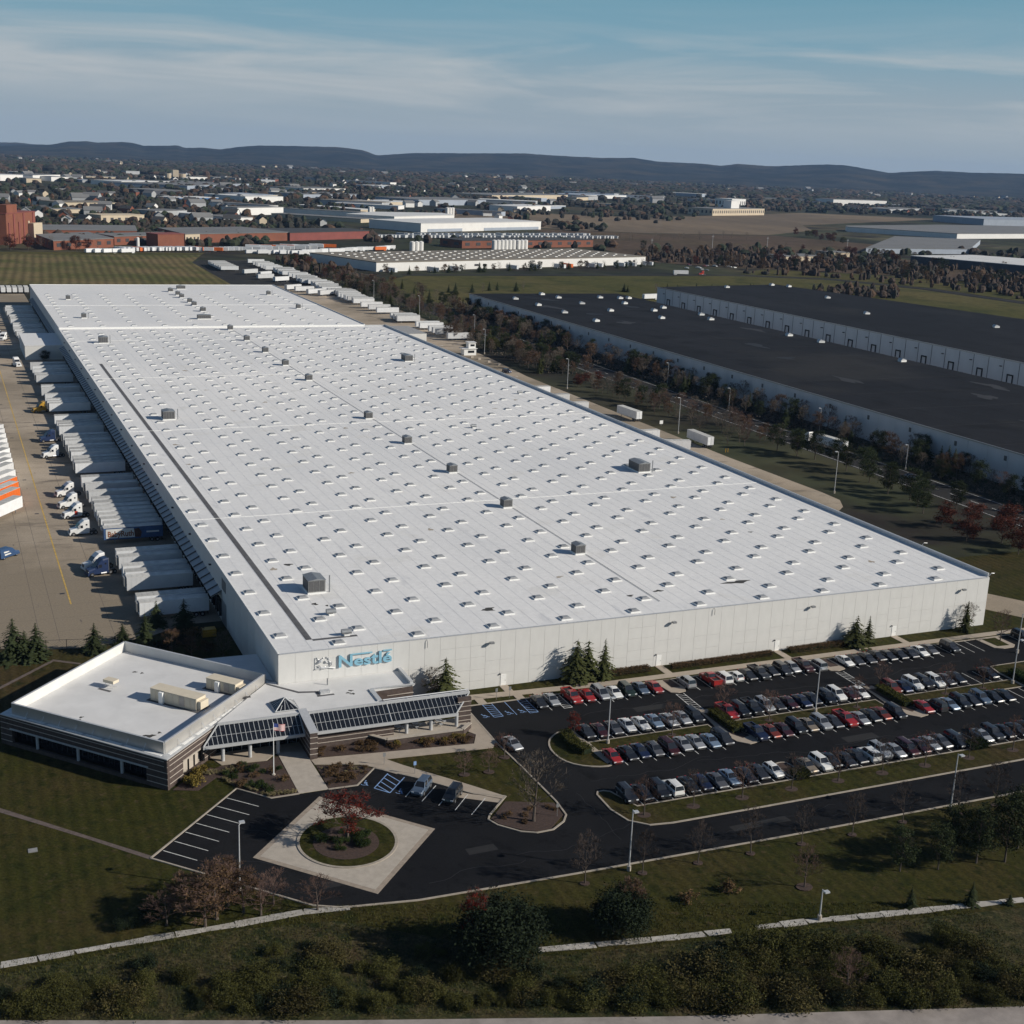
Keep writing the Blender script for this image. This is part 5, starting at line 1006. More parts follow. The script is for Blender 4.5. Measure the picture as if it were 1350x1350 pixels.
def vent(x, y, z, lab, grp):
    r_ = thing('roof_vent', lab, 'roof vent', (x, y, z), rng.uniform(-.2, .2), grp); MB().box(-1.6, 1.6, -1.2, 1.2, -.02, .9).build('curb', 'white_paint', r_)
    MB().add([(-1.7, -1.3, .9), (1.7, -1.3, .9), (1.7, 1.3, .9), (-1.7, 1.3, .9), (-.8, -1.3, 1.7), (-.8, 1.3, 1.7)], [(0, 1, 4), (1, 2, 5, 4), (2, 3, 5), (3, 0, 4, 5), (3, 2, 1, 0)]).build('hood', 'light_metal', r_)
for x, y in [(277.9, 543), (278, 509), (277.8, 472), (278.3, 433), (307.5, 569), (310, 549), (310.7, 516.6), (310.8, 479), (339.4, 549), (351.8, 545), (339.7, 516), (339.3, 478), (358, 545), (353.5, 492), (324.6, 443), (359, 457), (352, 435), (358, 367), (360, 342), (359, 278)]:
    vent(x, y, 11.1, 'white hooded vent on the nearer black warehouse roof', 'vents on the nearer black roof')
sm2 = MB()
for i in range(1, 18): sm2.box(260.4, 365.8, 20 + i * 31 - .06, 20 + i * 31 + .06, 11.1, 11.13)
for i in range(1, 6): sm2.box(260 + i * 17.6 - .05, 260 + i * 17.6 + .05, 20, 576, 11.1, 11.125)
mat('dark_seam', (.024, .024, .027), .8, .2, .5); mat('dark_stain', (.011, .011, .013), .7, .2, .5); stuff(sm2.build('membrane_seam', 'dark_seam', dw))
for i in range(16): MB().sheet(blob(rng.uniform(270, 355), rng.uniform(80, 560), rng.uniform(2, 6), rng.uniform(3, 10), 0, seed=300 + i), 11.135 + i * .001).build('roof_stain', 'dark_seam' if i % 3 else 'dark_stain', dw)
d2 = thing('dark_warehouse', 'second black-roofed warehouse with a row of dock doors in pale wall', 'warehouse')
P2 = [(408.2, 597), (520, 617), (556, 404), (600, 150), (600, 60), (408.2, 60)]
MB().prism(P2, 0, 13.1).build('wall', 'grey_wall', d2); MB().prism([(407.8, 597.4), (520.2, 617.4), (556.4, 404), (600.5, 150), (600.5, 59.7), (407.8, 59.7)], 13.1, 13.35).build('roof', 'black_roof', d2)
MB().box(407.7, 408.1, 60, 597, 12.9, 13.5).build('coping', 'grey_metal', d2)
pm = MB().box(0, .25, .06, 9.94, 0, 12.85).mesh('wall_panel', 'grey_wall'); dm_ = MB().box(-.5, 0, -1.9, -1.5, 1, 6.6).box(-.5, 0, 1.5, 1.9, 1, 6.6).box(-.5, 0, -1.9, 1.9, 6.2, 6.8).mesh('dock_seal', 'dock_black'); dd_ = MB().box(-.12, 0, -1.5, 1.5, 1, 6.2).mesh('dock_door', 'grey_wall'); ll = MB().box(-.9, 0, -.5, .5, 9.6, 10.0).mesh('wall_light', 'dark_metal')
for i in range(53): link('wall_panel', pm, d2, (408.0, 65.2 + i * 10, 0))
for i in range(53): MB().box(-.08, 0, -.14, .14, 0, 12.8).build('pilaster', 'louver', d2, (408.0, 65 + i * 10, 0))
for i in range(26):
    y = 80 + i * 20; link('dock_door', dd_, d2, (407.98, y, 0)); link('dock_seal', dm_, d2, (407.98, y, 0))
    link('wall_light', ll, d2, (407.98, y + 6.5, 0))
for x, y in [(462.6, 594), (511.7, 611), (519, 600), (498.2, 525), (462.8, 438), (502, 372)]: vent(x, y, 13.35, 'white hooded vent on the farther black warehouse roof', 'vents on the farther black roof')
struct(MB().box(366.3, 407.6, 20, 600, -.1, .03).build('truck_court', 'road_mat'))

# ================================================================= BACKGROUND BUILDINGS
mat('bg_white', (.68, .67, .65), .8, .05, .1); mat('bg_grey', (.34, .35, .36), .8, .08, .1); mat('bg_bluewall', (.3, .34, .4), .8, .08, .1); mat('bg_tanroof', (.2, .175, .14), .85, .15, .05); mat('bg_greyroof', (.17, .17, .17), .85, .12, .05); mat('bg_whiteroof', (.6, .6, .59), .8, .08, .05); mat('bg_brick', (.19, .068, .04), .85, .15, .1); mat('bg_redroof', (.2, .06, .05), .85, .15, .1); mat('bg_darkroof', (.05, .05, .052), .85, .15, .05); mat('bg_beige', (.5, .42, .31), .85, .08, .1); mat('bg_blue', (.06, .14, .3), .7, .1, .1); mat('bg_darkwall', (.05, .055, .07), .8, .1, .1)
def bld(pts, h, wall, roof, label, cat='building', wins=0, name='industrial_building', group=None, z0=-.3, par=None):
    r_ = thing(name, label, cat, (0, 0, 0), 0, group)
    n = len(pts); area = sum(pts[i][0] * pts[(i + 1) % n][1] - pts[(i + 1) % n][0] * pts[i][1] for i in range(n))
    if area < 0: pts = pts[::-1]
    MB().prism(pts, z0, h).build('wall', wall, r_); MB().prism(offset_poly(pts, -.4), h, h + .6).build('roof', roof, r_)
    if wins:
        for a, b in zip(pts, pts[1:] + pts[:1]):
            d = Vector(b) - Vector(a); nrm = Vector((d.y, -d.x)).normalized()
            if nrm.dot(Vector((-48.8 - a[0], -206 - a[1]))) <= 0: continue
            k = int(d.length / wins)
            for i in range(k):
                p, q_ = Vector(a) + d * ((i + .3) / k) + nrm * .05, Vector(a) + d * ((i + .7) / k) + nrm * .05
                MB().beam(tuple(p), tuple(q_), .3, h * .35, h * .75).build('window', 'dark_metal', r_)
    return r_
def rect(a, b, depth):
    d = (Vector(b) - Vector(a)).normalized(); n = Vector((-d.y, d.x)) * depth; a = Vector(a); b = Vector(b)
    return [tuple(a), tuple(b), tuple(b + n), tuple(a + n)]
w1 = bld(rect((286, 854), (596, 955), 101), 7.4, 'bg_white', 'bg_tanroof', 'long low white warehouse with tan roof dotted by white skylights', 'warehouse', name='warehouse')
sm_ = MB().box(-1.5, 1.5, -.7, .7, 0, .5).mesh('skylight', 'white_paint')
u, v = Vector((.951, .31)), Vector((-.31, .951))
for i in range(20):
    for j in range(7):
        p = Vector((286, 854)) + u * (14 + i * 15.5) + v * (12 + j * 12.5); link('skylight', sm_, w1, (p.x, p.y, 8.0), .315)
for t in (.33, .335, .36, .93, .95): p = Vector((286, 854)) + u * (326 * t) - v * .1; MB().box(-1.6, 1.6, -.1, .1, 2.6, 4.4).build('window', 'dark_metal', w1, (p.x, p.y, 0), .315)
w2 = bld(rect((526, 1427), (753, 1553), 92), 10.9, 'bg_white', 'bg_whiteroof', 'bright white warehouse with white roof above the trailer line', 'warehouse', name='warehouse')
bld([(503, 1690), (560, 1640), (690, 1740), (692, 1803), (574, 1783)], 9, 'bg_white', 'bg_whiteroof', 'set-back white block behind the bright white warehouse', 'warehouse', name='warehouse')
u2, v2 = Vector((.874, .485)), Vector((-.485, .874))
for t0, t1 in ((.05, .32), (.5, .98)): p = Vector((526, 1427)) + u2 * 259 * t0 - v2 * .1; q_ = Vector((526, 1427)) + u2 * 259 * t1 - v2 * .1; MB().beam(tuple(p), tuple(q_), .5, .2, 4).build('dock_strip', 'bg_bluewall', w2)
bld(rect((474, 1144), (660, 1199), 40), 8, 'bg_brick', 'bg_darkroof', 'low brick plant with white tanks behind the tan-roofed warehouse', 'factory', 14, 'brick_factory')
def tank(x, y, r, h, n, label, dx=5.5):
    for i in range(n):
        t_ = thing('storage_tank', label, 'tank', (x + i * dx, y + i * dx * .42, 0), 0, label[:40]); MB().tube([(0, 0, -.2), (0, 0, h)], r, 14).build('shell', 'bg_white', t_); MB().tube([(0, 0, h), (0, 0, h + .8)], [r, r * .2], 14).build('lid', 'bg_white', t_)
tank(505, 1128, 2.7, 10, 6, 'white silo in the row of six beside low brick plant'); tank(540, 1144, 2.7, 9.5, 3, 'white silo in the row of three beside low brick plant'); tank(401, 1097, 2.7, 9, 3, 'white silo left of the low brick plant'); tank(723, 1859, 3.2, 15.5, 3, 'tall white silo behind the bright white warehouse'); tank(611, 1924, 3, 11, 2, 'white silo beyond the set-back white block'); tank(128, 1107, 1.6, 8, 1, 'slim white tank in front of the red brick factory')
# red brick factory
bf = bld([(11, 1101), (40, 1158), (20, 1172), (-14, 1110)], 28, 'bg_brick', 'bg_redroof', 'tall square brick factory tower by the striped field', 'tower', 0, 'brick_tower')
MB().prism([(12, 1104), (22, 1123), (14, 1127), (4, 1108)], 28.6, 36).build('penthouse', 'bg_brick', bf); MB().prism([(33, 1142), (42, 1159), (46, 1156), (37, 1139)], -.3, 18).build('pier', 'bg_beige', bf)
for k_ in range(6): p_ = lerp((11, 1101), (40, 1158), (k_ + .5) / 6); MB().beam((p_[0] - .6, p_[1] - 1.2), (p_[0] + .6, p_[1] + 1.2), 1.2, -.3, 27.5 if k_ % 2 else 20).build('pilaster', 'bg_beige' if k_ == 4 else 'bg_redroof', bf)
bld([(-60, 1080), (-10, 1112), (-20, 1150), (-90, 1110)], 26, 'bg_brick', 'bg_redroof', 'brick block adjoining the tall brick tower', 'factory', 0, 'brick_factory')
bld([(47, 1047), (104, 1093), (90, 1180), (38, 1130)], 8, 'bg_brick', 'bg_greyroof', 'low brick factory wing beside the tall tower', 'factory', 12, 'brick_factory')
bld([(46, 1190), (140, 1200), (150, 1290), (40, 1270)], 9, 'bg_brick', 'bg_greyroof', 'flat grey-roofed factory hall behind the brick wing', 'factory', 0, 'brick_factory')
bld([(108, 1120), (178, 1165), (165, 1200), (95, 1160)], 8, 'bg_brick', 'bg_greyroof', 'brick factory link block behind the slim white tank', 'factory', 10, 'brick_factory')
bld([(146, 1101), (173, 1115), (165, 1135), (138, 1121)], 11.8, 'bg_brick', 'bg_redroof', 'square brick block rising above the trailer line', 'factory', 0, 'brick_factory'); bld([(176, 1126), (192, 1136), (187, 1146), (171, 1137)], 11, 'bg_beige', 'bg_greyroof', 'small beige stair tower on the brick factory', 'tower', 4, 'stair_tower')
bld([(182, 1162), (304, 1225), (270, 1310), (170, 1260)], 8.7, 'bg_brick', 'bg_greyroof', 'long brick factory hall with flat grey roof', 'factory', 0, 'brick_factory'); bld([(304, 1222), (413, 1285), (400, 1330), (280, 1290)], 8.5, 'bg_redroof', 'bg_darkroof', 'long dark red factory hall with black roof', 'factory', 0, 'brick_factory')
for i, t in enumerate((.1, .3, .5, .7, .9)):
    p = lerp((182, 1162), (304, 1225), t); MB().beam((p[0] - 3, p[1] - 1.7), (p[0] + 3, p[1] + 1.4), .6, 0, 5).build('dock_door', 'bg_grey', bpy.data.objects['brick_factory.006'] if 'brick_factory.006' in bpy.data.objects else None) if False else None
BG = [  # footprint base edge a-b, depth, height, wall, roof, label
    ((133, 1453), (187, 1481), 30, 11.2, 'bg_beige', 'bg_beige', 'beige apartment block beyond the brick factory'), ((224, 1643), (274, 1688), 40, 8.8, 'bg_grey', 'bg_greyroof', 'grey shed with pale end wall beyond brick factory'), ((360, 1765), (444, 1830), 30, 10.8, 'bg_white', 'bg_greyroof', 'pale hall with gabled bays beyond the factory car park'), ((480, 2272), (563, 2323), 110, 10, 'bg_white', 'bg_whiteroof', 'white box warehouse with white roof in the mid town'), ((347, 2192), (429, 2263), 50, 7.2, 'bg_blue', 'bg_whiteroof', 'low blue-walled shed with white roof in the town'), ((345, 2466), (405, 2509), 90, 10.5, 'bg_darkwall', 'bg_greyroof', 'dark-walled warehouse in the town'), ((487, 2928), (710, 3303), 200, 8.5, 'bg_bluewall', 'bg_greyroof', 'broad grey-roofed warehouse in the far town'), ((359, 3067), (489, 3191), 90, 9.8, 'bg_white', 'bg_whiteroof', 'long white shed in the far town'), ((333, 3594), (434, 3617), 70, 7.2, 'bg_beige', 'bg_greyroof', 'beige low shed in the far town'), ((98, 3174), (152, 3234), 60, 13.2, 'bg_white', 'bg_whiteroof', 'bright white box at the far town edge'), ((176, 3260), (252, 3410), 60, 13, 'bg_white', 'bg_greyroof', 'white and grey shed beside the bright far box'), ((675, 2606), (848, 2724), 120, 7, 'bg_bluewall', 'bg_greyroof', 'blue-grey far warehouse behind the bright white one'), ((686, 2231), (846, 2354), 80, 6.8, 'bg_beige', 'bg_whiteroof', 'cream low warehouse behind the bright white one'), ((846, 2354), (1035, 2460), 120, 11, 'bg_bluewall', 'bg_greyroof', 'blue-walled warehouse left of the plowed field'), ((1210, 2853), (1533, 3098), 120, 10.8, 'bg_beige', 'bg_greyroof', 'long striped warehouse beyond the plowed field'), ((973, 2148), (1089, 2247), 60, 10, 'bg_white', 'bg_whiteroof', 'white shed at the corner of the plowed field'), ((1622, 3194), (1843, 3341), 120, 9.2, 'bg_white', 'bg_bluewall', 'blue-roofed far warehouse beyond the plowed field'), ((761, 2939), (894, 3042), 100, 10.5, 'bg_white', 'bg_greyroof', 'grey far warehouse near the suburb edge'), ((1452, 2222), (1654, 2332), 60, 14, 'bg_beige', 'bg_greyroof', 'cream hotel-like block on the edge of tan field'), ((2592, 3347), (2831, 3382), 80, 17.5, 'bg_white', 'bg_greyroof', 'white far complex left of centre of the plain'), ((2326, 2738), (2560, 2892), 80, 9.8, 'bg_grey', 'bg_greyroof', 'grey low far shed on the plain'), ((2064, 2092), (2400, 2120), 150, 13.2, 'bg_bluewall', 'bg_bluewall', 'blue-grey far warehouse at the right of plain'), ((803, 1014), (865, 1029), 30, 5, 'bg_beige', 'bg_greyroof', 'small beige shed among autumn trees'), ((915, 1086), (946, 1090), 25, 5, 'bg_beige', 'bg_greyroof', 'smaller cream shed among autumn trees'), ((1847, 2771), (1910, 2804), 50, 22, 'bg_white', 'bg_whiteroof', 'white tower block behind the hotel-like building')]
for a, b, dp, h, wl_, rf, lab in BG: bld(rect(a, b, dp), h, wl_, rf, lab, 'building', 9 if 'apartment' in lab or 'hotel' in lab else 0)
bld([(1496, 1531), (1900, 1640), (2050, 1900), (1743, 1860), (1416, 1722), (1389, 1681)], 8, 'bg_white', 'bg_greyroof', 'very large warehouse with ribbed grey roof and white front', 'warehouse', name='warehouse')
bld([(1020, 1155), (1197, 1168), (1417, 1390), (1294, 1439)], 6.5, 'bg_bluewall', 'bg_greyroof', 'wide grey-roofed warehouse behind the white-roofed one', 'warehouse', name='warehouse')
bld([(949, 985), (1010, 830), (1160, 760), (1200, 800), (1060, 1010)], 9.5, 'bg_darkwall', 'bg_whiteroof', 'long white-roofed warehouse with dark wall among trees', 'warehouse', name='warehouse')
si = thing('grain_silo', 'pale concrete silo tower standing in the far town', 'silo', (590, 3720, 0)); MB().box(-8, 8, -8, 8, 0, 30).build('tower', 'bg_beige', si)
for dx in (-20, 20): MB().tube([(dx, 0, 0), (dx, 0, 20)], 9, 12).build('bin', 'bg_beige', si)
bld(rect((1530, 2275), (1560, 2290), 20), 30, 'bg_white', 'bg_whiteroof', 'white stair tower on the cream hotel-like block', 'tower', name='stair_tower')
# ---- extra industrial sheds scattered through the plain, each its own box with roof
r5 = random.Random(21); cnt = 0
walls = ['bg_white', 'bg_white', 'bg_grey', 'bg_beige', 'bg_bluewall']; roofs = ['bg_whiteroof', 'bg_greyroof', 'bg_greyroof', 'bg_tanroof', 'bg_bluewall']
def free(x, y):
    if 430 < x < 790 and 1230 < y < 1860: return False
    if 700 < x < 2250 and 1180 < y < 2560 and y < 560 + x * 1.15: return False
    return True
names_w = {'bg_white': 'white', 'bg_grey': 'grey', 'bg_beige': 'cream', 'bg_bluewall': 'blue-grey'}; names_r = {'bg_whiteroof': 'white', 'bg_greyroof': 'grey', 'bg_tanroof': 'tan', 'bg_bluewall': 'blue-grey'}
while cnt < 95:
    az = r5.uniform(1.5, 43); d = r5.uniform(1750, 6200); x, y = -48.8 + d * math.sin(R(az)), -206.5 + d * math.cos(R(az))
    if not free(x, y) or (az > 26 and d < 3000): continue
    a_ = R(az) + R(r5.choice([-60, -75, -50, 20])); L_ = r5.uniform(25, 110) * (1 + d / 5000); dp = r5.uniform(20, 60); e = Vector((math.cos(a_), math.sin(a_)))
    if e.x < 0: e = -e
    wl_, rf = r5.choice(walls), r5.choice(roofs)
    bld(rect((x, y), (x + e.x * L_, y + e.y * L_), dp), r5.uniform(5, 11), wl_, rf, '%s shed with %s roof out on the built-up plain' % (names_w[wl_], names_r[rf]), 'shed', group='sheds on the plain'); cnt += 1
# ---- houses
def house_mesh(L, W, H, wall, roof):
    w_ = MB().box(-L / 2, L / 2, -W / 2, W / 2, -.3, H); w_.add([(-L / 2, -W / 2, H), (-L / 2, W / 2, H), (-L / 2, 0, H + W * .35), (L / 2, -W / 2, H), (L / 2, W / 2, H), (L / 2, 0, H + W * .35)], [(0, 2, 1), (3, 4, 5)])
    e = .5; r_ = MB().add([(-L / 2 - e, -W / 2 - e, H - .2), (L / 2 + e, -W / 2 - e, H - .2), (L / 2 + e, 0, H + W * .37), (-L / 2 - e, 0, H + W * .37), (-L / 2 - e, W / 2 + e, H - .2), (L / 2 + e, W / 2 + e, H - .2)], [(0, 1, 2, 3), (3, 2, 5, 4)])
    return w_.mesh('wall', wall), r_.mesh('roof', roof)
HM = [(house_mesh(14, 9, 6, 'bg_white', 'bg_greyroof'), 'white house with grey gable roof'), (house_mesh(12, 8, 6, 'bg_beige', 'bg_darkroof'), 'cream house with dark gable roof'), (house_mesh(16, 10, 5.5, 'bg_white', 'bg_darkroof'), 'white house with dark gable roof'), (house_mesh(20, 11, 7, 'bg_grey', 'bg_greyroof'), 'grey house with grey gable roof'), (house_mesh(15, 9, 6, 'bg_brick', 'bg_darkroof'), 'brick house with dark gable roof')]
def houses(n, az0, az1, d0, d1, where, seed, sc=1.):
    q5 = random.Random(seed)
    for _ in range(n):
        az, d = q5.uniform(az0, az1), q5.uniform(d0, d1); x, y = -48.8 + d * math.sin(R(az)), -206.5 + d * math.cos(R(az))
        if not free(x, y): continue
        (wm_, rm_), lab = q5.choice(HM); s_ = q5.uniform(.8, 1.25) * sc
        r_ = thing('house', lab + ' ' + where, 'house', (x, y, 0), q5.uniform(0, 6.28), 'houses ' + where, s_); link('wall', wm_, r_); link('roof', rm_, r_)
houses(70, 2.2, 13, 1650, 2700, 'in the streets beyond the brick factory', 1, 1.1); houses(70, 9, 26, 3000, 5200, 'in the suburb below the wooded ridge', 2, 1.25); houses(45, 24, 44, 3300, 6500, 'scattered over the far plain', 3, 1.4); houses(30, 1.5, 10, 3500, 6500, 'at the foot of the dark wood', 4, 1.4); houses(50, 3, 44, 6300, 8300, 'at the foot of the hills', 6, 1.7); houses(30, 14, 24, 1800, 2900, 'among the sheds of the middle plain', 5, 1.1)
# trailers and lorry parks in the background (plain boxes at this size, one object each)
tm_far = MB().box(-1.3, 1.3, 0, 14, 1.0, 4.1).box(-1, 1, 11, 13.5, .1, 1.0).mesh('truck_trailer', 'trailer_white'); tm_far2 = MB().box(-1.3, 1.3, 0, 14, 1.0, 4.1).box(-1, 1, 11, 13.5, .1, 1.0).mesh('truck_trailer', 'trailer_orange')
def lot(a, b, n, rz, where, seed, jit=1.5, p=1.):
    q5 = random.Random(seed)
    for i in range(n):
        if q5.random() > p: continue
        t = i / max(1, n - 1); x, y = lerp(a, b, t)
        o = link('truck_trailer', tm_far if q5.random() > .04 else tm_far2, None, (x + q5.uniform(-jit, jit), y + q5.uniform(-jit, jit), 0), rz + q5.uniform(-.08, .08)); tag(o, ('white' if o.data == tm_far else 'orange') + ' box trailer parked ' + where, 'trailer', 'trailers ' + where)
lot((70, 1016), (100, 1020), 5, R(-60), 'at the end of the striped field', 1); lot((108, 1034), (180, 1054), 22, R(30), 'in front of the brick factory', 2); lot((190, 1050), (300, 1090), 20, R(70), 'outside the long brick hall', 3, 3); lot((215, 1030), (262, 1022), 9, R(-70), 'at the bend outside the brick hall', 4, 3); lot((240, 1090), (330, 1120), 14, R(70), 'behind the bend by the brick hall', 5, 4); lot((270, 1040), (378, 1108), 16, R(-70), 'along the tan-roofed warehouse yard', 6, 4)
lot((300, 838), (590, 930), 24, R(18), 'under the wall of the tan-roofed warehouse', 9, 2, .5)
fm_ = MB(); q7 = random.Random(7)
for (a, b, n_, jit) in (((426, 1288), (774, 1353), 62, 2.5), ((470, 1330), (760, 1400), 40, 4)):
    for i in range(n_):
        x, y = lerp(a, b, i / (n_ - 1)); st_ = len(fm_.v); fm_.box(-1.3, 1.3, 0, 14, 1.0, 4.1).box(-1, 1, 11, 13.5, .1, 1.0); fm_.xf(Matrix.Translation((x + q7.uniform(-jit, jit), y + q7.uniform(-jit, jit), 0)) @ Matrix.Rotation(R(25) + q7.uniform(-.08, .08), 4, 'Z'), st_)
tag(stuff(fm_.build('trailer_lines', 'trailer_white')), 'distant lines of white trailers below the bright white warehouse', 'trailers')
lot((420, 640), (520, 655), 8, R(-80), 'beyond the second black-roofed warehouse', 10, 3, .7)
tractor(593, 842, R(-95), 'red lorry cab hauling a trailer on the green field road', 'cab_red'); lot((577, 840), (577, 840), 1, R(85), 'on the green field road behind a red cab', 12, 0)
# parked cars of the far car parks read as one glitter: individual small bodies
q6 = random.Random(8)
for i in range(110):
    a0, b0 = q6.choice([((190, 1330), (330, 1420)), ((140, 1300), (260, 1390)), ((330, 1380), (430, 1440)), ((600, 900), (700, 960))])
    x, y = lerp(a0, b0, q6.random()); x += q6.uniform(-8, 8); y += q6.uniform(-25, 25)
    col = q6.choice(['white', 'silver', 'black', 'grey', 'red', 'white', 'silver'])
    o = link('parked_car', car_meshes(q6.choice(['sedan', 'SUV']))['body'], None, (x, y, 0), q6.choice([0, 1.57]) + .4); o.material_slots[0].link = 'OBJECT'; o.material_slots[0].material = MATS['paint_' + col]
    tag(o, col + (' car in the car park right of tan-roofed warehouse' if a0[0] == 600 else ' car in the factory car park behind brick halls'), 'car', 'cars in far car parks')
# power pylons / water tower dots
for i, (x, y, h) in enumerate([(520, 2480, 28), (330, 3000, 30), (830, 1210, 16), (900, 1195, 16), (1010, 1180, 16), (700, 1130, 15)]):
    r_ = thing('utility_pole', 'thin utility pole rising above the fields', 'pole', (x, y, 0), 0, 'utility poles'); MB().tube([(0, 0, 0), (0, 0, h)], [.3, .18], 5).build('shaft', 'pole_grey', r_); MB().box(-1.5, 1.5, -.1, .1, h - 2, h - 1.7).build('crossarm', 'pole_grey', r_)
# ================================================================= TREES AND PLANTING
mat('twig', (.14, .115, .092), .95, .25, 2, objvar=.3, spec=.08); mat('twig_red', (.12, .078, .064), .95, .25, 2, objvar=.25, spec=.08); mat('twig_dark', (.07, .055, .048), .95, .25, 2, objvar=.3, spec=.08)
mat('needle', (.03, .039, .017), .9, .45, 1.2, objvar=.3, spec=.08); mat('needle_olive', (.05, .056, .02), .9, .4, 1.2, objvar=.25, spec=.08); mat('leaf_red', (.15, .024, .016), .85, .4, 1.5, objvar=.25, spec=.08); mat('leaf_dullred', (.085, .027, .017), .9, .4, 1.5, objvar=.3, spec=.08); mat('leaf_rust', (.105, .066, .034), .9, .4, 1.5, objvar=.3, spec=.08); mat('leaf_olive', (.06, .06, .015), .9, .4, 1.5, objvar=.25, spec=.08); mat('leaf_green', (.03, .045, .014), .9, .45, 1.2, objvar=.35, spec=.08); mat('leaf_dark', (.016, .023, .012), .9, .5, 1.2, objvar=.25, spec=.08); mat('leaf_gold', (.16, .12, .03), .9, .35, 1.5, objvar=.2, spec=.08); mat('leaf_scrub', (.05, .05, .015), .9, .45, 1.0, objvar=.4, spec=.08); mat('leaf_tan', (.062, .053, .02), .9, .4, 1.2, objvar=.35, spec=.08); mat('leaf_pale', (.2, .17, .09), .9, .3, 1.5, objvar=.2, spec=.08)
def grow(mb, mt, p, d, L, r, depth, q, spread, tips, up=.25):
    """recursive limb: trunk sections go to mt, thin ones to mb"""
    e = p + d * L; tgt = mt if depth >= 3 and mt is not None else mb
    tgt.tube([p, p + d * L * .5 + Vector((q.uniform(-1, 1), q.uniform(-1, 1), 0)) * L * .05, e], [r, r * .82, r * .62], 5 if r > .05 else 3, cap=False)
    if depth == 0: tips.append((e, d)); return
    n = 3 if q.random() < .6 else 2
    if depth >= 3: n = 3
    for i in range(n):
        a = q.uniform(0, 6.28); s = spread * q.uniform(.6, 1.25)
        nd = (d + Vector((math.cos(a) * s, math.sin(a) * s, q.uniform(-.1, .3) + up))).normalized()
        grow(mb, mt, e - d * L * q.uniform(0, .35), nd, L * q.uniform(.6, .85), r * .58, depth - 1, q, spread, tips, up)
def leafquads(mb, c, rad, n, size, q, flat=.7):
    for _ in range(n):
        o = Vector((q.gauss(0, .5), q.gauss(0, .5), q.gauss(0, .5) * flat)) * rad; s = size * q.uniform(.6, 1.3)
        a = Vector((q.uniform(-1, 1), q.uniform(-1, 1), q.uniform(-.6, .6))).normalized() * s; b = a.cross(Vector((q.uniform(-1, 1), q.uniform(-1, 1), q.uniform(-1, 1)))).normalized() * s * .7
        p = c + o; mb.add([p - a, p - b * .6, p + a, p + b * .6], [(0, 1, 2, 3)])
TREES = {}
def bare_tree(seed, depth=5, spread=.62, m='twig', leaf=None, nleaf=0, lsize=.16, up=.2, h=7., tk=.14):
    """a leader with side limbs all the way up, each limb forking into twigs: an oval leafless crown"""
    q = random.Random(seed); cr, tk_ = MB(), MB(); tips = []; H0 = 7.
    lx, ly = q.uniform(-.25, .25), q.uniform(-.25, .25); lead = [Vector((0, 0, -.1)), Vector((0, 0, .5)), Vector((lx * .3, ly * .3, 2.2)), Vector((lx, ly, 4.2)), Vector((lx * .6, ly * .6, 6.2))]
    tk_.tube(lead, [tk * 1.4, tk, tk * .75, tk * .42, .02], 7)
    nb = 15
    for i in range(nb):
        t = (i + q.random()) / nb; z = 1.5 + 4.5 * t; a = i * 2.4 + q.uniform(-.5, .5); prof = math.sin(math.pi * (.18 + .75 * t)); L = (.55 + spread * 1.15 * prof) * q.uniform(.8, 1.2)
        k_ = z / 6.2; base = Vector((lx * k_, ly * k_, z)); rise = .35 + .75 * t + up
        d = Vector((math.cos(a), math.sin(a), rise)).normalized()
        grow(cr, None, base, d, L, tk * (.45 - .25 * t), depth - 2, q, .62, tips, .12)
    for (e, d) in tips:     # twig sprays
        for _ in range(3):
            nd = (d + Vector((q.uniform(-.8, .8), q.uniform(-.8, .8), q.uniform(-.3, .7)))).normalized(); cr.tube([e, e + nd * q.uniform(.25, .6)], [.02, .008], 3, cap=False)
    mx_ = max(v[2] for v in cr.v); k = h / mx_
    lf = MB()
    if leaf:
        for (e, d) in tips:
            if q.random() < .75: leafquads(lf, e - d * q.uniform(0, .5), .4, nleaf, lsize, q)
    for b in (cr, tk_, lf): b.v = [(x * k, y * k, z * k) for x, y, z in b.v]
    r_ = {'trunk': tk_.mesh('trunk', 'bark'), 'crown': cr.mesh('branches', m)}
    if leaf: r_['leaves'] = lf.mesh('leaves', leaf)
    return r_
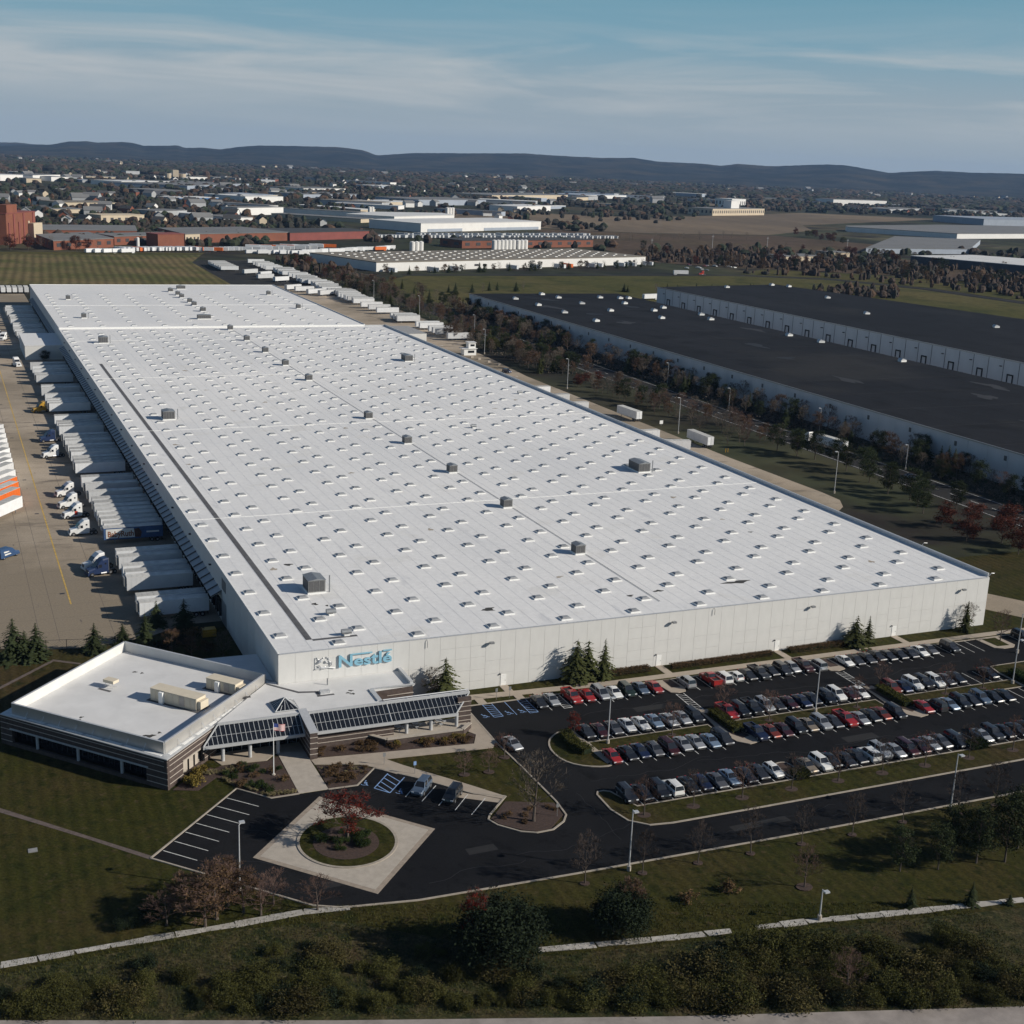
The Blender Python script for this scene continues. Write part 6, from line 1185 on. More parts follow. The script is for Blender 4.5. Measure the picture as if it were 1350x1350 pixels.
def conifer(seed, h=8., base=.34, m='needle', dens=1.):
    q = random.Random(seed); tk_, cr = MB(), MB(); tk_.tube([(0, 0, -.1), (0, 0, h * .5), (0, 0, h * .97)], [.18, .11, .02], 6)
    nl = int(26 * dens)
    for i in range(nl):
        t = i / nl; z = h * (.06 + .92 * t); R_ = h * base * (1 - t) ** (.62 if base > .4 else .78) * (1 + .22 * math.sin(i * 2.3 + seed)) * q.uniform(.7, 1.2) + .12; nb = max(5, int(13 * (1 - t) + 4))
        for k in range(nb):
            a = 6.283 * k / nb + q.uniform(-.3, .3); L = R_ * q.uniform(.45, 1.25); d = Vector((math.cos(a), math.sin(a), 0)); s = Vector((-d.y, d.x, 0)); zz = z + q.uniform(-.12, .12)
            for j in range(4):
                f0, f1 = j / 4, (j + 1.25) / 4; wd = L * .26 * (1 - f0 * .6) * q.uniform(.7, 1.3); p0 = d * L * f0 + Vector((0, 0, zz - L * .32 * f0 + q.uniform(-.05, .05))); p1 = d * L * f1 + Vector((0, 0, zz - L * .32 * f1 - .06 + q.uniform(-.1, .08)))
                cr.add([p0 - s * wd * .4, (p0 + p1) / 2 - s * wd + Vector((0, 0, -.1 * wd)), p1, (p0 + p1) / 2 + s * wd + Vector((0, 0, -.1 * wd))], [(0, 1, 2, 3)])
    return {'trunk': tk_.mesh('trunk', 'bark'), 'crown': cr.mesh('foliage', m)}
def leafy(seed, h=6., w_=4., m='leaf_red', n=26, dens=90, lsize=.2):
    q = random.Random(seed); t0 = bare_tree(seed, 4, .6, 'twig_dark', h=h * .92); lf = MB()
    for i in range(n):
        a = q.uniform(0, 6.28); rr = math.sqrt(q.random()); zz = q.uniform(-.9, 1); hr = math.sqrt(max(.05, 1 - zz * zz * .85))
        leafquads(lf, Vector((math.cos(a) * rr * w_ * .5 * hr, math.sin(a) * rr * w_ * .5 * hr, h * .58 + zz * h * .38)), w_ * .17, dens, lsize, q)
    t0['leaves'] = lf.mesh('leaves', m); return t0
def shrub(seed, w_=2., h=1.3, m='leaf_green', n=16, dens=60, lsize=.13):
    q = random.Random(seed); lf = MB(); st = MB()
    for i in range(n):
        a = q.uniform(0, 6.28); rr = math.sqrt(q.random()) * w_ * .42; z = h * (.25 + .6 * q.random() * (1 - (rr / (w_ * .5)) ** 2 * .7)); c = Vector((math.cos(a) * rr, math.sin(a) * rr, z))
        leafquads(lf, c, w_ * .17, dens, lsize, q, .9); st.tube([(c.x * .2, c.y * .2, -.05), tuple(c)], [.03, .012], 3, cap=False)
    return {'stems': st.mesh('stems', 'bark'), 'foliage': lf.mesh('foliage', m)}
V = {}
def variants(key, fn, n): V[key] = [fn(s) for s in range(n)]
variants('bare', lambda s: bare_tree(100 + s, 5, .6 + .08 * (s % 3), 'twig', h=8), 4)
variants('bare_red', lambda s: bare_tree(130 + s, 5, .72, 'twig_red', h=7, up=.08), 3)
variants('bare_dark', lambda s: bare_tree(160 + s, 5, .5, 'twig_dark', h=7, tk=.1), 3)
variants('sparse_red', lambda s: bare_tree(190 + s, 5, .7, 'twig_dark', 'leaf_red', 14, .12, h=6.5), 2)
variants('sparse_rust', lambda s: bare_tree(220 + s, 5, .6, 'twig_red', 'leaf_rust', 8, .13, h=8), 3)
variants('conifer', lambda s: conifer(300 + s, 8, .3 + .05 * (s % 3)), 4); variants('fir', lambda s: conifer(350 + s, 8, .46, 'needle_olive', .62), 3); variants('spruce', lambda s: conifer(330 + s, 8, .27, 'needle_olive'), 3); variants('pine', lambda s: leafy(340 + s, 8, 5.5, 'needle', 30, 130, .17), 3)
variants('red', lambda s: leafy(360 + s, 6, 5, 'leaf_dullred', 26, 100, .17), 3); variants('rust', lambda s: leafy(380 + s, 7, 5, 'leaf_rust', 24, 80, .19), 3); variants('olive', lambda s: leafy(400 + s, 7, 6.5, 'leaf_olive', 30, 110, .2), 2); variants('dark', lambda s: leafy(420 + s, 8, 8.5, 'leaf_dark', 46, 190, .17), 3)
variants('bigbush', lambda s: shrub(480 + s, 9., 8., 'leaf_dark', 90, 190, .2), 2)
variants('shrub', lambda s: shrub(500 + s, 2.4, 1.5, 'leaf_green'), 3); variants('scrub', lambda s: shrub(520 + s, 4.2, 2.5, 'leaf_scrub', 34, 130, .11), 5); variants('tanbrush', lambda s: shrub(640 + s, 3.4, 1.6, 'leaf_tan', 26, 100, .085), 3); variants('golden', lambda s: shrub(540 + s, 1.3, .9, 'leaf_gold', 10, 50, .09), 2); variants('redbush', lambda s: shrub(560 + s, 1.6, .8, 'leaf_rust', 10, 40, .1), 2); variants('pale', lambda s: shrub(580 + s, .8, .55, 'leaf_pale', 7, 26, .07), 2); variants('darkscrub', lambda s: shrub(600 + s, 4.6, 3., 'leaf_dark', 30, 90, .15), 3)
PARTN = {'trunk': 'trunk', 'crown': 'branches', 'leaves': 'leaves', 'foliage': 'foliage', 'stems': 'stems'}
BASEH = {'bare': 8, 'bare_red': 7, 'bare_dark': 7, 'sparse_red': 6.5, 'sparse_rust': 8, 'conifer': 8, 'spruce': 8, 'fir': 8, 'pine': 8, 'red': 6, 'rust': 7, 'olive': 7, 'dark': 8, 'bigbush': 8., 'shrub': 1.5, 'scrub': 2.5, 'tanbrush': 1.6, 'golden': .9, 'redbush': .8, 'pale': .55, 'darkscrub': 3.}
NM = {'bare': 'bare_tree', 'bare_red': 'bare_tree', 'bare_dark': 'bare_tree', 'sparse_red': 'autumn_tree', 'sparse_rust': 'autumn_tree', 'conifer': 'conifer_tree', 'spruce': 'conifer_tree', 'fir': 'conifer_tree', 'pine': 'evergreen_tree', 'red': 'autumn_tree', 'rust': 'autumn_tree', 'olive': 'broadleaf_tree', 'dark': 'broadleaf_tree'}
tq = random.Random(77)
COUNT = {}; FARBARE, FARSHRUB = MB(), MB()
cheap = bare_tree(999, 4, .62, 'twig', h=8)
def pour(mb, meshes, x, y, z, rz, sx, sz):
    M = Matrix.Translation((x, y, z)) @ Matrix.Rotation(rz, 4, 'Z') @ Matrix.Diagonal((sx, sx, sz, 1)); mi = 0
    for me in meshes:
        vs_ = [tuple(M @ v.co) for v in me.vertices]; mb.add(vs_, [tuple(p.vertices) for p in me.polygons], mi); mi += 1
def plantit(kind, x, y, h, label, group=None, z=0, wide=1., cat=None):
    v = tq.choice(V[kind]); s = h / BASEH[kind]; isT = kind in NM; nm = 'flower_tuft' if kind == 'pale' else NM.get(kind, 'shrub'); rz = tq.uniform(0, 6.28)
    COUNT[nm] = COUNT.get(nm, 0) + 1
    if nm == 'bare_tree' and COUNT[nm] > 296: pour(FARBARE, cheap.values(), x, y, z, rz, h / 8 * wide, h / 8); return
    if nm == 'shrub' and COUNT[nm] > 296: pour(FARSHRUB, v.values(), x, y, z, rz, s * wide, s); return
    r_ = thing(nm, label, cat or ('tree' if isT else ('flower tuft' if kind == 'pale' else 'shrub')), (x, y, z), rz, group, (s * wide, s * wide, s))
    for k, me in v.items(): link(k, me, r_)
    return r_
def mulchring(x, y, r=1.0): struct(MB().prism([(x + r * math.cos(a), y + r * .8 * math.sin(a)) for a in [k * .5236 for k in range(12)]], .0, .14).build('mulch_ring', 'mulch'))
# road-side row and verge row of young bare trees
for i, (x, y, h) in enumerate([(25.7, -67, 7.6), (34.4, -67.2, 6.8), (43.1, -67.4, 6.6), (51.6, -67.6, 7.3), (60.2, -67.7, 6.6), (69, -67.9, 6.8), (78.8, -67.2, 6.8), (88.9, -67.8, 7.2), (96.4, -67.5, 7.5), (105.5, -68, 7.2)]):
    plantit('bare_dark', x, y, h, '%s young bare tree in the lawn row along the road' % (ordn[i]), 'road row trees'); mulchring(x, y, .7)
for i, x in enumerate((42.6, 51.1, 59.8, 68.9, 77.8, 86.5, 95.2, 104.4, 114, 123)):
    plantit('bare_dark' if i % 2 else 'bare_red', x, -52.7, 6.2, '%s young bare tree on the verge behind the roadside cars' % ordn[i], 'verge trees', .1); mulchring(x, -52.7, 1.1)
for i, x in enumerate((61, 80.6, 99.6, 120, 129)): plantit('bare_red', x, -29, 6.0, '%s small bare tree on the parking medians' % ordn[i], 'median trees', .1); mulchring(x, -29, .8)
plantit('bare_red', 151.5, -9.5, 7, 'bare tree on the last grass island by pavement'); plantit('bare_red', 74.8, -23.2, 5.5, 'bare reddish tree at the first crosswalk hedge', z=.1); plantit('bare_red', 110.2, -22, 5.5, 'bare reddish tree at the second crosswalk hedge', z=.1)
plantit('sparse_red', -1.0, -45.4, 7.2, 'spreading bare tree with red leaves in the round forecourt bed', z=.1, wide=1.9)
plantit('bare', 26.2, -49, 11, 'large bare tree on the mulched island at forecourt', z=.05, wide=1.25)
for x, y, h, l in ((22, -31.7, 3.7, 'small bare tree in lawn nearest the entrance walk'), (26, -32.1, 3.9, 'middle small bare tree in the entrance lawn'), (30.4, -28, 4.2, 'small pale bare tree at the pavement corner')): plantit('bare_red', x, y, h, l, wide=1.35); mulchring(x, y, .9)
plantit('sparse_red', 44.6, -24.6, 4.6, 'small red-leaved tree on the rounded parking island', z=.1)
plantit('bare_red', 53.6, -77.7, 6.2, 'bare reddish tree alone in lawn beside footpath'); mulchring(53.6, -77.7, 1.2)
# wall conifers
for x, y, h, k, l in ((55.7, -2.4, 8.8, 'fir', 'broad green evergreen against the white wall'), (58.4, -1.6, 8, 'fir', 'looser evergreen behind the broad one at wall'), (61.4, -2.6, 8.3, 'spruce', 'slim conifer beside the broad evergreens at wall'), (119.7, -2.2, 6.9, 'fir', 'rounded evergreen at the wall behind dark cars'), (123.2, -1.8, 6.2, 'spruce', 'slim conifer beside the rounded evergreen'), (148.5, -2.3, 7.2, 'spruce', 'conifer near the right end of white wall'), (150, -1.5, 6.2, 'bare', 'bare tree entwined with the wall end conifer'), (29.6, -2.6, 8.3, 'fir', 'tall conifer beside the entrance roof'), (26.8, -2.4, 6.4, 'bare', 'bare grey tree beside the entrance roof conifer')): plantit(k, x, y, h, l, wide=.95)
# conifers by the truck yard and office
for x, y, h, l in ((-40.5, 38.8, 8.6, 'tallest conifer at the yard fence'), (-36.6, 38.3, 7.4, 'conifer paired with the tallest at yard fence'), (-38.6, 38, 6.2, 'short conifer wedged between the fence pair'), (-26.2, 38.5, 6.2, 'single conifer at yard fence near office corner'), (-20.6, 41.7, 4.4, 'small conifer behind the office roof corner'), (-16.5, 40.5, 6.4, 'bushy conifer behind the office parapet'), (-13, 49.8, 5.6, 'conifer in front of the first docked trailers'), (-8, 47, 6.6, 'tall conifer beside the dock canopy end')): plantit('conifer', x, y, h, l, wide=1.3)
for x, y in ((-14, 36), (-10, 38), (-18, 36.5), (-6, 33), (-11, 27), (-7, 41)): plantit('darkscrub' if x < -9 else 'redbush', x, y, 2.2, 'low shrub in the shaded corner behind the office', 'shaded corner shrubs')
for x, y, h, l in ((-12.6, 33, 5.5, 'rust coloured tree behind the office parapet'), (-9.5, 30, 4.5, 'smaller rust tree behind the office parapet'), (-4, 28, 6, 'bare tree in the shaded corner by dock wall')): plantit('sparse_rust' if 'rust' in l else 'bare', x, y, h, l)
plantit('dark', -8, 403.5, 4.5, 'dark shrubby tree before the white dock wing', wide=.9)
# foreground trees
plantit('bigbush', 8.3, -78.6, 8.6, 'big dark round tree below the forecourt kerb', wide=1.1, cat='tree'); plantit('bigbush', 25, -78.6, 6.6, 'second dark round tree beside the footpath', cat='tree'); plantit('sparse_red', 6.0, -76.8, 8.6, 'red-tipped tree behind the big dark round tree', wide=.8); plantit('sparse_rust', 27, -77.6, 7.0, 'rust tinged tree behind the second dark tree')
for x, y, h, l in ((-22, -59.2, 8.2, 'broad reddish bare tree beside the forecourt corner'), (-25.5, -56.8, 6.2, 'reddish bare tree left of the broad one'), (-18.5, -58.8, 6.4, 'reddish bare tree by the leaning lamp post'), (-14.5, -58, 4.6, 'small reddish tree at the forecourt kerb'), (-9.6, -61.4, 4.6, 'last small reddish tree toward the kerb corner'), (-23.6, -60.4, 6.4, 'reddish tree in front of the broad bare one'), (-20, -56.6, 6.8, 'reddish tree behind the broad bare one'), (-16.6, -60.2, 5.2, 'reddish tree leaning over the footpath'), (-28, -58.6, 4.8, 'outermost reddish tree beside dark shrub')): plantit('sparse_rust' if h > 6 else 'bare_red', x, y, h, l, wide=1.6)
for x, y, h in ((69, -78.6, 6.8), (74.5, -80, 7), (81, -80.4, 9.2), (85.2, -81.5, 10.4), (79, -77.6, 8.2), (90, -79, 9.5), (95, -77, 9)): plantit('pine', x, y, h, 'dark evergreen in the lawn grove below the road', 'lawn grove evergreens', wide=.85)
for i, (x, y, h) in enumerate(((64.2, -86.6, 3.2), (72.4, -88.9, 3.6), (77.5, -90.6, 1.8))): plantit('conifer', x, y, h, '%s small conifer along the broken footpath from the lamp' % ordn[i], 'path conifers')
for x, y, h, k, l in ((37, -75.5, 1.4, 'redbush', 'reddish low shrub in lawn beside path'), (43, -75.5, 1.6, 'redbush', 'yellow-tipped low shrub in the lawn'), (-29.5, -57, 2.4, 'darkscrub', 'dark rounded shrub beside reddish trees'), (-33, -57.5, 1.8, 'darkscrub', 'smaller dark shrub left of the rounded one')): plantit(k, x, y, h, l)
# hedges on the crosswalk islands: clipped blocks of leaves
def hedge(line, w_, h, label, m):
    q = random.Random(int(line[0][0] * 10)); lf = MB(); core_ = MB()
    for a, b in zip(line[:-1], line[1:]):
        a = Vector(a); b = Vector(b); L = (b - a).length; d = (b - a).normalized(); s = Vector((-d.y, d.x))
        core_.beam(tuple(a), tuple(b), w_ * .8, .1, h * .85)
        for _ in range(int(L * w_ * 230)):
            t, u_ = q.uniform(-.3, L + .3), q.uniform(-w_ / 2, w_ / 2); f = q.random(); zz = h * (q.uniform(.82, 1.05) if f < .55 else q.uniform(.1, 1)); u_ = u_ if f < .55 else math.copysign(w_ / 2, u_) + q.uniform(-.1, .1)
            p = a + d * t + s * u_; leafquads(lf, Vector((p.x, p.y, zz)), .06, 1, .12, q)
    r_ = thing('hedge', label, 'hedge'); core_.build('core', 'leaf_dark', r_); lf.build('foliage', m, r_)
hedge([(43.3, -23.6), (42.9, -27.6), (43.9, -31.2)], 2.0, 1.3, 'yellow-green clipped hedge on the rounded parking island', 'leaf_olive'); hedge([(72.3, -23.8), (72.3, -31.8)], 1.9, 1.3, 'yellow-green clipped hedge at the first crosswalk', 'leaf_olive'); hedge([(108.8, -23.8), (108.9, -31.8)], 1.9, 1.3, 'yellow-green clipped hedge at the second crosswalk', 'leaf_olive'); hedge([(139.8, -25), (139.8, -33), (146, -33)], 2.2, 1.3, 'dark green hedge on the last parking island', 'leaf_green'); hedge([(71.6, -49.4), (74.0, -49.4)], 2.4, 1.2, 'olive hedge block on the verge planter', 'leaf_olive'); hedge([(107, -49.6), (110.6, -49.6)], 2.4, 1.2, 'dark hedge block on the far verge planter', 'leaf_green')
hedge([(76.5, -2.0), (99.5, -1.6)], 1.3, .9, 'long low reddish hedge along the white wall', 'leaf_rust'); hedge([(62.5, -1.6), (71.5, -1.5)], 1.6, 1.0, 'low brown hedge between the conifers and wall door', 'leaf_rust'); hedge([(104, -1.5), (117, -1.4)], 1.5, 1.0, 'brown wall hedge left of the rounded evergreen', 'leaf_rust')
# beds
bq = random.Random(5)
def scatter(kind, n, poly, hmin, hmax, label, group, z=.05):
    xs = [p[0] for p in poly]; ys = [p[1] for p in poly]; k = 0
    def inside(x, y):
        c = False
        for (x1, y1), (x2, y2) in zip(poly, poly[1:] + poly[:1]):
            if (y1 > y) != (y2 > y) and x < (x2 - x1) * (y - y1) / (y2 - y1) + x1: c = not c
        return c
    while k < n:
        x, y = bq.uniform(min(xs), max(xs)), bq.uniform(min(ys), max(ys))
        if inside(x, y): plantit(kind, x, y, bq.uniform(hmin, hmax), label, group, z); k += 1
bedA = [(2.2, -18.2), (2.6, -15.8), (11.2, -15.8), (13.4, -18.2), (27, -18.6), (28.6, -18.8), (27.2, -21), (10.5, -19.3)]
scatter('redbush', 34, bedA, .5, .9, 'low reddish shrub in the bed under the brick wall', 'brick wall bed shrubs'); scatter('golden', 6, [(13, -18.2), (26.5, -18.4), (27, -19.6), (13, -19.4)], .8, 1.1, 'golden shrub below the terrace wall', 'terrace wall shrubs')
bedB = [(1.2, -21.6), (7, -23.7), (8.6, -25.2), (4.8, -29.2), (1, -29)]
scatter('redbush', 22, bedB, .5, .9, 'reddish shrub in the bed right of entrance walk', 'right walk bed shrubs'); scatter('pale', 18, bedB, .35, .55, 'pale flower tuft in the bed right of entrance walk', 'right walk flower tufts')
bedC = [(-13, -17.2), (-6, -17.8), (-4.3, -17), (-4.3, -29), (-8.2, -29.2), (-12, -24.8), (-13.3, -21.4), (-16, -19)]
scatter('shrub', 16, bedC, .7, 1.2, 'green shrub in the flagpole bed', 'flagpole bed shrubs'); scatter('redbush', 8, bedC, .6, 1, 'rust shrub in the flagpole bed', 'flagpole bed rust shrubs')
for t in range(34): p = lerp((-13.8, -21.8), (-8.3, -29.1), t / 17) if t < 17 else lerp((-8.3, -29.1), (-4.2, -29.2), (t - 17) / 17); plantit('pale', p[0] + bq.uniform(-.3, .3), p[1] + bq.uniform(-.2, .5), bq.uniform(.5, .75), 'pale yellow tuft edging the flagpole bed', 'edging tufts', .05)
for t in range(16): p = lerp((-16.2, -19.2), (-11, -18.8), t / 15); plantit('pale', p[0], p[1] + bq.uniform(-.4, .3), bq.uniform(.5, .75), 'pale tuft in front of the canopy columns', 'column tufts', .05)
scatter('golden', 6, [(-20, -21.6), (-17, -18.4), (-15.4, -19), (-17.6, -22.4)], 1.3, 1.9, 'golden shrub against the office window', 'office window shrubs')
scatter('shrub', 20, [(-1.4 + 4.2 * math.cos(a), -46.6 + 4 * math.sin(a)) for a in [k * .6 for k in range(10)]], .6, 1.2, 'dark green shrub in the round forecourt bed', 'round bed shrubs', .12)
scatter('redbush', 10, [(25.2, -43.5), (31, -45.5), (30.8, -48), (27.5, -51.2), (24, -50), (22, -47.5)], .4, .7, 'rust shrub on the mulched forecourt island', 'forecourt island shrubs')
# foreground scrub belt between path and bottom road
def belt(x): return (-62.5 - .35 * max(0, x + 12) * (1 if x < 14 else .55)) if x < 14 else -80.8 - .175 * (x - 14)
n = 0; fq = random.Random(31); SC = []
while n < 270:
    x = fq.uniform(-48, 66); yb = -71.2 - .34 * (x + 48); yt = -62.0 if x < -12 else (-62 - (x + 12) * .72 if x < 14 else -80.5 - .175 * (x - 14)); t = fq.random() ** 1.5
    y = yb + 1.6 + (yt - yb - (3.4 if x < 14 else 6.8)) * t
    if x < 16 and t > .5 and fq.random() < .8: continue
    h = fq.uniform(.7, 2.7) * (1.05 if x > 22 else .85); kd = fq.choice(['scrub'] * 7 + ['darkscrub'] * 2 + ['tanbrush'] * 3)
    plantit(kd, x, y, h, {'scrub': 'olive', 'darkscrub': 'dark', 'tanbrush': 'tan'}[kd] + ' wild shrub in the scrub belt above the bottom road', {'scrub': 'olive', 'darkscrub': 'dark', 'tanbrush': 'tan'}[kd] + ' scrub belt shrubs', -.1, fq.uniform(.7, 1.45)); n += 1
for x, y, h in ((40, -88, 3.4), (44.5, -89.5, 3.0), (36.5, -88, 2.8)): plantit('darkscrub', x, y, h, 'tall dark bush crowding the broken footpath', 'path bushes', wide=.9)
plantit('bare_red', 44.5, -99, 5.5, 'bare tree in front of the scrub at bottom road', wide=1.2)
# grass tufts in the rough and lawn edges
gm = MB(); gq = random.Random(9)
for _ in range(34000):
    x = gq.uniform(-50, 72); yb = -71.2 - .34 * (x + 48); y = yb + gq.random() * 24
    if y > -60: continue
    s = gq.uniform(.12, .42); a = gq.uniform(0, 6.28); dx, dy = math.cos(a) * .05, math.sin(a) * .05; lx, ly = gq.uniform(-.15, .15), gq.uniform(-.15, .15)
    gm.add([(x - dx, y - dy, .0), (x + dx, y + dy, .0), (x + lx, y + ly, s)], [(0, 1, 2)])
o = stuff(gm.build('grass', 'leaf_scrub')); tag(o, 'rough uncut grass between the footpath and bottom road', 'grass')
# brown undergrowth of the tree belts: one uncountable brush
ug = MB(); uq = random.Random(15)
for _ in range(9000):
    if uq.random() < .55: x, y = uq.uniform(242.5, 258.5), uq.uniform(60, 590)
    else: x, y = uq.uniform(200, 262), uq.uniform(300, 800)
    if 224.5 < x - max(0, y - 480) * .08 < 242 or y < 330 and x < 225 or y < 445 and x < 202 or y > 445 and x < 219: continue
    leafquads(ug, Vector((x, y, uq.uniform(.2, 1.1))), 1.0, 3, .42, uq)
tag(stuff(ug.build('undergrowth', 'twig')), 'brown leafless brush under the roadside tree belts', 'undergrowth')
# belt between truck lane and the black-roofed warehouse
def inx(x, y): return not (224.5 < x < 242.5)
for i, (x, y) in enumerate([(207, 306), (212, 309), (219, 312), (203, 300)]): plantit('red', x, y, 4.6, 'red shrubby tree beside the mast light on lane grass', 'red lane trees', wide=1.2)
for x, y in ((203, 68), (213.7, 68), (208.5, 51), (204.7, 41), (212, 45), (219, 60), (200, 55)): plantit('red', x, y, fq.uniform(6.5, 8.5), 'dark red tree in the grove past the curved kerb', 'dark red grove', wide=1.2)
for x, y in ((214.5, 380), (219.4, 372), (218.9, 358), (216, 366), (206.7, 264), (211.8, 258), (214.3, 248), (215, 166), (219.3, 161), (220, 151), (217, 157), (220.2, 134), (222, 127), (218.8, 109), (214.8, 96), (208, 82), (213, 104), (217, 118), (221, 140), (211, 88), (223, 100), (222, 84)): plantit('pine', x, y, fq.uniform(7, 10), 'dark evergreen on the grass between truck lane and road', 'lane evergreens')
plantit('olive', 203.5, 402, 7.5, 'rounded olive-yellow tree beside the mast light near booth'); plantit('olive', 209, 409, 6.5, 'second olive-yellow tree behind the rounded one')
kinds = ['bare', 'bare', 'bare', 'sparse_rust', 'conifer', 'pine', 'bare', 'pine', 'spruce', 'bare_red', 'sparse_rust']
lab = {'bare': 'bare brown tree', 'bare_red': 'bare reddish tree', 'sparse_rust': 'tree with thin rust leaves', 'conifer': 'dark conifer', 'pine': 'dark evergreen', 'rust': 'rust coloured tree', 'spruce': 'olive conifer', 'olive': 'olive tree', 'red': 'red tree'}
def wood(n, xr, yr, where, kinds, hr=(6, 10), seed=1, test=None):
    q = random.Random(seed); k = 0
    while k < n:
        x, y = q.uniform(*xr), q.uniform(*yr)
        if test and not test(x, y): k += 1 if q.random() < .05 else 0; continue
        kd = q.choice(kinds); plantit(kd, x, y, q.uniform(*hr), lab[kd] + ' ' + where, where + ' ' + kd); k += 1
wood(190, (242.5, 258), (60, 580), 'below the black-roofed warehouse wall', kinds, (6, 10), 2)
wood(62, (203, 225), (172, 300), 'between truck lane and road', ['bare', 'bare_red', 'sparse_rust', 'bare'], (5, 8), 3)
wood(95, (200, 225), (300, 460), 'between far truck lane and road', ['bare', 'bare', 'sparse_rust', 'pine', 'spruce', 'sparse_rust'], (6, 9.5), 4, lambda x, y: y > 330)
wood(190, (219, 262), (455, 760), 'in the brown wood beside stored trailers', ['bare', 'bare', 'bare_red', 'pine', 'spruce', 'sparse_rust', 'sparse_rust'], (6, 10), 5, lambda x, y: not (226 + max(0, y - 480) * .09 < x < 243 + max(0, y - 480) * .07))
wood(36, (219, 246), (740, 960), 'along the end of the stored trailer yard', ['pine', 'rust', 'conifer', 'red', 'bare_red'], (6, 9), 6)
def row_trees(a, b, n, where, kinds, hr, seed, jit=6):
    q = random.Random(seed)
    for i in range(n): x, y = lerp(a, b, i / (n - 1)); kd = q.choice(kinds); plantit(kd, x + q.uniform(-jit, jit), y + q.uniform(-jit, jit), q.uniform(*hr), lab[kd] + ' ' + where, where + ' ' + kd)
row_trees((285, 828), (600, 930), 46, 'in front of the tan-roofed warehouse', ['conifer', 'bare', 'conifer', 'pine', 'rust', 'bare_red'], (6, 9.5), 7); row_trees((290, 690), (352, 704), 8, 'on the green field beyond the road', ['conifer', 'bare_red', 'conifer'], (6, 8), 8); row_trees((230, 880), (255, 740), 12, 'at the shaded end of tan-roofed warehouse', ['rust', 'red', 'pine', 'bare_red'], (6, 9), 9)
row_trees((420, 690), (560, 700), 14, 'on the field behind black roofs', ['conifer', 'conifer', 'bare_red'], (5, 8), 10); row_trees((585, 560), (640, 420), 10, 'in the hedge line beyond black roofs', ['conifer'], (5, 7), 11, 3); row_trees((640, 390), (690, 280), 6, 'in the far hedge line beyond black roofs', ['conifer'], (5, 7), 12, 3); row_trees((560, 640), (650, 690), 16, 'in the thicket on the green field', ['bare_red', 'bare', 'pine'], (5, 8), 13, 12)
wood(95, (650, 1010), (880, 1160), 'in the autumn wood by the plain', ['bare_red', 'sparse_rust', 'rust', 'bare', 'red', 'rust', 'pine'], (8, 13), 14, lambda x, y: y > 640 + (x - 560) * .55)
wood(70, (760, 960), (560, 900), 'in the wood behind the green fields', ['bare_red', 'bare', 'pine', 'rust'], (8, 12), 15, lambda x, y: x + y > 1560 or x > 860)
row_trees((1120, 1340), (1190, 1520), 10, 'in the bright autumn row by brown field', ['rust', 'olive', 'red'], (9, 13), 16, 12); row_trees((-40, 1030), (80, 1060), 12, 'before the brick factory tower', ['bare', 'bare_red', 'red'], (9, 14), 17, 8); row_trees((700, 1300), (1000, 1420), 18, 'along the plowed field hedge', ['bare', 'bare_dark'] if False else ['bare', 'bare_red'], (8, 13), 18, 20)
tag(stuff(FARBARE.build('bare_wood', ['bark', 'twig'])), 'farthest leafless trees of the autumn woods as one mass', 'woodland')
if FARSHRUB.v: tag(stuff(FARSHRUB.build('scrub', ['bark', 'leaf_scrub'])), 'olive scrub filling gaps in the belt above bottom road', 'scrub')
# far woods and street trees: one uncountable mass of clumps
cm = MB(); cq = random.Random(44)
def clump(x, y, w_, h):
    n = 6; st = len(cm.v); ph = cq.uniform(0, 1); vs = []
    for zf, rf in ((0, .75), (.45, 1.0), (.8, .62)):
        for k in range(n): a = 6.283 * (k + ph) / n; rr = w_ / 2 * rf * cq.uniform(.7, 1.25); vs.append((x + math.cos(a) * rr, y + math.sin(a) * rr, h * zf * cq.uniform(.85, 1.15)))
    vs.append((x, y, h)); fs = [(r * n + k, r * n + (k + 1) % n, (r + 1) * n + (k + 1) % n, (r + 1) * n + k) for r in range(2) for k in range(n)] + [(2 * n + k, 2 * n + (k + 1) % n, 3 * n) for k in range(n)]
    cm.add(vs, fs, cq.choice([0, 0, 0, 0, 1, 1, 2, 2, 2, 3]))
def band(n, az0, az1, d0, d1, w0, w1, h0, h1, dens=None):
    k = 0
    while k < n:
        az = cq.uniform(az0, az1); d = math.sqrt(cq.uniform(d0 * d0, d1 * d1)); x, y = -48.8 + d * math.sin(R(az)), -206.5 + d * math.cos(R(az)); k += 1
        if dens and not dens(az, d, x, y): continue
        clump(x, y, cq.uniform(w0, w1), cq.uniform(h0, h1))
def patch(az, d, x, y):
    if not free(x, y): return False
    v_ = math.sin(x * .004 + 1.3) * math.cos(y * .0031) + .6 * math.sin(x * .011 + y * .007) + .4 * math.sin(x * .021 - y * .017)
    return v_ > -.15 or cq.random() < .18
band(2600, 1, 45, 1500, 2600, 8, 16, 6, 11, lambda az, d, x, y: patch(az, d, x, y) and not (az > 26 and d < 2500 and cq.random() < .6)); band(4200, 1, 45, 2600, 4500, 10, 26, 8, 13, patch); band(5200, 0, 47, 4500, 8600, 18, 60, 10, 17, patch)
band(1500, 1, 9, 4700, 5600, 20, 50, 14, 22); band(1800, 9, 27, 5000, 6200, 20, 55, 12, 20); band(1600, 25, 46, 4800, 6200, 20, 55, 12, 18); band(500, 2, 13, 1350, 1700, 7, 13, 6, 10)
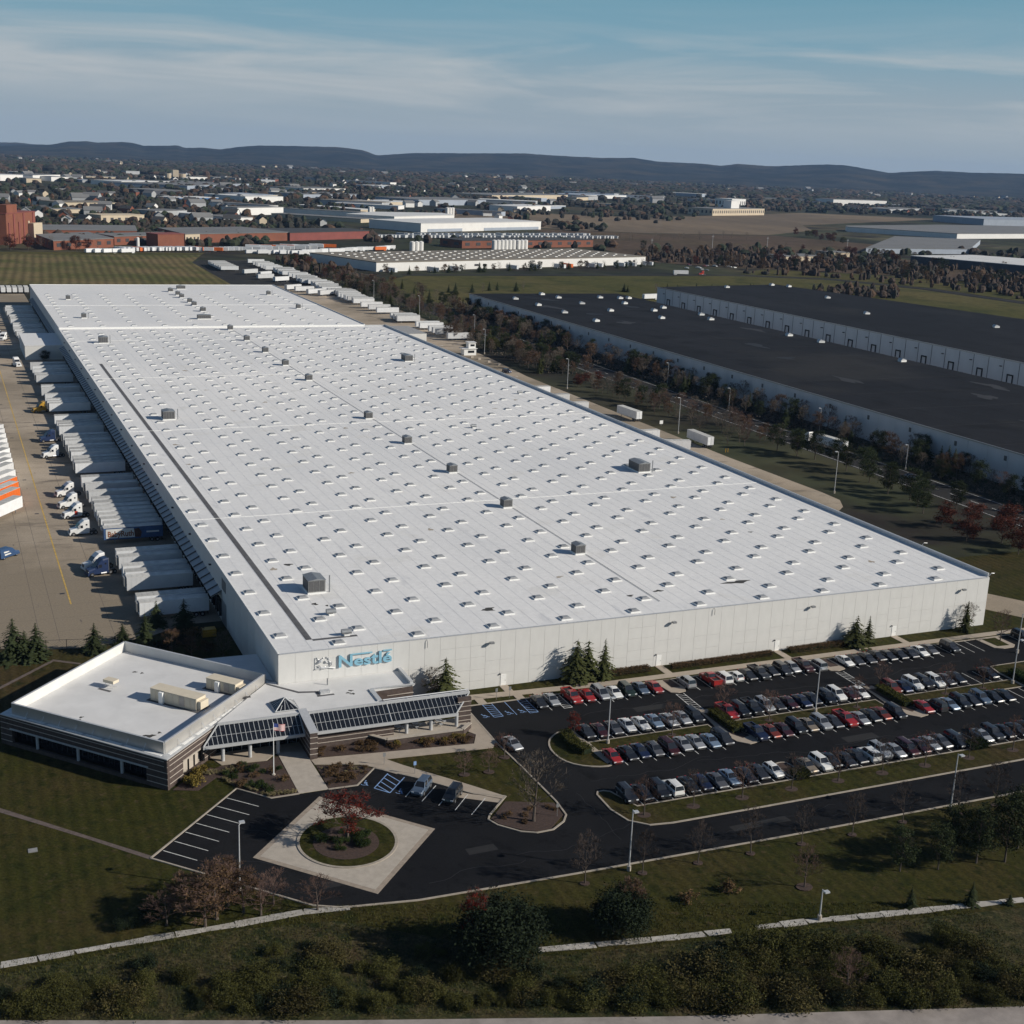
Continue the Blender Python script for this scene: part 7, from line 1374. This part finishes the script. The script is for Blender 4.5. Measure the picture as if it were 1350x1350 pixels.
def inpoly(poly, x, y):
    c = False
    for (x1, y1), (x2, y2) in zip(poly, poly[1:] + poly[:1]):
        if (y1 > y) != (y2 > y) and x < (x2 - x1) * (y - y1) / (y2 - y1) + x1: c = not c
    return c
for poly, n_ in (([(600, 1000), (720, 900), (850, 820), (1000, 960), (940, 980), (960, 1120), (880, 1130), (790, 1180), (640, 1060)], 560), ([(790, 560), (905, 690), (1010, 820), (960, 900), (860, 810)], 300), ([(770, 560), (800, 570), (900, 690), (860, 810), (730, 850), (700, 880), (640, 860), (716, 825), (762, 720)], 170), ([(590, 640), (650, 640), (700, 700), (660, 720), (600, 690)], 110), ([(220, 780), (250, 760), (262, 850), (240, 960), (222, 960)], 60)):
    k = 0
    while k < n_:
        x, y = cq.uniform(min(p[0] for p in poly), max(p[0] for p in poly)), cq.uniform(min(p[1] for p in poly), max(p[1] for p in poly))
        if inpoly(poly, x, y): clump(x, y, cq.uniform(2.5, 7.5), cq.uniform(2, 8)); cm.m[-18:] = [cq.choice([1, 1, 1, 0, 3])] * 18; k += 1
mat('far_wood', (.026, .024, .018), .95, .35, .02); mat('far_wood_brown', (.05, .034, .025), .95, .3, .02); mat('far_wood_green', (.022, .03, .014), .95, .3, .02); mat('far_wood_rust', (.07, .04, .022), .95, .3, .02)
o = stuff(cm.build('woodland', ['far_wood', 'far_wood_brown', 'far_wood_green', 'far_wood_rust'])); tag(o, 'dark leafless woodland covering the far plain below hills', 'woodland')
# ================================================================= HAZE
hm = bpy.data.materials.new('haze_mat'); hm.use_nodes = True; t = hm.node_tree; t.nodes.remove(t.nodes['Principled BSDF']); pv = t.nodes.new('ShaderNodeVolumePrincipled'); pv.inputs['Color'].default_value = (.38, .61, 1, 1); pv.inputs['Density'].default_value = 2.5e-5; pv.inputs['Anisotropy'].default_value = .0
t.links.new(pv.outputs[0], t.nodes['Material Output'].inputs['Volume'])
hz = stuff(MB().box(-6200, 14800, -900, 15800, -12, 330).build('haze', hm)); tag(hz, 'pale blue air softening the far plain and hills', 'haze')
